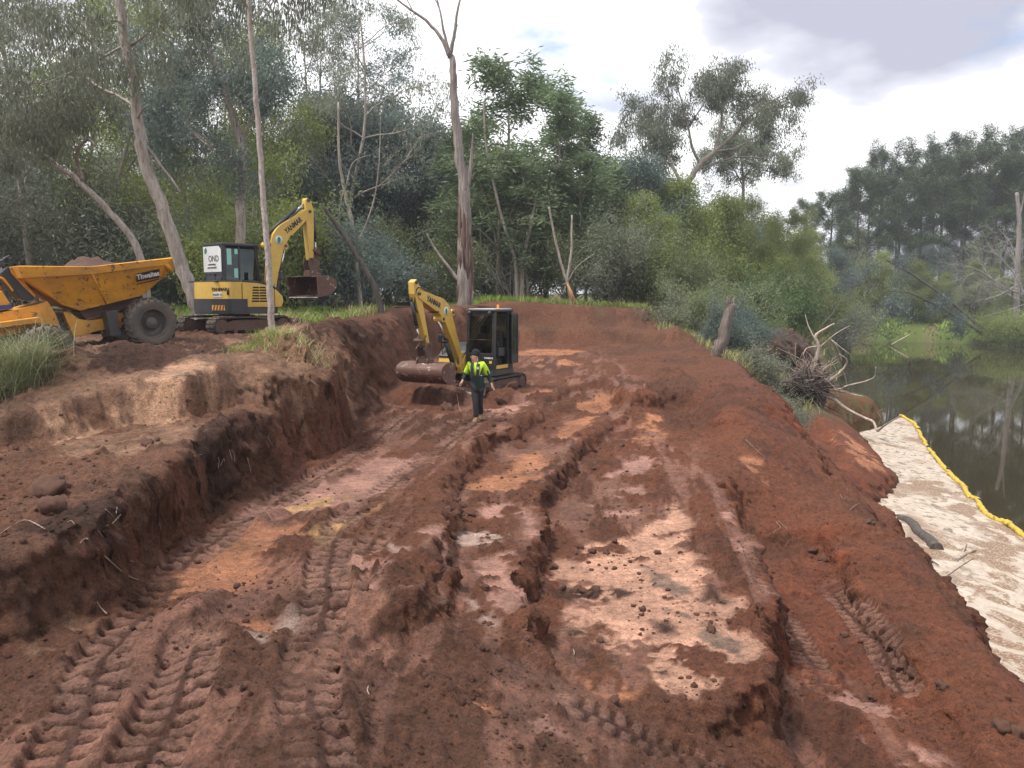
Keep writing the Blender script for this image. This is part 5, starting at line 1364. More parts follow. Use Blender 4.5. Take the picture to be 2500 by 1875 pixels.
    c0 = am(arm_len - 0.3, 0.06); hi.tube([(c0[0], yb - 0.11, c0[1]), (lk[0], yb - 0.11, lk[1])], 0.03, 6); hi.tube([(c0[0], yb + 0.11, c0[1]), (lk[0], yb + 0.11, lk[1])], 0.03, 6)
    hi.build('hitch', M_MUD, root)
    w = bucket_w / 2
    shell = roundpoly([(-0.36, -0.475), (0.10, -0.475), (0.36, -0.62), (0.34, -0.88), (0.06, -1.06), (-0.36, -1.10)], [0, .12, .15, .15, .15, 0], 4)
    v, f = [], []
    n = len(shell); th = 0.018
    inn = []
    for i, (a_, b_) in enumerate(shell):
        p0, p1 = shell[max(i - 1, 0)], shell[min(i + 1, n - 1)]; dv = Vector((p1[0] - p0[0], p1[1] - p0[1], 0)).normalized()
        inn.append((a_ + dv.y * th, b_ - dv.x * th) if True else None)
    bb = MB()
    ring = shell + inn[::-1]
    bb.prism([bk(*q) for q in ring], yb - w, yb + w)
    for sgn in (-1, 1):
        bb.prism([bk(*q) for q in shell], yb + sgn * w, yb + sgn * (w + 0.02))
    bb.prism([bk(-0.14, -0.475), bk(0.14, -0.475), bk(0.20, -0.54), bk(0.20, -0.42), bk(0.12, -0.33), bk(-0.10, -0.33)], yb - 0.19, yb - 0.16); bb.prism([bk(-0.14, -0.475), bk(0.14, -0.475), bk(0.20, -0.54), bk(0.20, -0.42), bk(0.12, -0.33), bk(-0.10, -0.33)], yb + 0.16, yb + 0.19)
    buc = bb.build('bucket', M_BKT, root)
    bl2 = MB()
    for q in range(7):
        yy = yb - w + 0.02 + q * (2 * w - 0.04) / 7
        bl2.box((0, 0, 0), (0.05, (2 * w - 0.04) / 7 - 0.035, 0.022), Matrix.Translation((bk(-0.385, -1.112)[0], yy, bk(-0.385, -1.112)[1])))
    bl2.build('lip_edge', M_WHT, buc)
    return root

ex1 = Vector((-7.82, 22.0, 0)); ex1.z = gz(ex1.x, ex1.y) - 0.02
excavator('yellow and black excavator on the upper terrace, boom raised with open bucket hanging', ex1, R(51), R(61), R(2), 1.42, 1.45, R(4), True, False, -1)
ex2 = Vector((-0.96, 24.1, 0)); ex2.z = gz(ex2.x, ex2.y) - 0.03
excavator('excavator on the pit floor behind the worker, muddy bucket lowered toward the camera', ex2, R(-90 - 28), R(42), R(-18), 1.5, 1.5, R(2), False, True, 1)

# ------------------------------------------------------------------ dumper
def wheel(parent, c, r, w, yaw=0.0):
    """lugged tyre on a dished rim, axle along y"""
    M = Matrix.Translation(c) @ Matrix.Rotation(yaw, 4, 'Z') @ Matrix.Rotation(R(90), 4, 'X')
    t = MB(); h = w / 2
    t.lathe([(0.54 * r, -h * 0.80), (0.60 * r, -h * 0.92), (0.78 * r, -h), (0.88 * r, -h * 0.94), (0.915 * r, -h * 0.78), (0.92 * r, 0), (0.915 * r, h * 0.78), (0.88 * r, h * 0.94), (0.78 * r, h), (0.60 * r, h * 0.92), (0.54 * r, h * 0.80)], 48, M)
    n = 22
    for k in range(n):
        for s in (-1, 1):
            a0 = 2 * math.pi * (k + (0.5 if s > 0 else 0)) / n
            v = []
            for rr_, top in ((0.88 * r, 0), (1.0 * r, 1)):
                for (zz_, da, wd) in ((0.02, 0.0, 0.07), (0.55, 0.13, 0.08), (1.0, 0.20, 0.085)):
                    for e in (-1, 1):
                        an = a0 + da + e * wd * 0.5 * (0.8 if top else 1.0)
                        q = rr_ - (0.07 * r if zz_ == 1.0 else 0)
                        v.append((q * math.cos(an), q * math.sin(an), s * h * zz_ * (0.98 if top else 1.0)))
            t.add(v, [(6, 7, 9, 8), (8, 9, 11, 10), (0, 2, 8, 6), (2, 4, 10, 8), (1, 7, 9, 3), (3, 9, 11, 5), (0, 6, 7, 1), (4, 5, 11, 10)], M)
    wo = t.build('wheel', M_TYR, parent)
    rm = MB(); rm.lathe([(0.56 * r, -h * 0.82), (0.565 * r, -h * 0.90), (0.535 * r, -h * 0.90), (0.52 * r, -h * 0.2), (0.46 * r, h * 0.05), (0.28 * r, h * 0.05), (0.24 * r, -h * 0.42), (0.20 * r, -h * 0.52), (0.16 * r, -h * 0.52), (0.14 * r, -h * 0.62), (0, -h * 0.62)], 36, M @ Matrix.Rotation(math.pi, 4, 'X'))
    rm.lathe([(0.56 * r, -h * 0.82), (0.535 * r, -h * 0.90), (0.52 * r, -h * 0.4), (0, -h * 0.4)], 36, M)
    rm.build('rim', painted('grey_rim', (0.12, 0.105, 0.095), 0.5, (0.07, 0.05, 0.04), 0.8, scale=4) if 'grey_rim' not in bpy.data.materials else bpy.data.materials['grey_rim'], wo)
    return wo
DS = 515.0
DY = R(44)                                        # nose right and away
dp = Vector((-9.56, 17.2, 5.02))
dump = empty('dumper', (dp.x, dp.y, dp.z), (0, 0, DY)); tag(dump, 'muddy orange-yellow site dumper with a loaded skip on the upper terrace', 'dumper')
def dc(u, v): return ((u - 1000) / DS * 0.86, (1250 - v) / DS)
def dprism(name, pts, y0, y1, mat, parent=None, ch=0.012):
    return MB().prism([dc(*p) for p in pts], y0, y1, None, ch).build(name, mat, parent or dump)
# skip
SV = {}
def sv(u, v, w):
    x, z = dc(u, v); return (x, w, z)
A = [(310, 515, .74), (1035, 465, .96), (1955, 348, .965), (2058, 408, .80), (1690, 700, .66), (1235, 800, .66), (950, 868, .52), (745, 800, .50)]
v, f = [], []
for s in (-1, 1):
    v += [sv(a, b, s * w) for a, b, w in A]
n = len(A)
f += [(0, 1, 5, 6, 7), (1, 2, 4, 5), (2, 3, 4), (n + 7, n + 6, n + 5, n + 1, n), (n + 5, n + 4, n + 2, n + 1), (n + 4, n + 3, n + 2), (3, n + 3, n + 4, 4), (4, n + 4, n + 5, 5), (5, n + 5, n + 6, 6), (6, n + 6, n + 7, 7), (7, n + 7, n, 0)]
sk = MB().add(v, f).build('skip', M_ORA, dump)
md = sk.modifiers.new('thickness', 'SOLIDIFY'); md.thickness = 0.04; md.offset = 1
B = [(262, 402, .79), (1030, 392, 1.0), (2025, 266, 1.0), (2085, 395, .78)]; C_ = [(300, 520, .75), (1036, 470, .975), (1950, 338, .975), (2040, 420, .78)]
rb = MB(); v = []
for s in (-1, 1):
    v += [sv(a, b, s * w) for a, b, w in B] + [sv(a, b, s * w) for a, b, w in C_]
f = []
for i in range(3):
    f += [(i, i + 1, i + 5, i + 4), (8 + i + 1, 8 + i, 8 + i + 4, 8 + i + 5)]
f += [(8, 0, 4, 12), (3, 11, 15, 7)]
rim_ = rb.add(v, f).build('rim_band', M_ORA, sk)
md = rim_.modifiers.new('thickness', 'SOLIDIFY'); md.thickness = 0.05; md.offset = 0
for s in (-1, 1):
    MB().tube([sv(1948, 336, s * .99), sv(2035, 425, s * .86)], 0.05, 6).build('edge_fold', M_ORA, sk)
    MB().tube([sv(1035, 470, s * .985), sv(1235, 800, s * .675)], 0.016, 5).build('edge_fold', M_ORA, sk)
# maker's name on a black plate, flat against the near flank
e0, e1, e2 = Vector(sv(1035, 465, -.96)), Vector(sv(1985, 420, -.96)), Vector(sv(1235, 800, -.66))
nn = (e1 - e0).cross(e2 - e0).normalized()
if nn.y > 0: nn = -nn
def onside(u, v):
    x, z = dc(u, v); return Vector((x, e0.y - (nn.x * (x - e0.x) + nn.z * (z - e0.z)) / nn.y, z)) + nn * 0.045
pl = flat('name_plate', [onside(1560, 450), onside(1850, 388), onside(1862, 485), onside(1572, 537)], M_TXT, sk, 0.003, nn)
rt = (onside(1856, 436) - onside(1566, 494))
decal('maker_name', 'Thwaites', 0.165, M_WHT, pl, (onside(1566, 494) + onside(1856, 436)) / 2 + nn * 0.006 + Vector((0, 0, 0.005)), rt, nn.cross(rt) if nn.cross(rt).z > 0 else -nn.cross(rt), 0.03, 0.80)
flat('name_line', [onside(1580, 562), onside(1862, 496), onside(1862, 508), onside(1580, 572)], M_TXT, sk, 0.003, nn)
ld = []
gu, gv = 26, 16
for i in range(gu):
    for j in range(gv):
        a, b = i / (gu - 1), j / (gv - 1)
        u = 330 + a * 1640; w = (b - 0.5) * 2 * (0.72 + 0.20 * min(1, a / 0.45))
        top = 455 - 120 * a - 130 * math.exp(-((a - 0.50) / 0.16) ** 2) * math.exp(-(((b - 0.5) * 2 - 0.05) / 0.55) ** 2)
        x, z = dc(u, top)
        ld.append((x, w, z + 0.06 * float(fbm(np.array([u / 90]), np.array([w * 5]), 1.0, 3, 5)[0])))
fq = [(i * gv + j, (i + 1) * gv + j, (i + 1) * gv + j + 1, i * gv + j + 1) for i in range(gu - 1) for j in range(gv - 1)]
M_LOAD = painted('loaded_soil', (0.085, 0.043, 0.03), 0.95, (0.05, 0.026, 0.018), 0.7, scale=6)
lo_me = MB().add(ld, fq, None, True).mesh('soil_load')
lo_o = link('soil_load', lo_me, M_LOAD); lo_o.matrix_world = Matrix.Translation(dump.location) @ Matrix.Rotation(DY, 4, 'Z'); tag(lo_o, 'heap of dark soil filling the dumper skip', 'soil heap')
# chassis
fa, fb = dc(1720, 1010), dc(480, 1290)
WR = 0.56
for y_ in (-0.92, 0.92):
    wheel(dump, (fa[0], y_, fa[1]), WR, 0.50); wheel(dump, (fb[0], y_, fb[1]), WR, 0.50)
ax = MB(); ax.cyl((fa[0], -0.8, fa[1]), (fa[0], 0.8, fa[1]), 0.13, 12); ax.cyl((fb[0], -0.8, fb[1]), (fb[0], 0.8, fb[1]), 0.13, 12); ax.build('axles', M_DGR, dump)
dprism('front_chassis', [(765, 880), (830, 885), (960, 970), (1060, 985), (1190, 965), (1420, 905), (1560, 900), (1560, 1060), (1200, 1090), (870, 1160)], -0.42, 0.42, M_ORA)
dprism('skip_pivot', [(960, 880), (1230, 810), (1690, 720), (1640, 800), (1400, 900), (1060, 985)], -0.34, 0.34, M_MUD)
dprism('mudguard', [(1190, 880), (1350, 860), (1320, 940), (1335, 1060), (1372, 1130), (1360, 1155), (1235, 1155), (1215, 1010)], -0.86, -0.52, M_DGR)
dprism('mudguard', [(1190, 880), (1350, 860), (1320, 940), (1335, 1060), (1372, 1130), (1360, 1155), (1235, 1155), (1215, 1010)], 0.52, 0.86, M_DGR)
dprism('articulation', [(670, 900), (790, 910), (850, 1150), (740, 1170)], -0.22, 0.22, M_BLK)
dprism('rear_chassis', [(-330, 960), (340, 830), (520, 790), (580, 760), (660, 900), (740, 1150), (680, 1175), (560, 1090), (470, 1060), (300, 1080), (150, 1120), (-330, 1150)], -0.55, 0.55, M_ORA)
dprism('step', [(-330, 1020), (430, 930), (465, 960), (465, 985), (-330, 1075)], -0.90, -0.56, M_ORA)
dprism('step', [(-330, 1020), (430, 930), (465, 960), (465, 985), (-330, 1075)], 0.56, 0.90, M_ORA)
bon = dprism('engine_cover', [(-420, 690), (110, 655), (215, 830), (200, 845), (-420, 930)], -0.50, 0.50, M_ORA, None, 0.03)
dprism('blue_band', [(-420, 822), (195, 800), (212, 830), (200, 838), (-420, 905)], -0.506, -0.499, M_BLU, bon, 0)
dprism('dashboard', [(130, 470), (210, 400), (340, 560), (480, 720), (440, 760), (330, 745)], -0.32, 0.32, M_BLK)
dprism('leg_guard', [(220, 400), (275, 430), (370, 560), (480, 700), (470, 725), (345, 600), (235, 470)], -0.36, -0.325, M_ORA)
dprism('leg_guard', [(220, 400), (275, 430), (370, 560), (480, 700), (470, 725), (345, 600), (235, 470)], 0.325, 0.36, M_ORA)
ms = MB(); c = dc(165, 335)
tor = []
Mw = Matrix.Translation((c[0], 0, c[1])) @ Matrix.Rotation(R(-32), 4, 'Y')
ms.tube([tuple(Mw @ Vector((0.20 * math.cos(2 * math.pi * k / 20), 0.20 * math.sin(2 * math.pi * k / 20), 0))) for k in range(21)], 0.016, 6)
for k in range(3):
    ms.tube([tuple(Mw @ Vector((0, 0, 0))), tuple(Mw @ Vector((0.20 * math.cos(2.1 * k), 0.20 * math.sin(2.1 * k), 0)))], 0.012, 5)
c2 = dc(215, 440); ms.tube([(c[0], 0, c[1]), (c2[0], 0, c2[1])], 0.03, 8)
ms.build('steering_wheel', M_BLK, dump)
sd_ = dprism('seat', [(-330, 560), (-250, 450), (-190, 460), (-180, 640), (30, 640), (30, 690), (-330, 700)], -0.24, 0.24, M_BLK, None, 0.03)
hr = MB(); p = [dc(60, 515), dc(130, 530), dc(190, 600), dc(230, 660)]
for y_ in (-0.45, 0.45):
    hr.tube(smooth_line([(a, y_, b) for a, b in p], 4), 0.022, 6)
hr.build('hand_rail', M_ORA, dump)
jk = MB(); q0, q1 = dc(330, 740), dc(345, 705); jk.tube([(q0[0], -0.1, q0[1]), (q1[0], -0.1, q1[1])], 0.02, 6); jk.build('gear_lever', M_BLK, dump)
# ------------------------------------------------------------------ the worker
def skin_mesh(name, verts, edges, radii, sub=2):
    me = bpy.data.meshes.new(name)
    me.from_pydata(verts, edges, []); me.update()
    o = bpy.data.objects.new(name, me); col.objects.link(o)
    o.modifiers.new('skin', 'SKIN')
    for i, r in enumerate(radii):
        r = r if hasattr(r, '__len__') else (r, r)
        me.skin_vertices[0].data[i].radius = r
    me.skin_vertices[0].data[0].use_root = True
    m = o.modifiers.new('sub', 'SUBSURF'); m.levels = sub; m.render_levels = sub
    dg = bpy.context.evaluated_depsgraph_get()
    out = bpy.data.meshes.new_from_object(o.evaluated_get(dg))
    bpy.data.objects.remove(o); bpy.data.meshes.remove(me)
    out.polygons.foreach_set('use_smooth', [True] * len(out.polygons))
    return out
def chain(*paths):
    """joins paths of (point, radius) that share points into verts, edges, radii"""
    V, E, Rr, idx = [], [], [], {}
    for p in paths:
        last = None
        for pt, r in p:
            k = tuple(round(c, 4) for c in pt)
            if k not in idx:
                idx[k] = len(V); V.append(pt); Rr.append(r)
            if last is not None and last != idx[k]:
                E.append((last, idx[k]))
            last = idx[k]
    return V, E, Rr
M_SKIN = painted('skin', (0.50, 0.27, 0.19), 0.5, (0.45, 0.22, 0.16), 0.2)
M_HIV = painted('hi_vis_yellow', (0.55, 0.85, 0.02), 0.7, (0.42, 0.62, 0.03), 0.4, scale=5)
M_BOT = painted('bottle_green_cloth', (0.012, 0.040, 0.030), 0.85, (0.02, 0.05, 0.04), 0.4, scale=5)
M_TRO = painted('dark_trousers', (0.022, 0.023, 0.027), 0.85, (0.06, 0.045, 0.035), 0.4, scale=5)
M_BEA = painted('black_knit', (0.016, 0.016, 0.019), 0.95, (0.03, 0.03, 0.03), 0.3, scale=20)
M_BOOT = painted('tan_boots', (0.26, 0.165, 0.085), 0.8, (0.12, 0.065, 0.04), 0.7, scale=9)
M_STRP = painted('harness_webbing', (0.025, 0.028, 0.032), 0.8, (0.06, 0.06, 0.06), 0.3, scale=9)
M_REF = painted('reflective_tape', (0.62, 0.64, 0.62), 0.4, (0.5, 0.5, 0.48), 0.3)
wp_ = ground(1167, 1028); wp_.z = surf(wp_.x, wp_.y)
man = empty('person', wp_, (0, 0, 0)); tag(man, 'worker in yellow-green and bottle green top and black beanie, walking, looking left', 'person')
# X right in the picture, Y away, Z up; he comes towards the camera and looks left
hip, wst, chs, nck = (0.0, 0.02, 0.93), (-0.01, 0.0, 1.08), (-0.03, -0.02, 1.30), (-0.045, -0.03, 1.47)
shR, shL = (-0.205, 0.02, 1.41), (0.135, -0.05, 1.43)
elR, wrR = (-0.315, 0.06, 1.17), (-0.375, -0.04, 1.03)
elL, wrL = (0.265, 0.02, 1.14), (0.345, -0.05, 0.95)
hpR, knR, anR = (-0.085, 0.02, 0.88), (-0.055, -0.10, 0.50), (-0.04, -0.10, 0.12)
hpL, knL, anL = (0.075, 0.03, 0.88), (0.045, 0.10, 0.50), (0.065, 0.30, 0.14)
toR, toL = (-0.085, -0.27, 0.045), (0.05, 0.14, 0.05)
hdA, hdB, hdC = (-0.07, -0.035, 1.55), (-0.075, -0.02, 1.63), (-0.06, -0.01, 1.71)
def lerp3(a, b, t): return tuple(x + (y - x) * t for x, y in zip(a, b))
def fingers(w, d, out, flip):
    """palm and five bent fingers from the wrist w, pointing along d"""
    w, d, out = Vector(w), Vector(d).normalized(), Vector(out).normalized()
    pm = w + d * 0.085
    ps = [[(tuple(w), 0.027), (tuple(w + d * 0.045), (0.036, 0.020)), (tuple(pm), (0.036, 0.018))]]
    bent = (d + Vector((0, 0, -0.35)) - out.cross(d) * 0.2 * flip).normalized()
    for k, l in enumerate((0.070, 0.080, 0.076, 0.060)):
        b = pm + out * (0.030 - 0.020 * k)
        ps.append([(tuple(pm), (0.036, 0.018)), (tuple(b), 0.010), (tuple(b + d * l * 0.5), 0.009), (tuple(b + d * l * 0.5 + bent * l * 0.5), 0.0075)])
    t0 = w + d * 0.045
    ps.append([(tuple(t0), (0.036, 0.020)), (tuple(t0 + out * 0.04 + d * 0.02), 0.012), (tuple(t0 + out * 0.055 + d * 0.055), 0.009)])
    return ps
paths = [[(hip, 0.10), (wst, (0.115, 0.085)), (chs, (0.155, 0.11)), (nck, 0.06), (hdA, (0.065, 0.075)), (hdB, (0.078, 0.095)), (hdC, (0.070, 0.085))],
         [(chs, (0.155, 0.11)), (shR, 0.062), (elR, 0.045), (wrR, 0.030)], [(chs, (0.155, 0.11)), (shL, 0.062), (elL, 0.045), (wrL, 0.030)],
         [(hip, 0.10), (hpR, 0.085), (knR, 0.062), (anR, 0.036), (toR, 0.02)], [(hip, 0.10), (hpL, 0.085), (knL, 0.062), (anL, 0.036), (toL, 0.02)]]
def vsub(a, b): return tuple(x - y for x, y in zip(a, b))
paths += fingers(wrR, vsub(wrR, elR), (-0.6, -0.8, 0), 1) + fingers(wrL, vsub(wrL, elL), (-0.5, -0.85, 0), -1)
paths += [[(hdA, (0.065, 0.075)), ((-0.145, -0.045, 1.575), 0.018)]]           # chin side of the face
body = link('body', skin_mesh('body', *chain(*paths)), M_SKIN, man)
nb_ = MB(); nb_.tube([(-0.148, -0.045, 1.645), (-0.172, -0.05, 1.612), (-0.150, -0.047, 1.600)], [0.008, 0.014, 0.010], 8); nb_.build('nose', M_SKIN, man)
MB().tube([(-0.146, -0.075, 1.578), (-0.152, -0.045, 1.576), (-0.146, -0.012, 1.578)], 0.007, 6).build('mouth', painted('lips', (0.36, 0.14, 0.11), 0.5), man)
for yy in (-0.078, -0.012):
    MB().lathe([(0, -0.008), (0.009, -0.004), (0.011, 0), (0.009, 0.004), (0, 0.008)], 10, Matrix.Translation((-0.139, yy, 1.638))).build('eye', M_BEA, man)
for yy in (-0.118, 0.068):
    MB().lathe([(0, -0.008), (0.018, -0.008), (0.024, 0), (0.018, 0.008), (0, 0.008)], 12, Matrix.Translation((-0.055, yy, 1.625)) @ Matrix.Rotation(R(90), 4, 'X')).build('ear', M_SKIN, man)
# beanie: a knitted dome with a turned-up band, tipped back
Mb = Matrix.Translation((-0.058, -0.022, 1.655)) @ Matrix.Rotation(R(12), 4, 'Y')
bn = MB(); bn.lathe([(0.098, 0.0), (0.107, 0.012), (0.107, 0.05), (0.101, 0.058), (0.103, 0.075), (0.094, 0.115), (0.070, 0.145), (0.035, 0.158), (0.0, 0.160)], 24, Mb @ Matrix.Diagonal((1.0, 0.92, 1.0, 1.0))); bn.build('beanie', M_BEA, man)
# top: bottle green below, yellow-green yoke and half sleeves above
e = 0.028
hem = (0.0, 0.02, 0.86)
j = [[(hem, (0.185, 0.155)), (lerp3(hem, wst, 0.4), (0.18, 0.15)), (wst, (0.172, 0.14)), (chs, (0.175, 0.13)), (lerp3(chs, nck, 0.8), 0.085)], [(chs, (0.175, 0.13)), (shR, 0.082), (elR, 0.066), (lerp3(elR, wrR, 0.9), 0.048)], [(chs, (0.175, 0.13)), (shL, 0.082), (elL, 0.066), (lerp3(elL, wrL, 0.9), 0.048)]]
link('jersey', skin_mesh('jersey', *chain(*j)), M_BOT, man)
y_ = [[(lerp3(wst, chs, 0.42), (0.176, 0.136)), (lerp3(wst, chs, 0.5), (0.182, 0.140)), (chs, (0.184, 0.138)), (lerp3(chs, nck, 0.75), 0.088)], [(chs, (0.184, 0.138)), (shR, 0.092), (lerp3(shR, elR, 0.55), 0.082), (lerp3(shR, elR, 0.90), 0.082)], [(chs, (0.184, 0.138)), (shL, 0.092), (lerp3(shL, elL, 0.55), 0.082), (lerp3(shL, elL, 0.95), 0.082)]]
link('yellow_yoke', skin_mesh('yellow_yoke', *chain(*y_)), M_HIV, man)
hd_ = MB(); hd_.tube(smooth_line([(-0.13, -0.08, 1.44), (-0.06, 0.10, 1.50), (0.05, 0.08, 1.52), (0.05, -0.06, 1.45), (-0.03, -0.13, 1.40)], 5), [0.03] * 21, 8); hd_.build('hood', M_BOT, man)
tr_ = [[(hip, (0.158, 0.125)), (hpR, 0.112), (knR, 0.078), (lerp3(knR, anR, 0.55), 0.072), (lerp3(knR, anR, 0.95), 0.074)], [(hip, (0.158, 0.125)), (hpL, 0.112), (knL, 0.078), (lerp3(knL, anL, 0.55), 0.072), (lerp3(knL, anL, 0.92), 0.074)]]
link('trousers', skin_mesh('trousers', *chain(*tr_)), M_TRO, man)
for an, to in ((anR, toR), (anL, toL)):
    bt = [[(tuple(Vector(an) + Vector((0, 0.01, 0.05))), 0.072), (tuple(Vector(an) + Vector((0, 0.03, -0.05))), (0.062, 0.062)), (lerp3(an, to, 0.6), (0.060, 0.055)), (to, (0.056, 0.045)), (tuple(Vector(to) + (Vector(to) - Vector(an)) * 0.18 + Vector((0, 0, 0.0))), 0.03)]]
    link('boot', skin_mesh('boot', *chain(*bt)), M_BOOT, man)
def band(name, pts, w, mat, parent, th=0.012):
    """a flat strap following points, facing the camera side (-Y)"""
    P = smooth_line(pts, 4); mb = MB(); v, f = [], []
    for i, p in enumerate(P):
        d = (P[min(i + 1, len(P) - 1)] - P[max(i - 1, 0)]).normalized(); s = d.cross(Vector((0, -1, 0))).normalized() * w / 2
        v += [p + s, p - s, p - s + Vector((0, -th, 0)), p + s + Vector((0, -th, 0))]
    for i in range(len(P) - 1):
        for k in range(4):
            f.append((i * 4 + k, i * 4 + (k + 1) % 4, i * 4 + 4 + (k + 1) % 4, i * 4 + 4 + k))
    f += [(3, 2, 1, 0), tuple(len(v) - 4 + k for k in range(4))]
    return mb.add(v, f).build(name, mat, parent)
hv = band('harness', [(-0.12, -0.07, 1.49), (-0.135, -0.145, 1.40), (-0.13, -0.165, 1.28), (-0.12, -0.165, 1.16)], 0.075, M_STRP, man, 0.03)
band('harness_strap', [(0.03, -0.06, 1.50), (0.015, -0.145, 1.40), (0.01, -0.170, 1.28), (0.0, -0.165, 1.16)], 0.08, M_STRP, hv, 0.03)
band('harness_belt', [(-0.19, -0.06, 1.15), (-0.10, -0.155, 1.14), (0.02, -0.165, 1.15), (0.12, -0.11, 1.18), (0.165, -0.02, 1.19)], 0.035, M_STRP, hv, 0.02)
band('reflective_tape', [(0.05, -0.162, 1.165), (0.11, -0.128, 1.175), (0.155, -0.06, 1.185)], 0.03, M_REF, man, 0.012)
flat('chest_badge', [(-0.015, -0.205, 1.33), (0.035, -0.205, 1.33), (0.035, -0.203, 1.39), (-0.015, -0.203, 1.39)], M_REF, hv, 0.003, (0, -1, 0))
flat('sleeve_patch', [(0.24, -0.085, 1.20), (0.285, -0.072, 1.18), (0.262, -0.085, 1.29), (0.225, -0.095, 1.29)], M_STRP, man, 0.008, (0.3, -0.95, 0))
# ------------------------------------------------------------------ on the river
BOOM = [at_z(*p, 0.0) for p in [(2199,1016),(2216,1026),(2232,1036),(2243,1054),(2264,1091),(2293,1130),(2311,1148),(2322,1163),(2351,1188),(2365,1214),(2387,1224),(2402,1253),(2434,1271),(2456,1279),(2485,1300),(2520,1335),(2570,1390),(2640,1470)]]
BOOM += [BOOM[-1] + Vector((0.3, -3, 0)), BOOM[-1] + Vector((0.2, -8, 0))]
M_BOOM = painted('yellow_boom_fabric', (0.52, 0.37, 0.035), 0.6, (0.27, 0.20, 0.09), 0.6, scale=3)
fb_ = empty('floating_boom', BOOM[0]); tag(fb_, 'long yellow floating boom that curves across the water round the foam', 'boom')
bp = smooth_line(BOOM, 8)
lens = [0.0]
for a, b in zip(bp, bp[1:]): lens.append(lens[-1] + (b - a).length)
seg, i0 = 4.4, 0
br_ = random.Random(5)
for i in range(1, len(bp)):
    if lens[i] - lens[i0] > seg or i == len(bp) - 1:
        P = [bp[k] - BOOM[0] for k in range(i0, i + 1)]
        P = smooth_line(P, 2) if len(P) > 2 else P
        m = len(P)
        rr = [0.072 * (0.6 if k in (0, m - 1) else 1.0) * br_.uniform(0.93, 1.06) for k in range(m)]
        P = [p + Vector((br_.gauss(0, .03), br_.gauss(0, .03), 0.03 + br_.uniform(-.015, .015))) for p in P]
        MB().tube(P, rr, 10).build('boom_segment', M_BOOM, fb_)
        MB().box((-0.05, -0.05, -0.05), (0.05, 0.05, 0.11), Matrix.Translation(P[-1]), 0.01).build('coupling', M_DGR, fb_)
        i0 = i
# raft of foam and leaf scum held by the boom
bank = [(13.9, 33.5), (12.6, 30), (12.0, 26), (10.4, 23.5), (9.2, 20.5), (8.4, 17), (7.2, 12), (5.6, 8.5), (5.1, 5), (5.1, 0)]
edge = [(p.x, p.y) for p in bp[::2]]
poly = [(18.2, 37.5), (17.0, 36.0)] + bank
FP = np.array(edge + [(x, y) for x, y in poly[::-1]])
fx = np.arange(5.0, 22.5, 0.055); fy = np.arange(2.0, 41.5, 0.085)
FX, FY = np.meshgrid(fx, fy)
sd2 = poly_dist(FX.ravel(), FY.ravel(), FP).reshape(FX.shape)
wob = 0.05 * fbm(FX, FY, 0.5, 3, 7)
inside = sd2 + wob < -0.02
FZ = 0.012 + 0.006 * fbm(FX, FY, 0.25, 3, 8)
idx = np.arange(FX.size).reshape(FX.shape)
q = np.stack([idx[:-1, :-1], idx[:-1, 1:], idx[1:, 1:], idx[1:, :-1]], -1)
keep = inside[:-1, :-1] & inside[1:, 1:] & inside[:-1, 1:] & inside[1:, :-1]
used = np.unique(q[keep]); remap = -np.ones(FX.size, int); remap[used] = np.arange(len(used))
me = mesh_np('foam', np.stack([FX.ravel(), FY.ravel(), FZ.ravel()], 1)[used], remap[q[keep]], True)
m_foam, nt, o = mat_new('river_foam')
b = N(nt, 'ShaderNodeBsdfPrincipled'); b.inputs['Roughness'].default_value = 0.75
v = objco(nt)
mp = N(nt, 'ShaderNodeMapping'); mp.inputs['Rotation'].default_value = (0, 0, 0.5); mp.inputs['Scale'].default_value = (1.0, 0.55, 1.0); nt.links.new(v, mp.inputs['Vector'])
big = noise(nt, 0.30, 3, 0.5, mp.outputs[0], 0.6); mid = noise(nt, 1.5, 5, 0.6, mp.outputs[0], 0.8); fin = noise(nt, 5.5, 5, 0.6, mp.outputs[0], 0.5); gr = noise(nt, 22, 4, 0.6, v)
swl = noise(nt, 0.9, 6, 0.65, mp.outputs[0], 3.0)
c = mixcol(nt, ramp(nt, swl, [(0.35, 0.0), (0.65, 1.0)]), (0.35, 0.285, 0.225), (0.48, 0.425, 0.36))
c = mixcol(nt, ramp(nt, gr, [(0.35, 0.0), (0.75, 0.5)]), c, (0.33, 0.235, 0.145))
br1 = N(nt, 'ShaderNodeMath', operation='MULTIPLY'); nt.links.new(ramp(nt, mid, [(0.47, 0.0), (0.52, 1.0)]), br1.inputs[0]); nt.links.new(ramp(nt, gr, [(0.36, 0.25), (0.55, 1.0)]), br1.inputs[1])
br2 = N(nt, 'ShaderNodeMath', operation='MULTIPLY'); nt.links.new(br1.outputs[0], br2.inputs[0]); nt.links.new(ramp(nt, big, [(0.40, 0.0), (0.50, 1.0)]), br2.inputs[1])
c = mixcol(nt, br2.outputs[0], c, (0.17, 0.092, 0.045))
dk1 = N(nt, 'ShaderNodeMath', operation='MULTIPLY'); nt.links.new(ramp(nt, fin, [(0.54, 0.0), (0.60, 1.0)]), dk1.inputs[0]); nt.links.new(ramp(nt, big, [(0.40, 1.0), (0.60, 0.25)]), dk1.inputs[1])
c = mixcol(nt, dk1.outputs[0], c, (0.16, 0.125, 0.085))
nt.links.new(c, b.inputs['Base Color']); nt.links.new(bump(nt, gr, 0.4, 0.03), b.inputs['Normal']); nt.links.new(b.outputs[0], o.inputs['Surface'])
tag(link('foam', me, m_foam), 'raft of cream foam and brown scum between bank and yellow boom', 'foam', None, 'stuff')

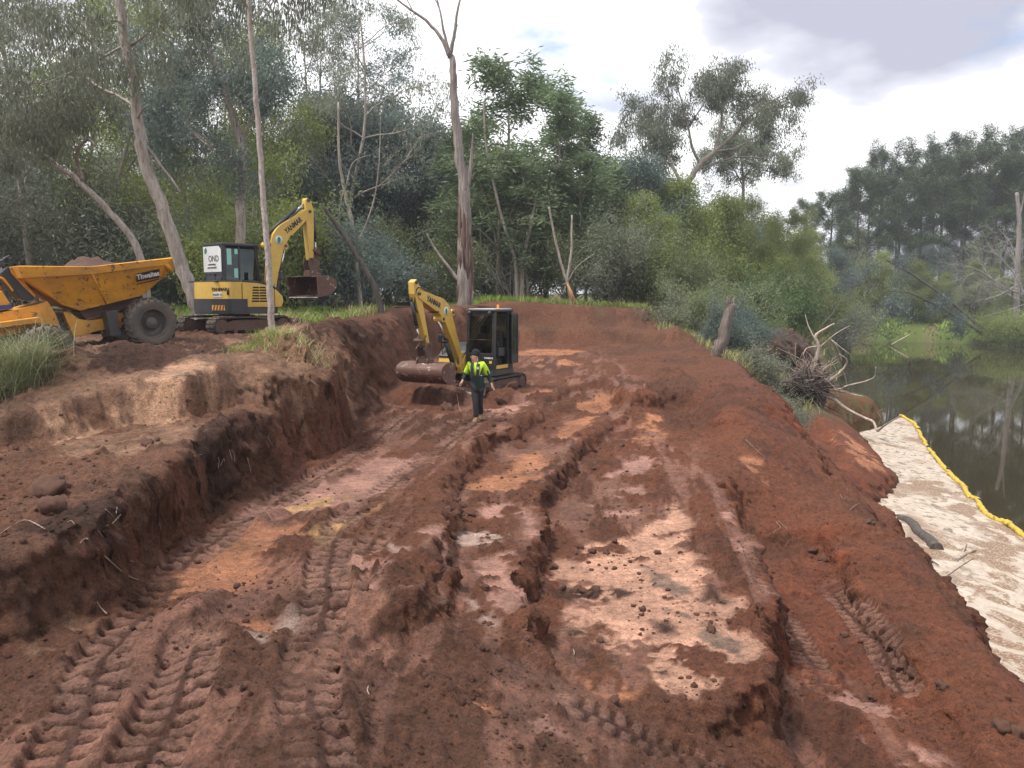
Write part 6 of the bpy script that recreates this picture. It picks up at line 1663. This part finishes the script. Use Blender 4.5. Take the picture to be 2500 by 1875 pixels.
def stick(name, label, pts, r0, r1, bark, cat, z=None, y=None, twigs=(), group=None, lift=0.02, seed=1):
    """a branch or log along points seen in the picture, lying at height z or distance y or on the ground"""
    def pos(p):
        if z is not None: return at_z(*p, z)
        if y is not None: return at_y(*p, y)
        g_ = ground(*p); g_.z = surf(g_.x, g_.y) + lift; return g_
    P = [pos(p) for p in pts]; base = P[0].copy()
    g = Grow(seed, 7)
    g.limb([p - base for p in P], r0, r1, 4, 8 if r0 > 0.04 else 5)
    for t in twigs:
        g.limb([pos(p) - base for p in t], r1 * 1.2, r1 * 0.5, 4, 5)
    o_ = g.mb.build(name, BARK[bark], None, base); tag(o_, label, cat, group)
    return o_
stick('floating_log', 'dark waterlogged log lying in the foam', [(2190,1264),(2220,1272),(2242,1299),(2269,1320),(2288,1340)], 0.10, 0.15, 'dark', 'log', 0.03)
stick('floating_stick', 'thick pale stick in the foam beside a thin one', [(2330,1368),(2355,1352),(2380,1343)], 0.07, 0.04, 'drift', 'stick', 0.03)
stick('floating_stick', 'short stick sticking up above the thick pale one in the foam', [(2343,1360),(2352,1345),(2359,1325)], 0.035, 0.015, 'drift', 'stick', 0.05)
stick('floating_stick', 'long thin stick lowest of the three in the foam', [(2302,1410),(2335,1388),(2375,1362)], 0.025, 0.012, 'drift', 'stick', 0.03)
stick('floating_branch', 'dark forked twig poking from the bank into the foam', [(2247,1366),(2270,1368),(2292,1380)], 0.035, 0.012, 'dark', 'branch', 0.06, None, [[(2262,1368),(2275,1382),(2262,1392)]])
stick('floating_stick', 'pale twig jutting from the bank over the foam near the right edge', [(2312,1512),(2335,1503),(2352,1498)], 0.03, 0.02, 'drift', 'stick', 0.1)
stick('driftwood_pole', 'straight white pole slanting from the water below the green far bank', [(2176,842),(2222,816)], 0.10, 0.07, 'drift', 'stick', None, 101)

# ------------------------------------------------------------------ the upturned roots and the stump on the near bank
ub = ground(1985, 985); UY = ub.y
g = Grow(77, 8)
def up(px, py, dy=0.0): return at_y(px, py, UY + dy) - ub
ur = random.Random(3)
st_ = empty('uprooted_tree', ub); tag(st_, 'upturned stump with bleached tangled roots on the red headland by the water', 'stump')
for pts, r0, r1, d in [([(1978,920),(1984,895),(1998,850),(1990,822),(2010,805),(2037,790)], .20, .05, 0), ([(1992,830),(1975,800),(1966,768)], .07, .02, .3), ([(1994,846),(1970,850),(1960,866)], .06, .02, -.3), ([(1998,850),(2040,815),(2075,795)], .05, .015, .4),
                       ([(1985,945),(2030,925),(2055,905),(2068,880),(2050,865)], .12, .03, -.5), ([(2000,955),(2050,950),(2068,942),(2115,930),(2135,919),(2138,897)], .08, .025, -1.0), ([(2068,942),(2062,915),(2056,905)], .05, .02, -1.0), ([(2040,952),(2080,962),(2108,968)], .06, .02, -.8),
                       ([(2005,960),(2035,975),(2070,1000),(2110,1020),(2132,1030),(2141,1052)], .13, .07, -1.5), ([(2143,1052),(2165,1035),(2200,1014)], .09, .03, -3.0), ([(2145,1035),(2150,1020),(2143,1005),(2160,998)], .03, .01, -2.5), ([(1975,935),(1930,900),(1870,878)], .06, .015, .3),
                       ([(2055,880),(2045,850),(2030,830)], .05, .015, -.2), ([(2030,830),(2055,850),(2075,865)], .04, .01, -.4), ([(1960,950),(1945,990),(1950,1010)], .04, .015, 0), ([(1990,955),(2010,1000),(2050,1035)], .05, .02, -.6)]:
    m = len(pts) - 1
    g.limb([up(a, b, d * k / m) for k, (a, b) in enumerate(pts)], r0 * 0.66, r1 * 0.66, 4)
for k in range(150):
    a = ur.uniform(-0.6, 3.8); l = ur.uniform(0.4, 1.4)
    p = up(1975, 930, 0.1) + Vector((ur.gauss(0, .25), ur.uniform(-.3, .3), ur.gauss(0, .25)))
    d = Vector((math.cos(a), ur.uniform(-.9, .1), math.sin(a))).normalized()
    q1 = p + d * l * 0.5 + Vector((ur.gauss(0, .12), ur.gauss(0, .12), ur.gauss(0, .12))); q2 = p + d * l + Vector((ur.gauss(0, .25), ur.gauss(0, .25), ur.gauss(0, .25)))
    g.limb([p, q1, q2], ur.uniform(.012, .034), .006, 3, 5)
g.mb.build('roots', BARK['drift'], st_)
g = Grow(78, 6)
for k in range(120):
    a = ur.uniform(-1.2, 4.2); l = ur.uniform(0.5, 1.2)
    p = up(1968, 945, 0.0) + Vector((ur.gauss(0, .4), ur.uniform(-.5, .1), ur.gauss(0, .4))); d = Vector((math.cos(a), ur.uniform(-1.0, .1), math.sin(a) - 0.3)).normalized()
    g.limb([p, p + d * l * 0.5 + Vector((ur.gauss(0, .1), ur.gauss(0, .1), ur.gauss(0, .1))), p + d * l + Vector((ur.gauss(0, .2), ur.gauss(0, .2), -abs(ur.gauss(0, .3))))], ur.uniform(.02, .045), .008, 3, 5)
g.mb.build('dark_roots', BARK['dark'], st_)
def lump(name, rad, seed, mat, parent=None, loc=(0, 0, 0), rough=0.35, sub=4, sq=(1, 1, 1)):
    bm = bmesh.new(); bmesh.ops.create_icosphere(bm, subdivisions=sub, radius=1)
    co = np.array([v.co for v in bm.verts])
    n1 = vnoise(co[:, 0] * 2.1 + co[:, 2] * 1.3 + seed * 7, co[:, 1] * 2.1 - co[:, 2] * 1.7, seed) + 0.5 * vnoise(co[:, 0] * 5 + co[:, 2] * 4 + seed, co[:, 1] * 5 + co[:, 2] * 3, seed + 1) + 0.3 * vnoise(co[:, 0] * 11 - co[:, 2] * 9, co[:, 1] * 11 + co[:, 2] * 8, seed + 2)
    for v, k in zip(bm.verts, n1):
        s = rad * (1 + rough * float(k)); v.co = Vector((v.co.x * s * sq[0], v.co.y * s * sq[1], v.co.z * s * sq[2]))
    me = bpy.data.meshes.new(name); bm.to_mesh(me); bm.free()
    me.polygons.foreach_set('use_smooth', [sub > 2] * len(me.polygons))
    return link(name, me, mat, parent, loc)
M_CLOD = painted('dark_clod', (0.075, 0.034, 0.021), 0.95, (0.105, 0.050, 0.032), 0.6, scale=8)
M_SLUMP = painted('slumped_soil', (0.05, 0.030, 0.022), 0.95, (0.13, 0.075, 0.05), 0.6, scale=1.5)
lump('root_plate', 0.8, 5, M_SLUMP, st_, tuple(up(1972, 945, 0.35)), 0.4, 4, (1.0, 0.7, 1.0))
sp_ = on(1915, 41); sl_ = lump('soil_slump', 1.55, 8, M_SLUMP, None, (sp_.x, sp_.y, sp_.z + 0.55), 0.28, 5, (1.0, 0.8, 0.95)); tag(sl_, 'dark overhanging block of slumped soil behind the upturned roots', 'soil')
sb = ground(1752, 868); sb.z = surf(sb.x, sb.y)
sy = sb.y
g = Grow(79, 10)
P, rr = g.limb([at_y(1748, 880, sy) - sb, at_y(1757, 850, sy) - sb, at_y(1770, 800, sy) - sb, at_y(1783, 745, sy + .1) - sb], 0.30, 0.20, 5, 12)
for k in range(9):
    a = k * 0.7; p = P[-1] + Vector((0.13 * math.cos(a), 0.13 * math.sin(a), 0))
    g.mb.tube([p - Vector((0, 0, .15)), p + Vector((0.02 * math.cos(a), 0.02, ur.uniform(.08, .40)))], [0.07, 0.012], 5)
sto = g.mb.build('leaning_stump', BARK['stump'], None, sb); tag(sto, 'broken grey stump leaning right at the rim between pit and river', 'stump')

# ------------------------------------------------------------------ leaning and dead trees of the far bank
FB = 98.0
def far_limb(name, label, limbs, bark, seed, leaf=None, sprout=None, y=FB, cat='tree'):
    return traced(name, label, y, limbs, bark, seed, leaf, sprout, cat, 1.0, None, 8)
HNG = [dict(n=4, ang=0.6, ratio=0.5, trop=-0.10, wig=0.2, leaf=0.3), dict(n=0, leaf=0.2, trop=-0.2, wig=0.2)]
far_limb('leaning_dark_tree', 'upper of two dark trunks leaning left over the far water', [([(2440,842),(2425,829),(2340,752),(2248,684),(2200,655),(2162,633)], .34, .06, 1.0)], 'dark', 301, ('gum_blue', 16, 0.5, 0.4, 0.12, 0.5), (HNG, 4, 2.6, 0.45), 104)
far_limb('leaning_dark_tree', 'lower of two dark trunks leaning left over the far water', [([(2432,846),(2417,828),(2360,790),(2303,754),(2221,716),(2158,711)], .32, .05, 1.0)], 'dark', 302, ('gum_blue', 16, 0.5, 0.4, 0.12, 0.5), (HNG, 6, 2.8, 0.3), 103.5)
BRE = [dict(n=6, ang=0.7, ratio=0.55, trop=0.02, wig=0.22), dict(n=5, ang=0.7, ratio=0.55, wig=0.25), dict(n=0, wig=0.25)]
far_limb('dead_grey_tree', 'pale leafless tree with drooping grey twigs at the right edge of the far bank', [([(2520,790),(2500,720),(2470,660),(2420,610)], .22, .05, 1.2), ([(2500,720),(2450,700),(2390,660),(2355,650)], .14, .03, 1.2), ([(2490,690),(2440,720),(2380,735)], .10, .03, 1.2), ([(2510,740),(2450,760),(2370,780)], .10, .02, 1.0), ([(2480,670),(2470,600),(2440,560)], .10, .02, 1.0)], 'grey', 303, None, (BRE, 12, 4.5, 0.15), 103)
far_limb('bare_tree', 'tall pale bare trunk standing at the far right before the pines', [([(2486,760),(2484,640),(2488,540),(2482,470)], .42, .22), ([(2488,540),(2498,490),(2505,450)], .16, .05)], 'dead', 304, None, None, 105)
# ------------------------------------------------------------------ grass, clods, roots and litter
def blades(name, P, ln, wd, lean, mat, seed, seg=3):
    """bent tapering blades rooted at P"""
    rg = np.random.default_rng(seed); n = len(P); P = np.asarray(P, float)
    a = rg.random(n) * 2 * np.pi; l = ln * (0.5 + rg.random(n)); k = lean * (0.4 + 1.0 * rg.random(n))
    dx, dy = np.cos(a), np.sin(a); wx, wy = -dy, dx
    V = np.empty((n, 2 * seg + 1, 3))
    for i in range(seg + 1):
        t = i / seg
        cx = P[:, 0] + dx * l * k * t ** 2; cy = P[:, 1] + dy * l * k * t ** 2; cz = P[:, 2] + l * (t - 0.35 * np.minimum(k, 1.4) * t ** 2)
        if i == seg:
            V[:, 2 * seg] = np.stack([cx, cy, cz], 1)
        else:
            w = wd * (1 - 0.75 * t) / 2
            V[:, 2 * i] = np.stack([cx + wx * w, cy + wy * w, cz], 1); V[:, 2 * i + 1] = np.stack([cx - wx * w, cy - wy * w, cz], 1)
    b = (np.arange(n) * (2 * seg + 1))[:, None]
    F = []
    for i in range(seg - 1):
        F += [b + np.array([[2 * i, 2 * i + 1, 2 * i + 3]]), b + np.array([[2 * i, 2 * i + 3, 2 * i + 2]])]
    F.append(b + np.array([[2 * seg - 2, 2 * seg - 1, 2 * seg]]))
    tone = np.repeat(np.clip(rg.random(n), 0, 1), 2 * seg + 1)
    me = mesh_np(name, V.reshape(-1, 3), np.concatenate(F), True, {'tone': ('FLOAT', tone)})
    me.materials.append(L[mat])
    return me
gr_ = np.random.default_rng(44)
def field(n, x0, x1, y0, y1, test=None, clump=0.8):
    x = gr_.uniform(x0, x1, n); y = gr_.uniform(y0, y1, n)
    k = vnoise(x / clump, y / clump, 77) + 0.4 * gr_.normal(size=n) > -0.1
    if test is not None: k &= test(x, y)
    x, y = x[k], y[k]
    return np.stack([x, y, levels(x, y) - 0.03], 1)
gp = np.concatenate([field(9000, -16, -5.5, 26.5, 36, None), field(9000, 0.0, 9.5, 42.7, 47, None), field(2600, -5.0, 0, 42.3, 46)])
o_ = link('grass', blades('grass', gp, 0.36, 0.03, 0.7, 'grass', 1)); tag(o_, 'bright green grass along the foot of the forest', 'grass', None, 'stuff')
gp = np.concatenate([field(5000, 8.0, 12.5, 31, 44, lambda x, y: (x > 8.1 + (y - 22) * 0.03)), field(2500, 5.0, 9.5, 37.5, 43, lambda x, y: x > 7.4), field(1500, 0, 9, 42.4, 45), field(2500, -14, -5, 26, 31)])
o_ = link('dry_grass', blades('dry_grass', gp, 0.50, 0.03, 0.9, 'straw', 2)); tag(o_, 'straw-coloured grass and weeds on the river bank and pit rim', 'grass', None, 'stuff')
gp = field(5000, 8.2, 13, 32, 46, lambda x, y: (x > 8.3 + (y - 22) * 0.03), 1.4)
o_ = link('bank_weeds', blades('bank_weeds', gp, 0.42, 0.05, 0.8, 'sage', 3)); tag(o_, 'green weeds covering the gully between pit and river', 'weeds', None, 'stuff')
gp = field(36000, 50, 90, 95, 122, lambda x, y: levels(x, y) > 0.35, 3.0)
o_ = link('far_bank_grass', blades('far_bank_grass', gp, 0.6, 0.20, 0.8, 'grass', 4)); tag(o_, 'bright green grass on the far river bank', 'grass', None, 'stuff')
gp = field(8000, 20, 60, 44, 118, lambda x, y: levels(x, y) > 0.3, 3.0)
o_ = link('reeds', blades('reeds', gp, 0.9, 0.10, 0.8, 'straw', 5)); tag(o_, 'pale dry reeds along the bend of the left bank', 'reeds', None, 'stuff')
def tuft(name, label, px, py, n, rad, ln, lean, mat, seed, cat='grass'):
    p = ground(px, py); rg = np.random.default_rng(seed)
    q = np.stack([rg.normal(0, rad, n), rg.normal(0, rad, n), np.zeros(n)], 1)
    for k in q: k[2] = surf(p.x + k[0], p.y + k[1]) - p.z - 0.03
    o_ = link(name, blades(name, q, ln, 0.010, lean, mat, seed, 4), None, None, p); tag(o_, label, cat, None, 'stuff')
tuft('grass_clump', 'big drooping clump of sage green grass at the left edge before the dumper', 8, 940, 3000, 0.30, 0.85, 1.25, 'rank', 21)
tuft('grass_clump', 'smaller grass clump at the very left edge below the big one', -25, 975, 900, 0.22, 0.5, 1.3, 'rank', 22)
tuft('grass_tuft', 'short grass tuft at the foot of the slender trunk', 640, 828, 500, 0.35, 0.22, 0.9, 'grass', 23)
tuft('grass_tuft', 'dry straw tuft on the mound right of the slender trunk', 715, 822, 500, 0.40, 0.25, 1.2, 'straw', 24)
tuft('grass_tuft', 'small bright tuft at the tip of the red headland', 2182, 990, 160, 0.25, 0.5, 0.7, 'grass', 25)
tuft('grass_tuft', 'wispy straw tuft on the rim by the leaning stump', 1700, 830, 400, 0.5, 0.5, 0.8, 'straw', 26)
# single clods one can pick out
M_CL = [lump('clod_shape', 1.0, 30 + k, M_CLOD, None, (0, 0, -50), 0.42, 3) for k in range(5)]
for m in M_CL:
    bpy.data.objects.remove(m)
CM = [bpy.data.meshes['clod_shape'] if k == 0 else bpy.data.meshes['clod_shape.%03d' % k] for k in range(5)]
cr = random.Random(8)
def clod(px, py, r, label, group=None):
    p = ground(px, py); z = surf(p.x, p.y)
    o_ = link('soil_clod', cr.choice(CM), None, None, (p.x, p.y, z + r * 0.35)); o_.scale = (r * cr.uniform(.9, 1.3), r * cr.uniform(.8, 1.1), r * cr.uniform(.65, .9)); o_.rotation_euler = (cr.random(), cr.random(), cr.random() * 6)
    tag(o_, label, 'clod', group)
clod(123, 1205, .17, 'largest brown clod on the left shelf'); clod(128, 1248, .12, 'second brown clod just below the largest on the left shelf')
clod(362, 1092, .09, 'dark clod on the pale shelf under the tan face'); clod(383, 1080, .05, 'small dark clod beside the bigger one on the pale shelf')
clod(1092, 1000, .16, 'round dark clod left of the worker at the heap foot'); clod(1223, 990, .15, 'dark clod right of the worker at the heap foot'); clod(1250, 968, .17, 'brown clod on the small heap right of the worker')
clod(1238, 958, .12, 'brown clod topmost on the small heap right of the worker'); clod(892, 1445, .05, 'dark clod at the near end of the pink clay patch'); clod(578, 1428, .035, 'lone small clod on the orange clay strip')
for px, py, r in [(1605,1349,.045),(1570,1488,.04),(1566,1497,.03),(1737,1538,.06),(1416,1340,.05),(1445,1345,.06),(1480,1348,.055),(1500,1325,.05),(1405,1350,.04),(1560,1400,.03),(1390,1445,.05),(1410,1440,.055),(1425,1448,.05),(1440,1452,.045),(1375,1440,.04),(1455,1440,.05),(1563,1545,.025),(1630,1440,.03),(1186,1443,.05),(1500,1720,.05),(1465,1560,.04),(1500,1390,.03),(1350,1385,.05),(1340,1370,.04)]:
    clod(px, py, r, 'fist-sized dark clod lying on the pale clay pan', 'clods on the clay pan')
for px, py, r in [(1130,1240,.06),(1110,1255,.07),(1095,1240,.06),(1120,1225,.05),(1150,1262,.06),(1090,1285,.05),(1105,1310,.05),(1280,1080,.05),(1206,1042,.05),(1330,1045,.05),(1480,1010,.06),(1520,1090,.06),(1450,1150,.05)]:
    clod(px, py, r, 'dark clod lying in the second lane beside its wall', 'clods in the second lane')
for px, py, r in [(2120,1300,.10),(1985,1360,.07),(2010,1370,.08),(2190,1640,.06),(2230,1660,.07),(2300,1680,.07),(2450,1790,.09),(2480,1800,.08),(2130,1700,.05),(2060,1560,.05)]:
    clod(px, py, r, 'reddish clod in the loose soil beside the outer lane', 'clods by the outer lane')
# the crumbs nobody could count
n = 9000
x = np.empty(0); y = np.empty(0)
yy = 4.2 * (40 / 4.2) ** gr_.random(n * 2); xx = gr_.uniform(-1, 1, n * 2) * (1.2 + 0.62 * yy)
k = (vnoise(xx / 0.9, yy / 0.9, 201) + 0.5 * gr_.normal(size=n * 2) > 0.4) & (xx < 6.5) & ~((xx < -4.5) & (yy > 26))
xx, yy = xx[k][:n], yy[k][:n]
hh = fan(GH, xx, yy)
keepz = hh > 0.3; xx, yy, hh = xx[keepz], yy[keepz], hh[keepz]
n = len(xx)
rad = 0.007 + 0.026 * gr_.random(n) ** 4 + 0.0006 * yy
ic = np.array([(0, 0, 1), (.89, 0, .45), (.28, .85, .45), (-.72, .53, .45), (-.72, -.53, .45), (.28, -.85, .45), (.72, .53, -.45), (-.28, .85, -.45), (-.89, 0, -.45), (-.28, -.85, -.45), (.72, -.53, -.45), (0, 0, -1)])
fi = np.array([(0,1,2),(0,2,3),(0,3,4),(0,4,5),(0,5,1),(1,6,2),(2,7,3),(3,8,4),(4,9,5),(5,10,1),(6,7,2),(7,8,3),(8,9,4),(9,10,5),(10,6,1)])
V = ic[None] * rad[:, None, None] * (0.65 + 0.6 * gr_.random((n, 12, 1))) * np.array([1.15, 1.0, 0.75]) + np.stack([xx, yy, hh + rad * 0.25], 1)[:, None]
F = fi[None] + (np.arange(n) * 12)[:, None, None]
_, Cc, _, _ = dug_ground(xx, yy)
Cc = np.minimum(Cc, np.array((0.135, 0.060, 0.036))) * gr_.uniform(0.7, 1.15, (n, 1))
me = mesh_np('soil_crumbs', V.reshape(-1, 3), F.reshape(-1, 3), False, {'tint': ('FLOAT_COLOR', np.repeat(np.concatenate([Cc, np.ones((n, 1))], 1), 12, 0)), 'wet': ('FLOAT', np.zeros(n * 12))})
tag(link('soil_crumbs', me, m_soil), 'loose crumbs of soil strewn over the dug ground', 'soil', None, 'stuff')
# torn roots and twigs
RT = [([(212,1336),(253,1372),(312,1408),(348,1426)], .014, 'long torn root slanting down the left bank'), ([(110,1290),(60,1275),(0,1300)], .010, 'thin root at the left edge above the bank'), ([(560,1120),(566,1150),(574,1182)], .008, 'short white root hanging on the cut bank'), ([(420,922),(460,925),(505,928)], .013, 'pale twig lying across the tan face'),
      ([(232,1460),(245,1490),(262,1510)], .016, 'brown root at the foot of the left bank'), ([(305,1372),(330,1385),(348,1388)], .008, 'small curled root on the left bank'), ([(760,952),(785,957),(805,958)], .012, 'thin pale root on the spur'), ([(310,1310),(330,1298),(300,1290)], .007, 'fine root loop on the left bank'), ([(775,870),(786,845),(795,835)], .012, 'crooked twig on the dark heap right of the slender trunk'),
      ([(1390,1535),(1380,1540),(1350,1550)], .006, 'dark straw twig at the edge of the pan'), ([(1115,985),(1122,1000),(1128,1008)], .010, 'white splinter left of the worker'), ([(1895,1275),(1905,1290),(1890,1310),(1886,1330)], .012, 'crooked root in the red heap by the outer lane'), ([(1900,1272),(1915,1292),(1930,1315)], .010, 'thin straight root in the red heap'), ([(2050,1210),(2062,1228),(2070,1190)], .010, 'dry weed stalk on the brown slope above the foam'),
      ([(2075,1250),(2095,1240),(2120,1235)], .010, 'fallen twig on the brown slope above the foam'), ([(1820,1080),(1850,1110),(1870,1125)], .009, 'thin root across the right scarp'), ([(1440,742),(1425,748),(1400,746)], .03, 'dead branch lying on the far rim'), ([(640,1250),(652,1270),(668,1280)], .008, 'wisp of root beside the vehicle lane'),
      ([(900,1690),(897,1700),(902,1708)], .007, 'curved white chip in the foreground soil'), ([(1400,1590),(1402,1600),(1398,1608)], .007, 'curved white chip beside the clay pan'), ([(1775,1545),(1780,1555),(1786,1562)], .008, 'white splinter on the right of the clay pan')]
for i, (pts, r, lb) in enumerate(RT):
    stick('torn_root' if 'root' in lb else 'twig', lb, pts, r * 0.8, r * 0.35, 'drift' if 'white' in lb or 'pale' in lb else 'root', 'root' if 'root' in lb else 'twig', None, None, (), None, 0.035, 400 + i)

hr_ = random.Random(31)
for i in range(34):
    t = i / 33; px = 190 + 680 * t + hr_.uniform(-25, 25); py = 1330 - 330 * t + hr_.uniform(-70, 60)
    a, l = hr_.uniform(-0.5, 1.9), hr_.uniform(10, 34)
    stick('hanging_root', 'thin brown root hanging out of the long cut bank on the left', [(px, py), (px + l * .5 * math.cos(a) + hr_.uniform(-4, 4), py + l * .5 * math.sin(a)), (px + l * math.cos(a) + hr_.uniform(-8, 8), py + l * math.sin(a))], 0.007, 0.003, 'root', 'root', None, None, (), 'roots in the left cut bank', 0.03, 500 + i)
# ------------------------------------------------------------------ air
hz = MB().box((-345, -64, -3.0), (345, 430, 40.0)).mesh('haze')
m_hz, nt, o = mat_new('haze')
pv = N(nt, 'ShaderNodeVolumePrincipled'); pv.inputs['Color'].default_value = (0.92, 0.95, 1.0, 1); pv.inputs['Density'].default_value = 0.0007; pv.inputs['Anisotropy'].default_value = 0.3
nt.links.new(pv.outputs[0], o.inputs['Volume'])
tag(link('haze', hz, m_hz), 'thin pale haze hanging in the air', 'haze', None, 'stuff')
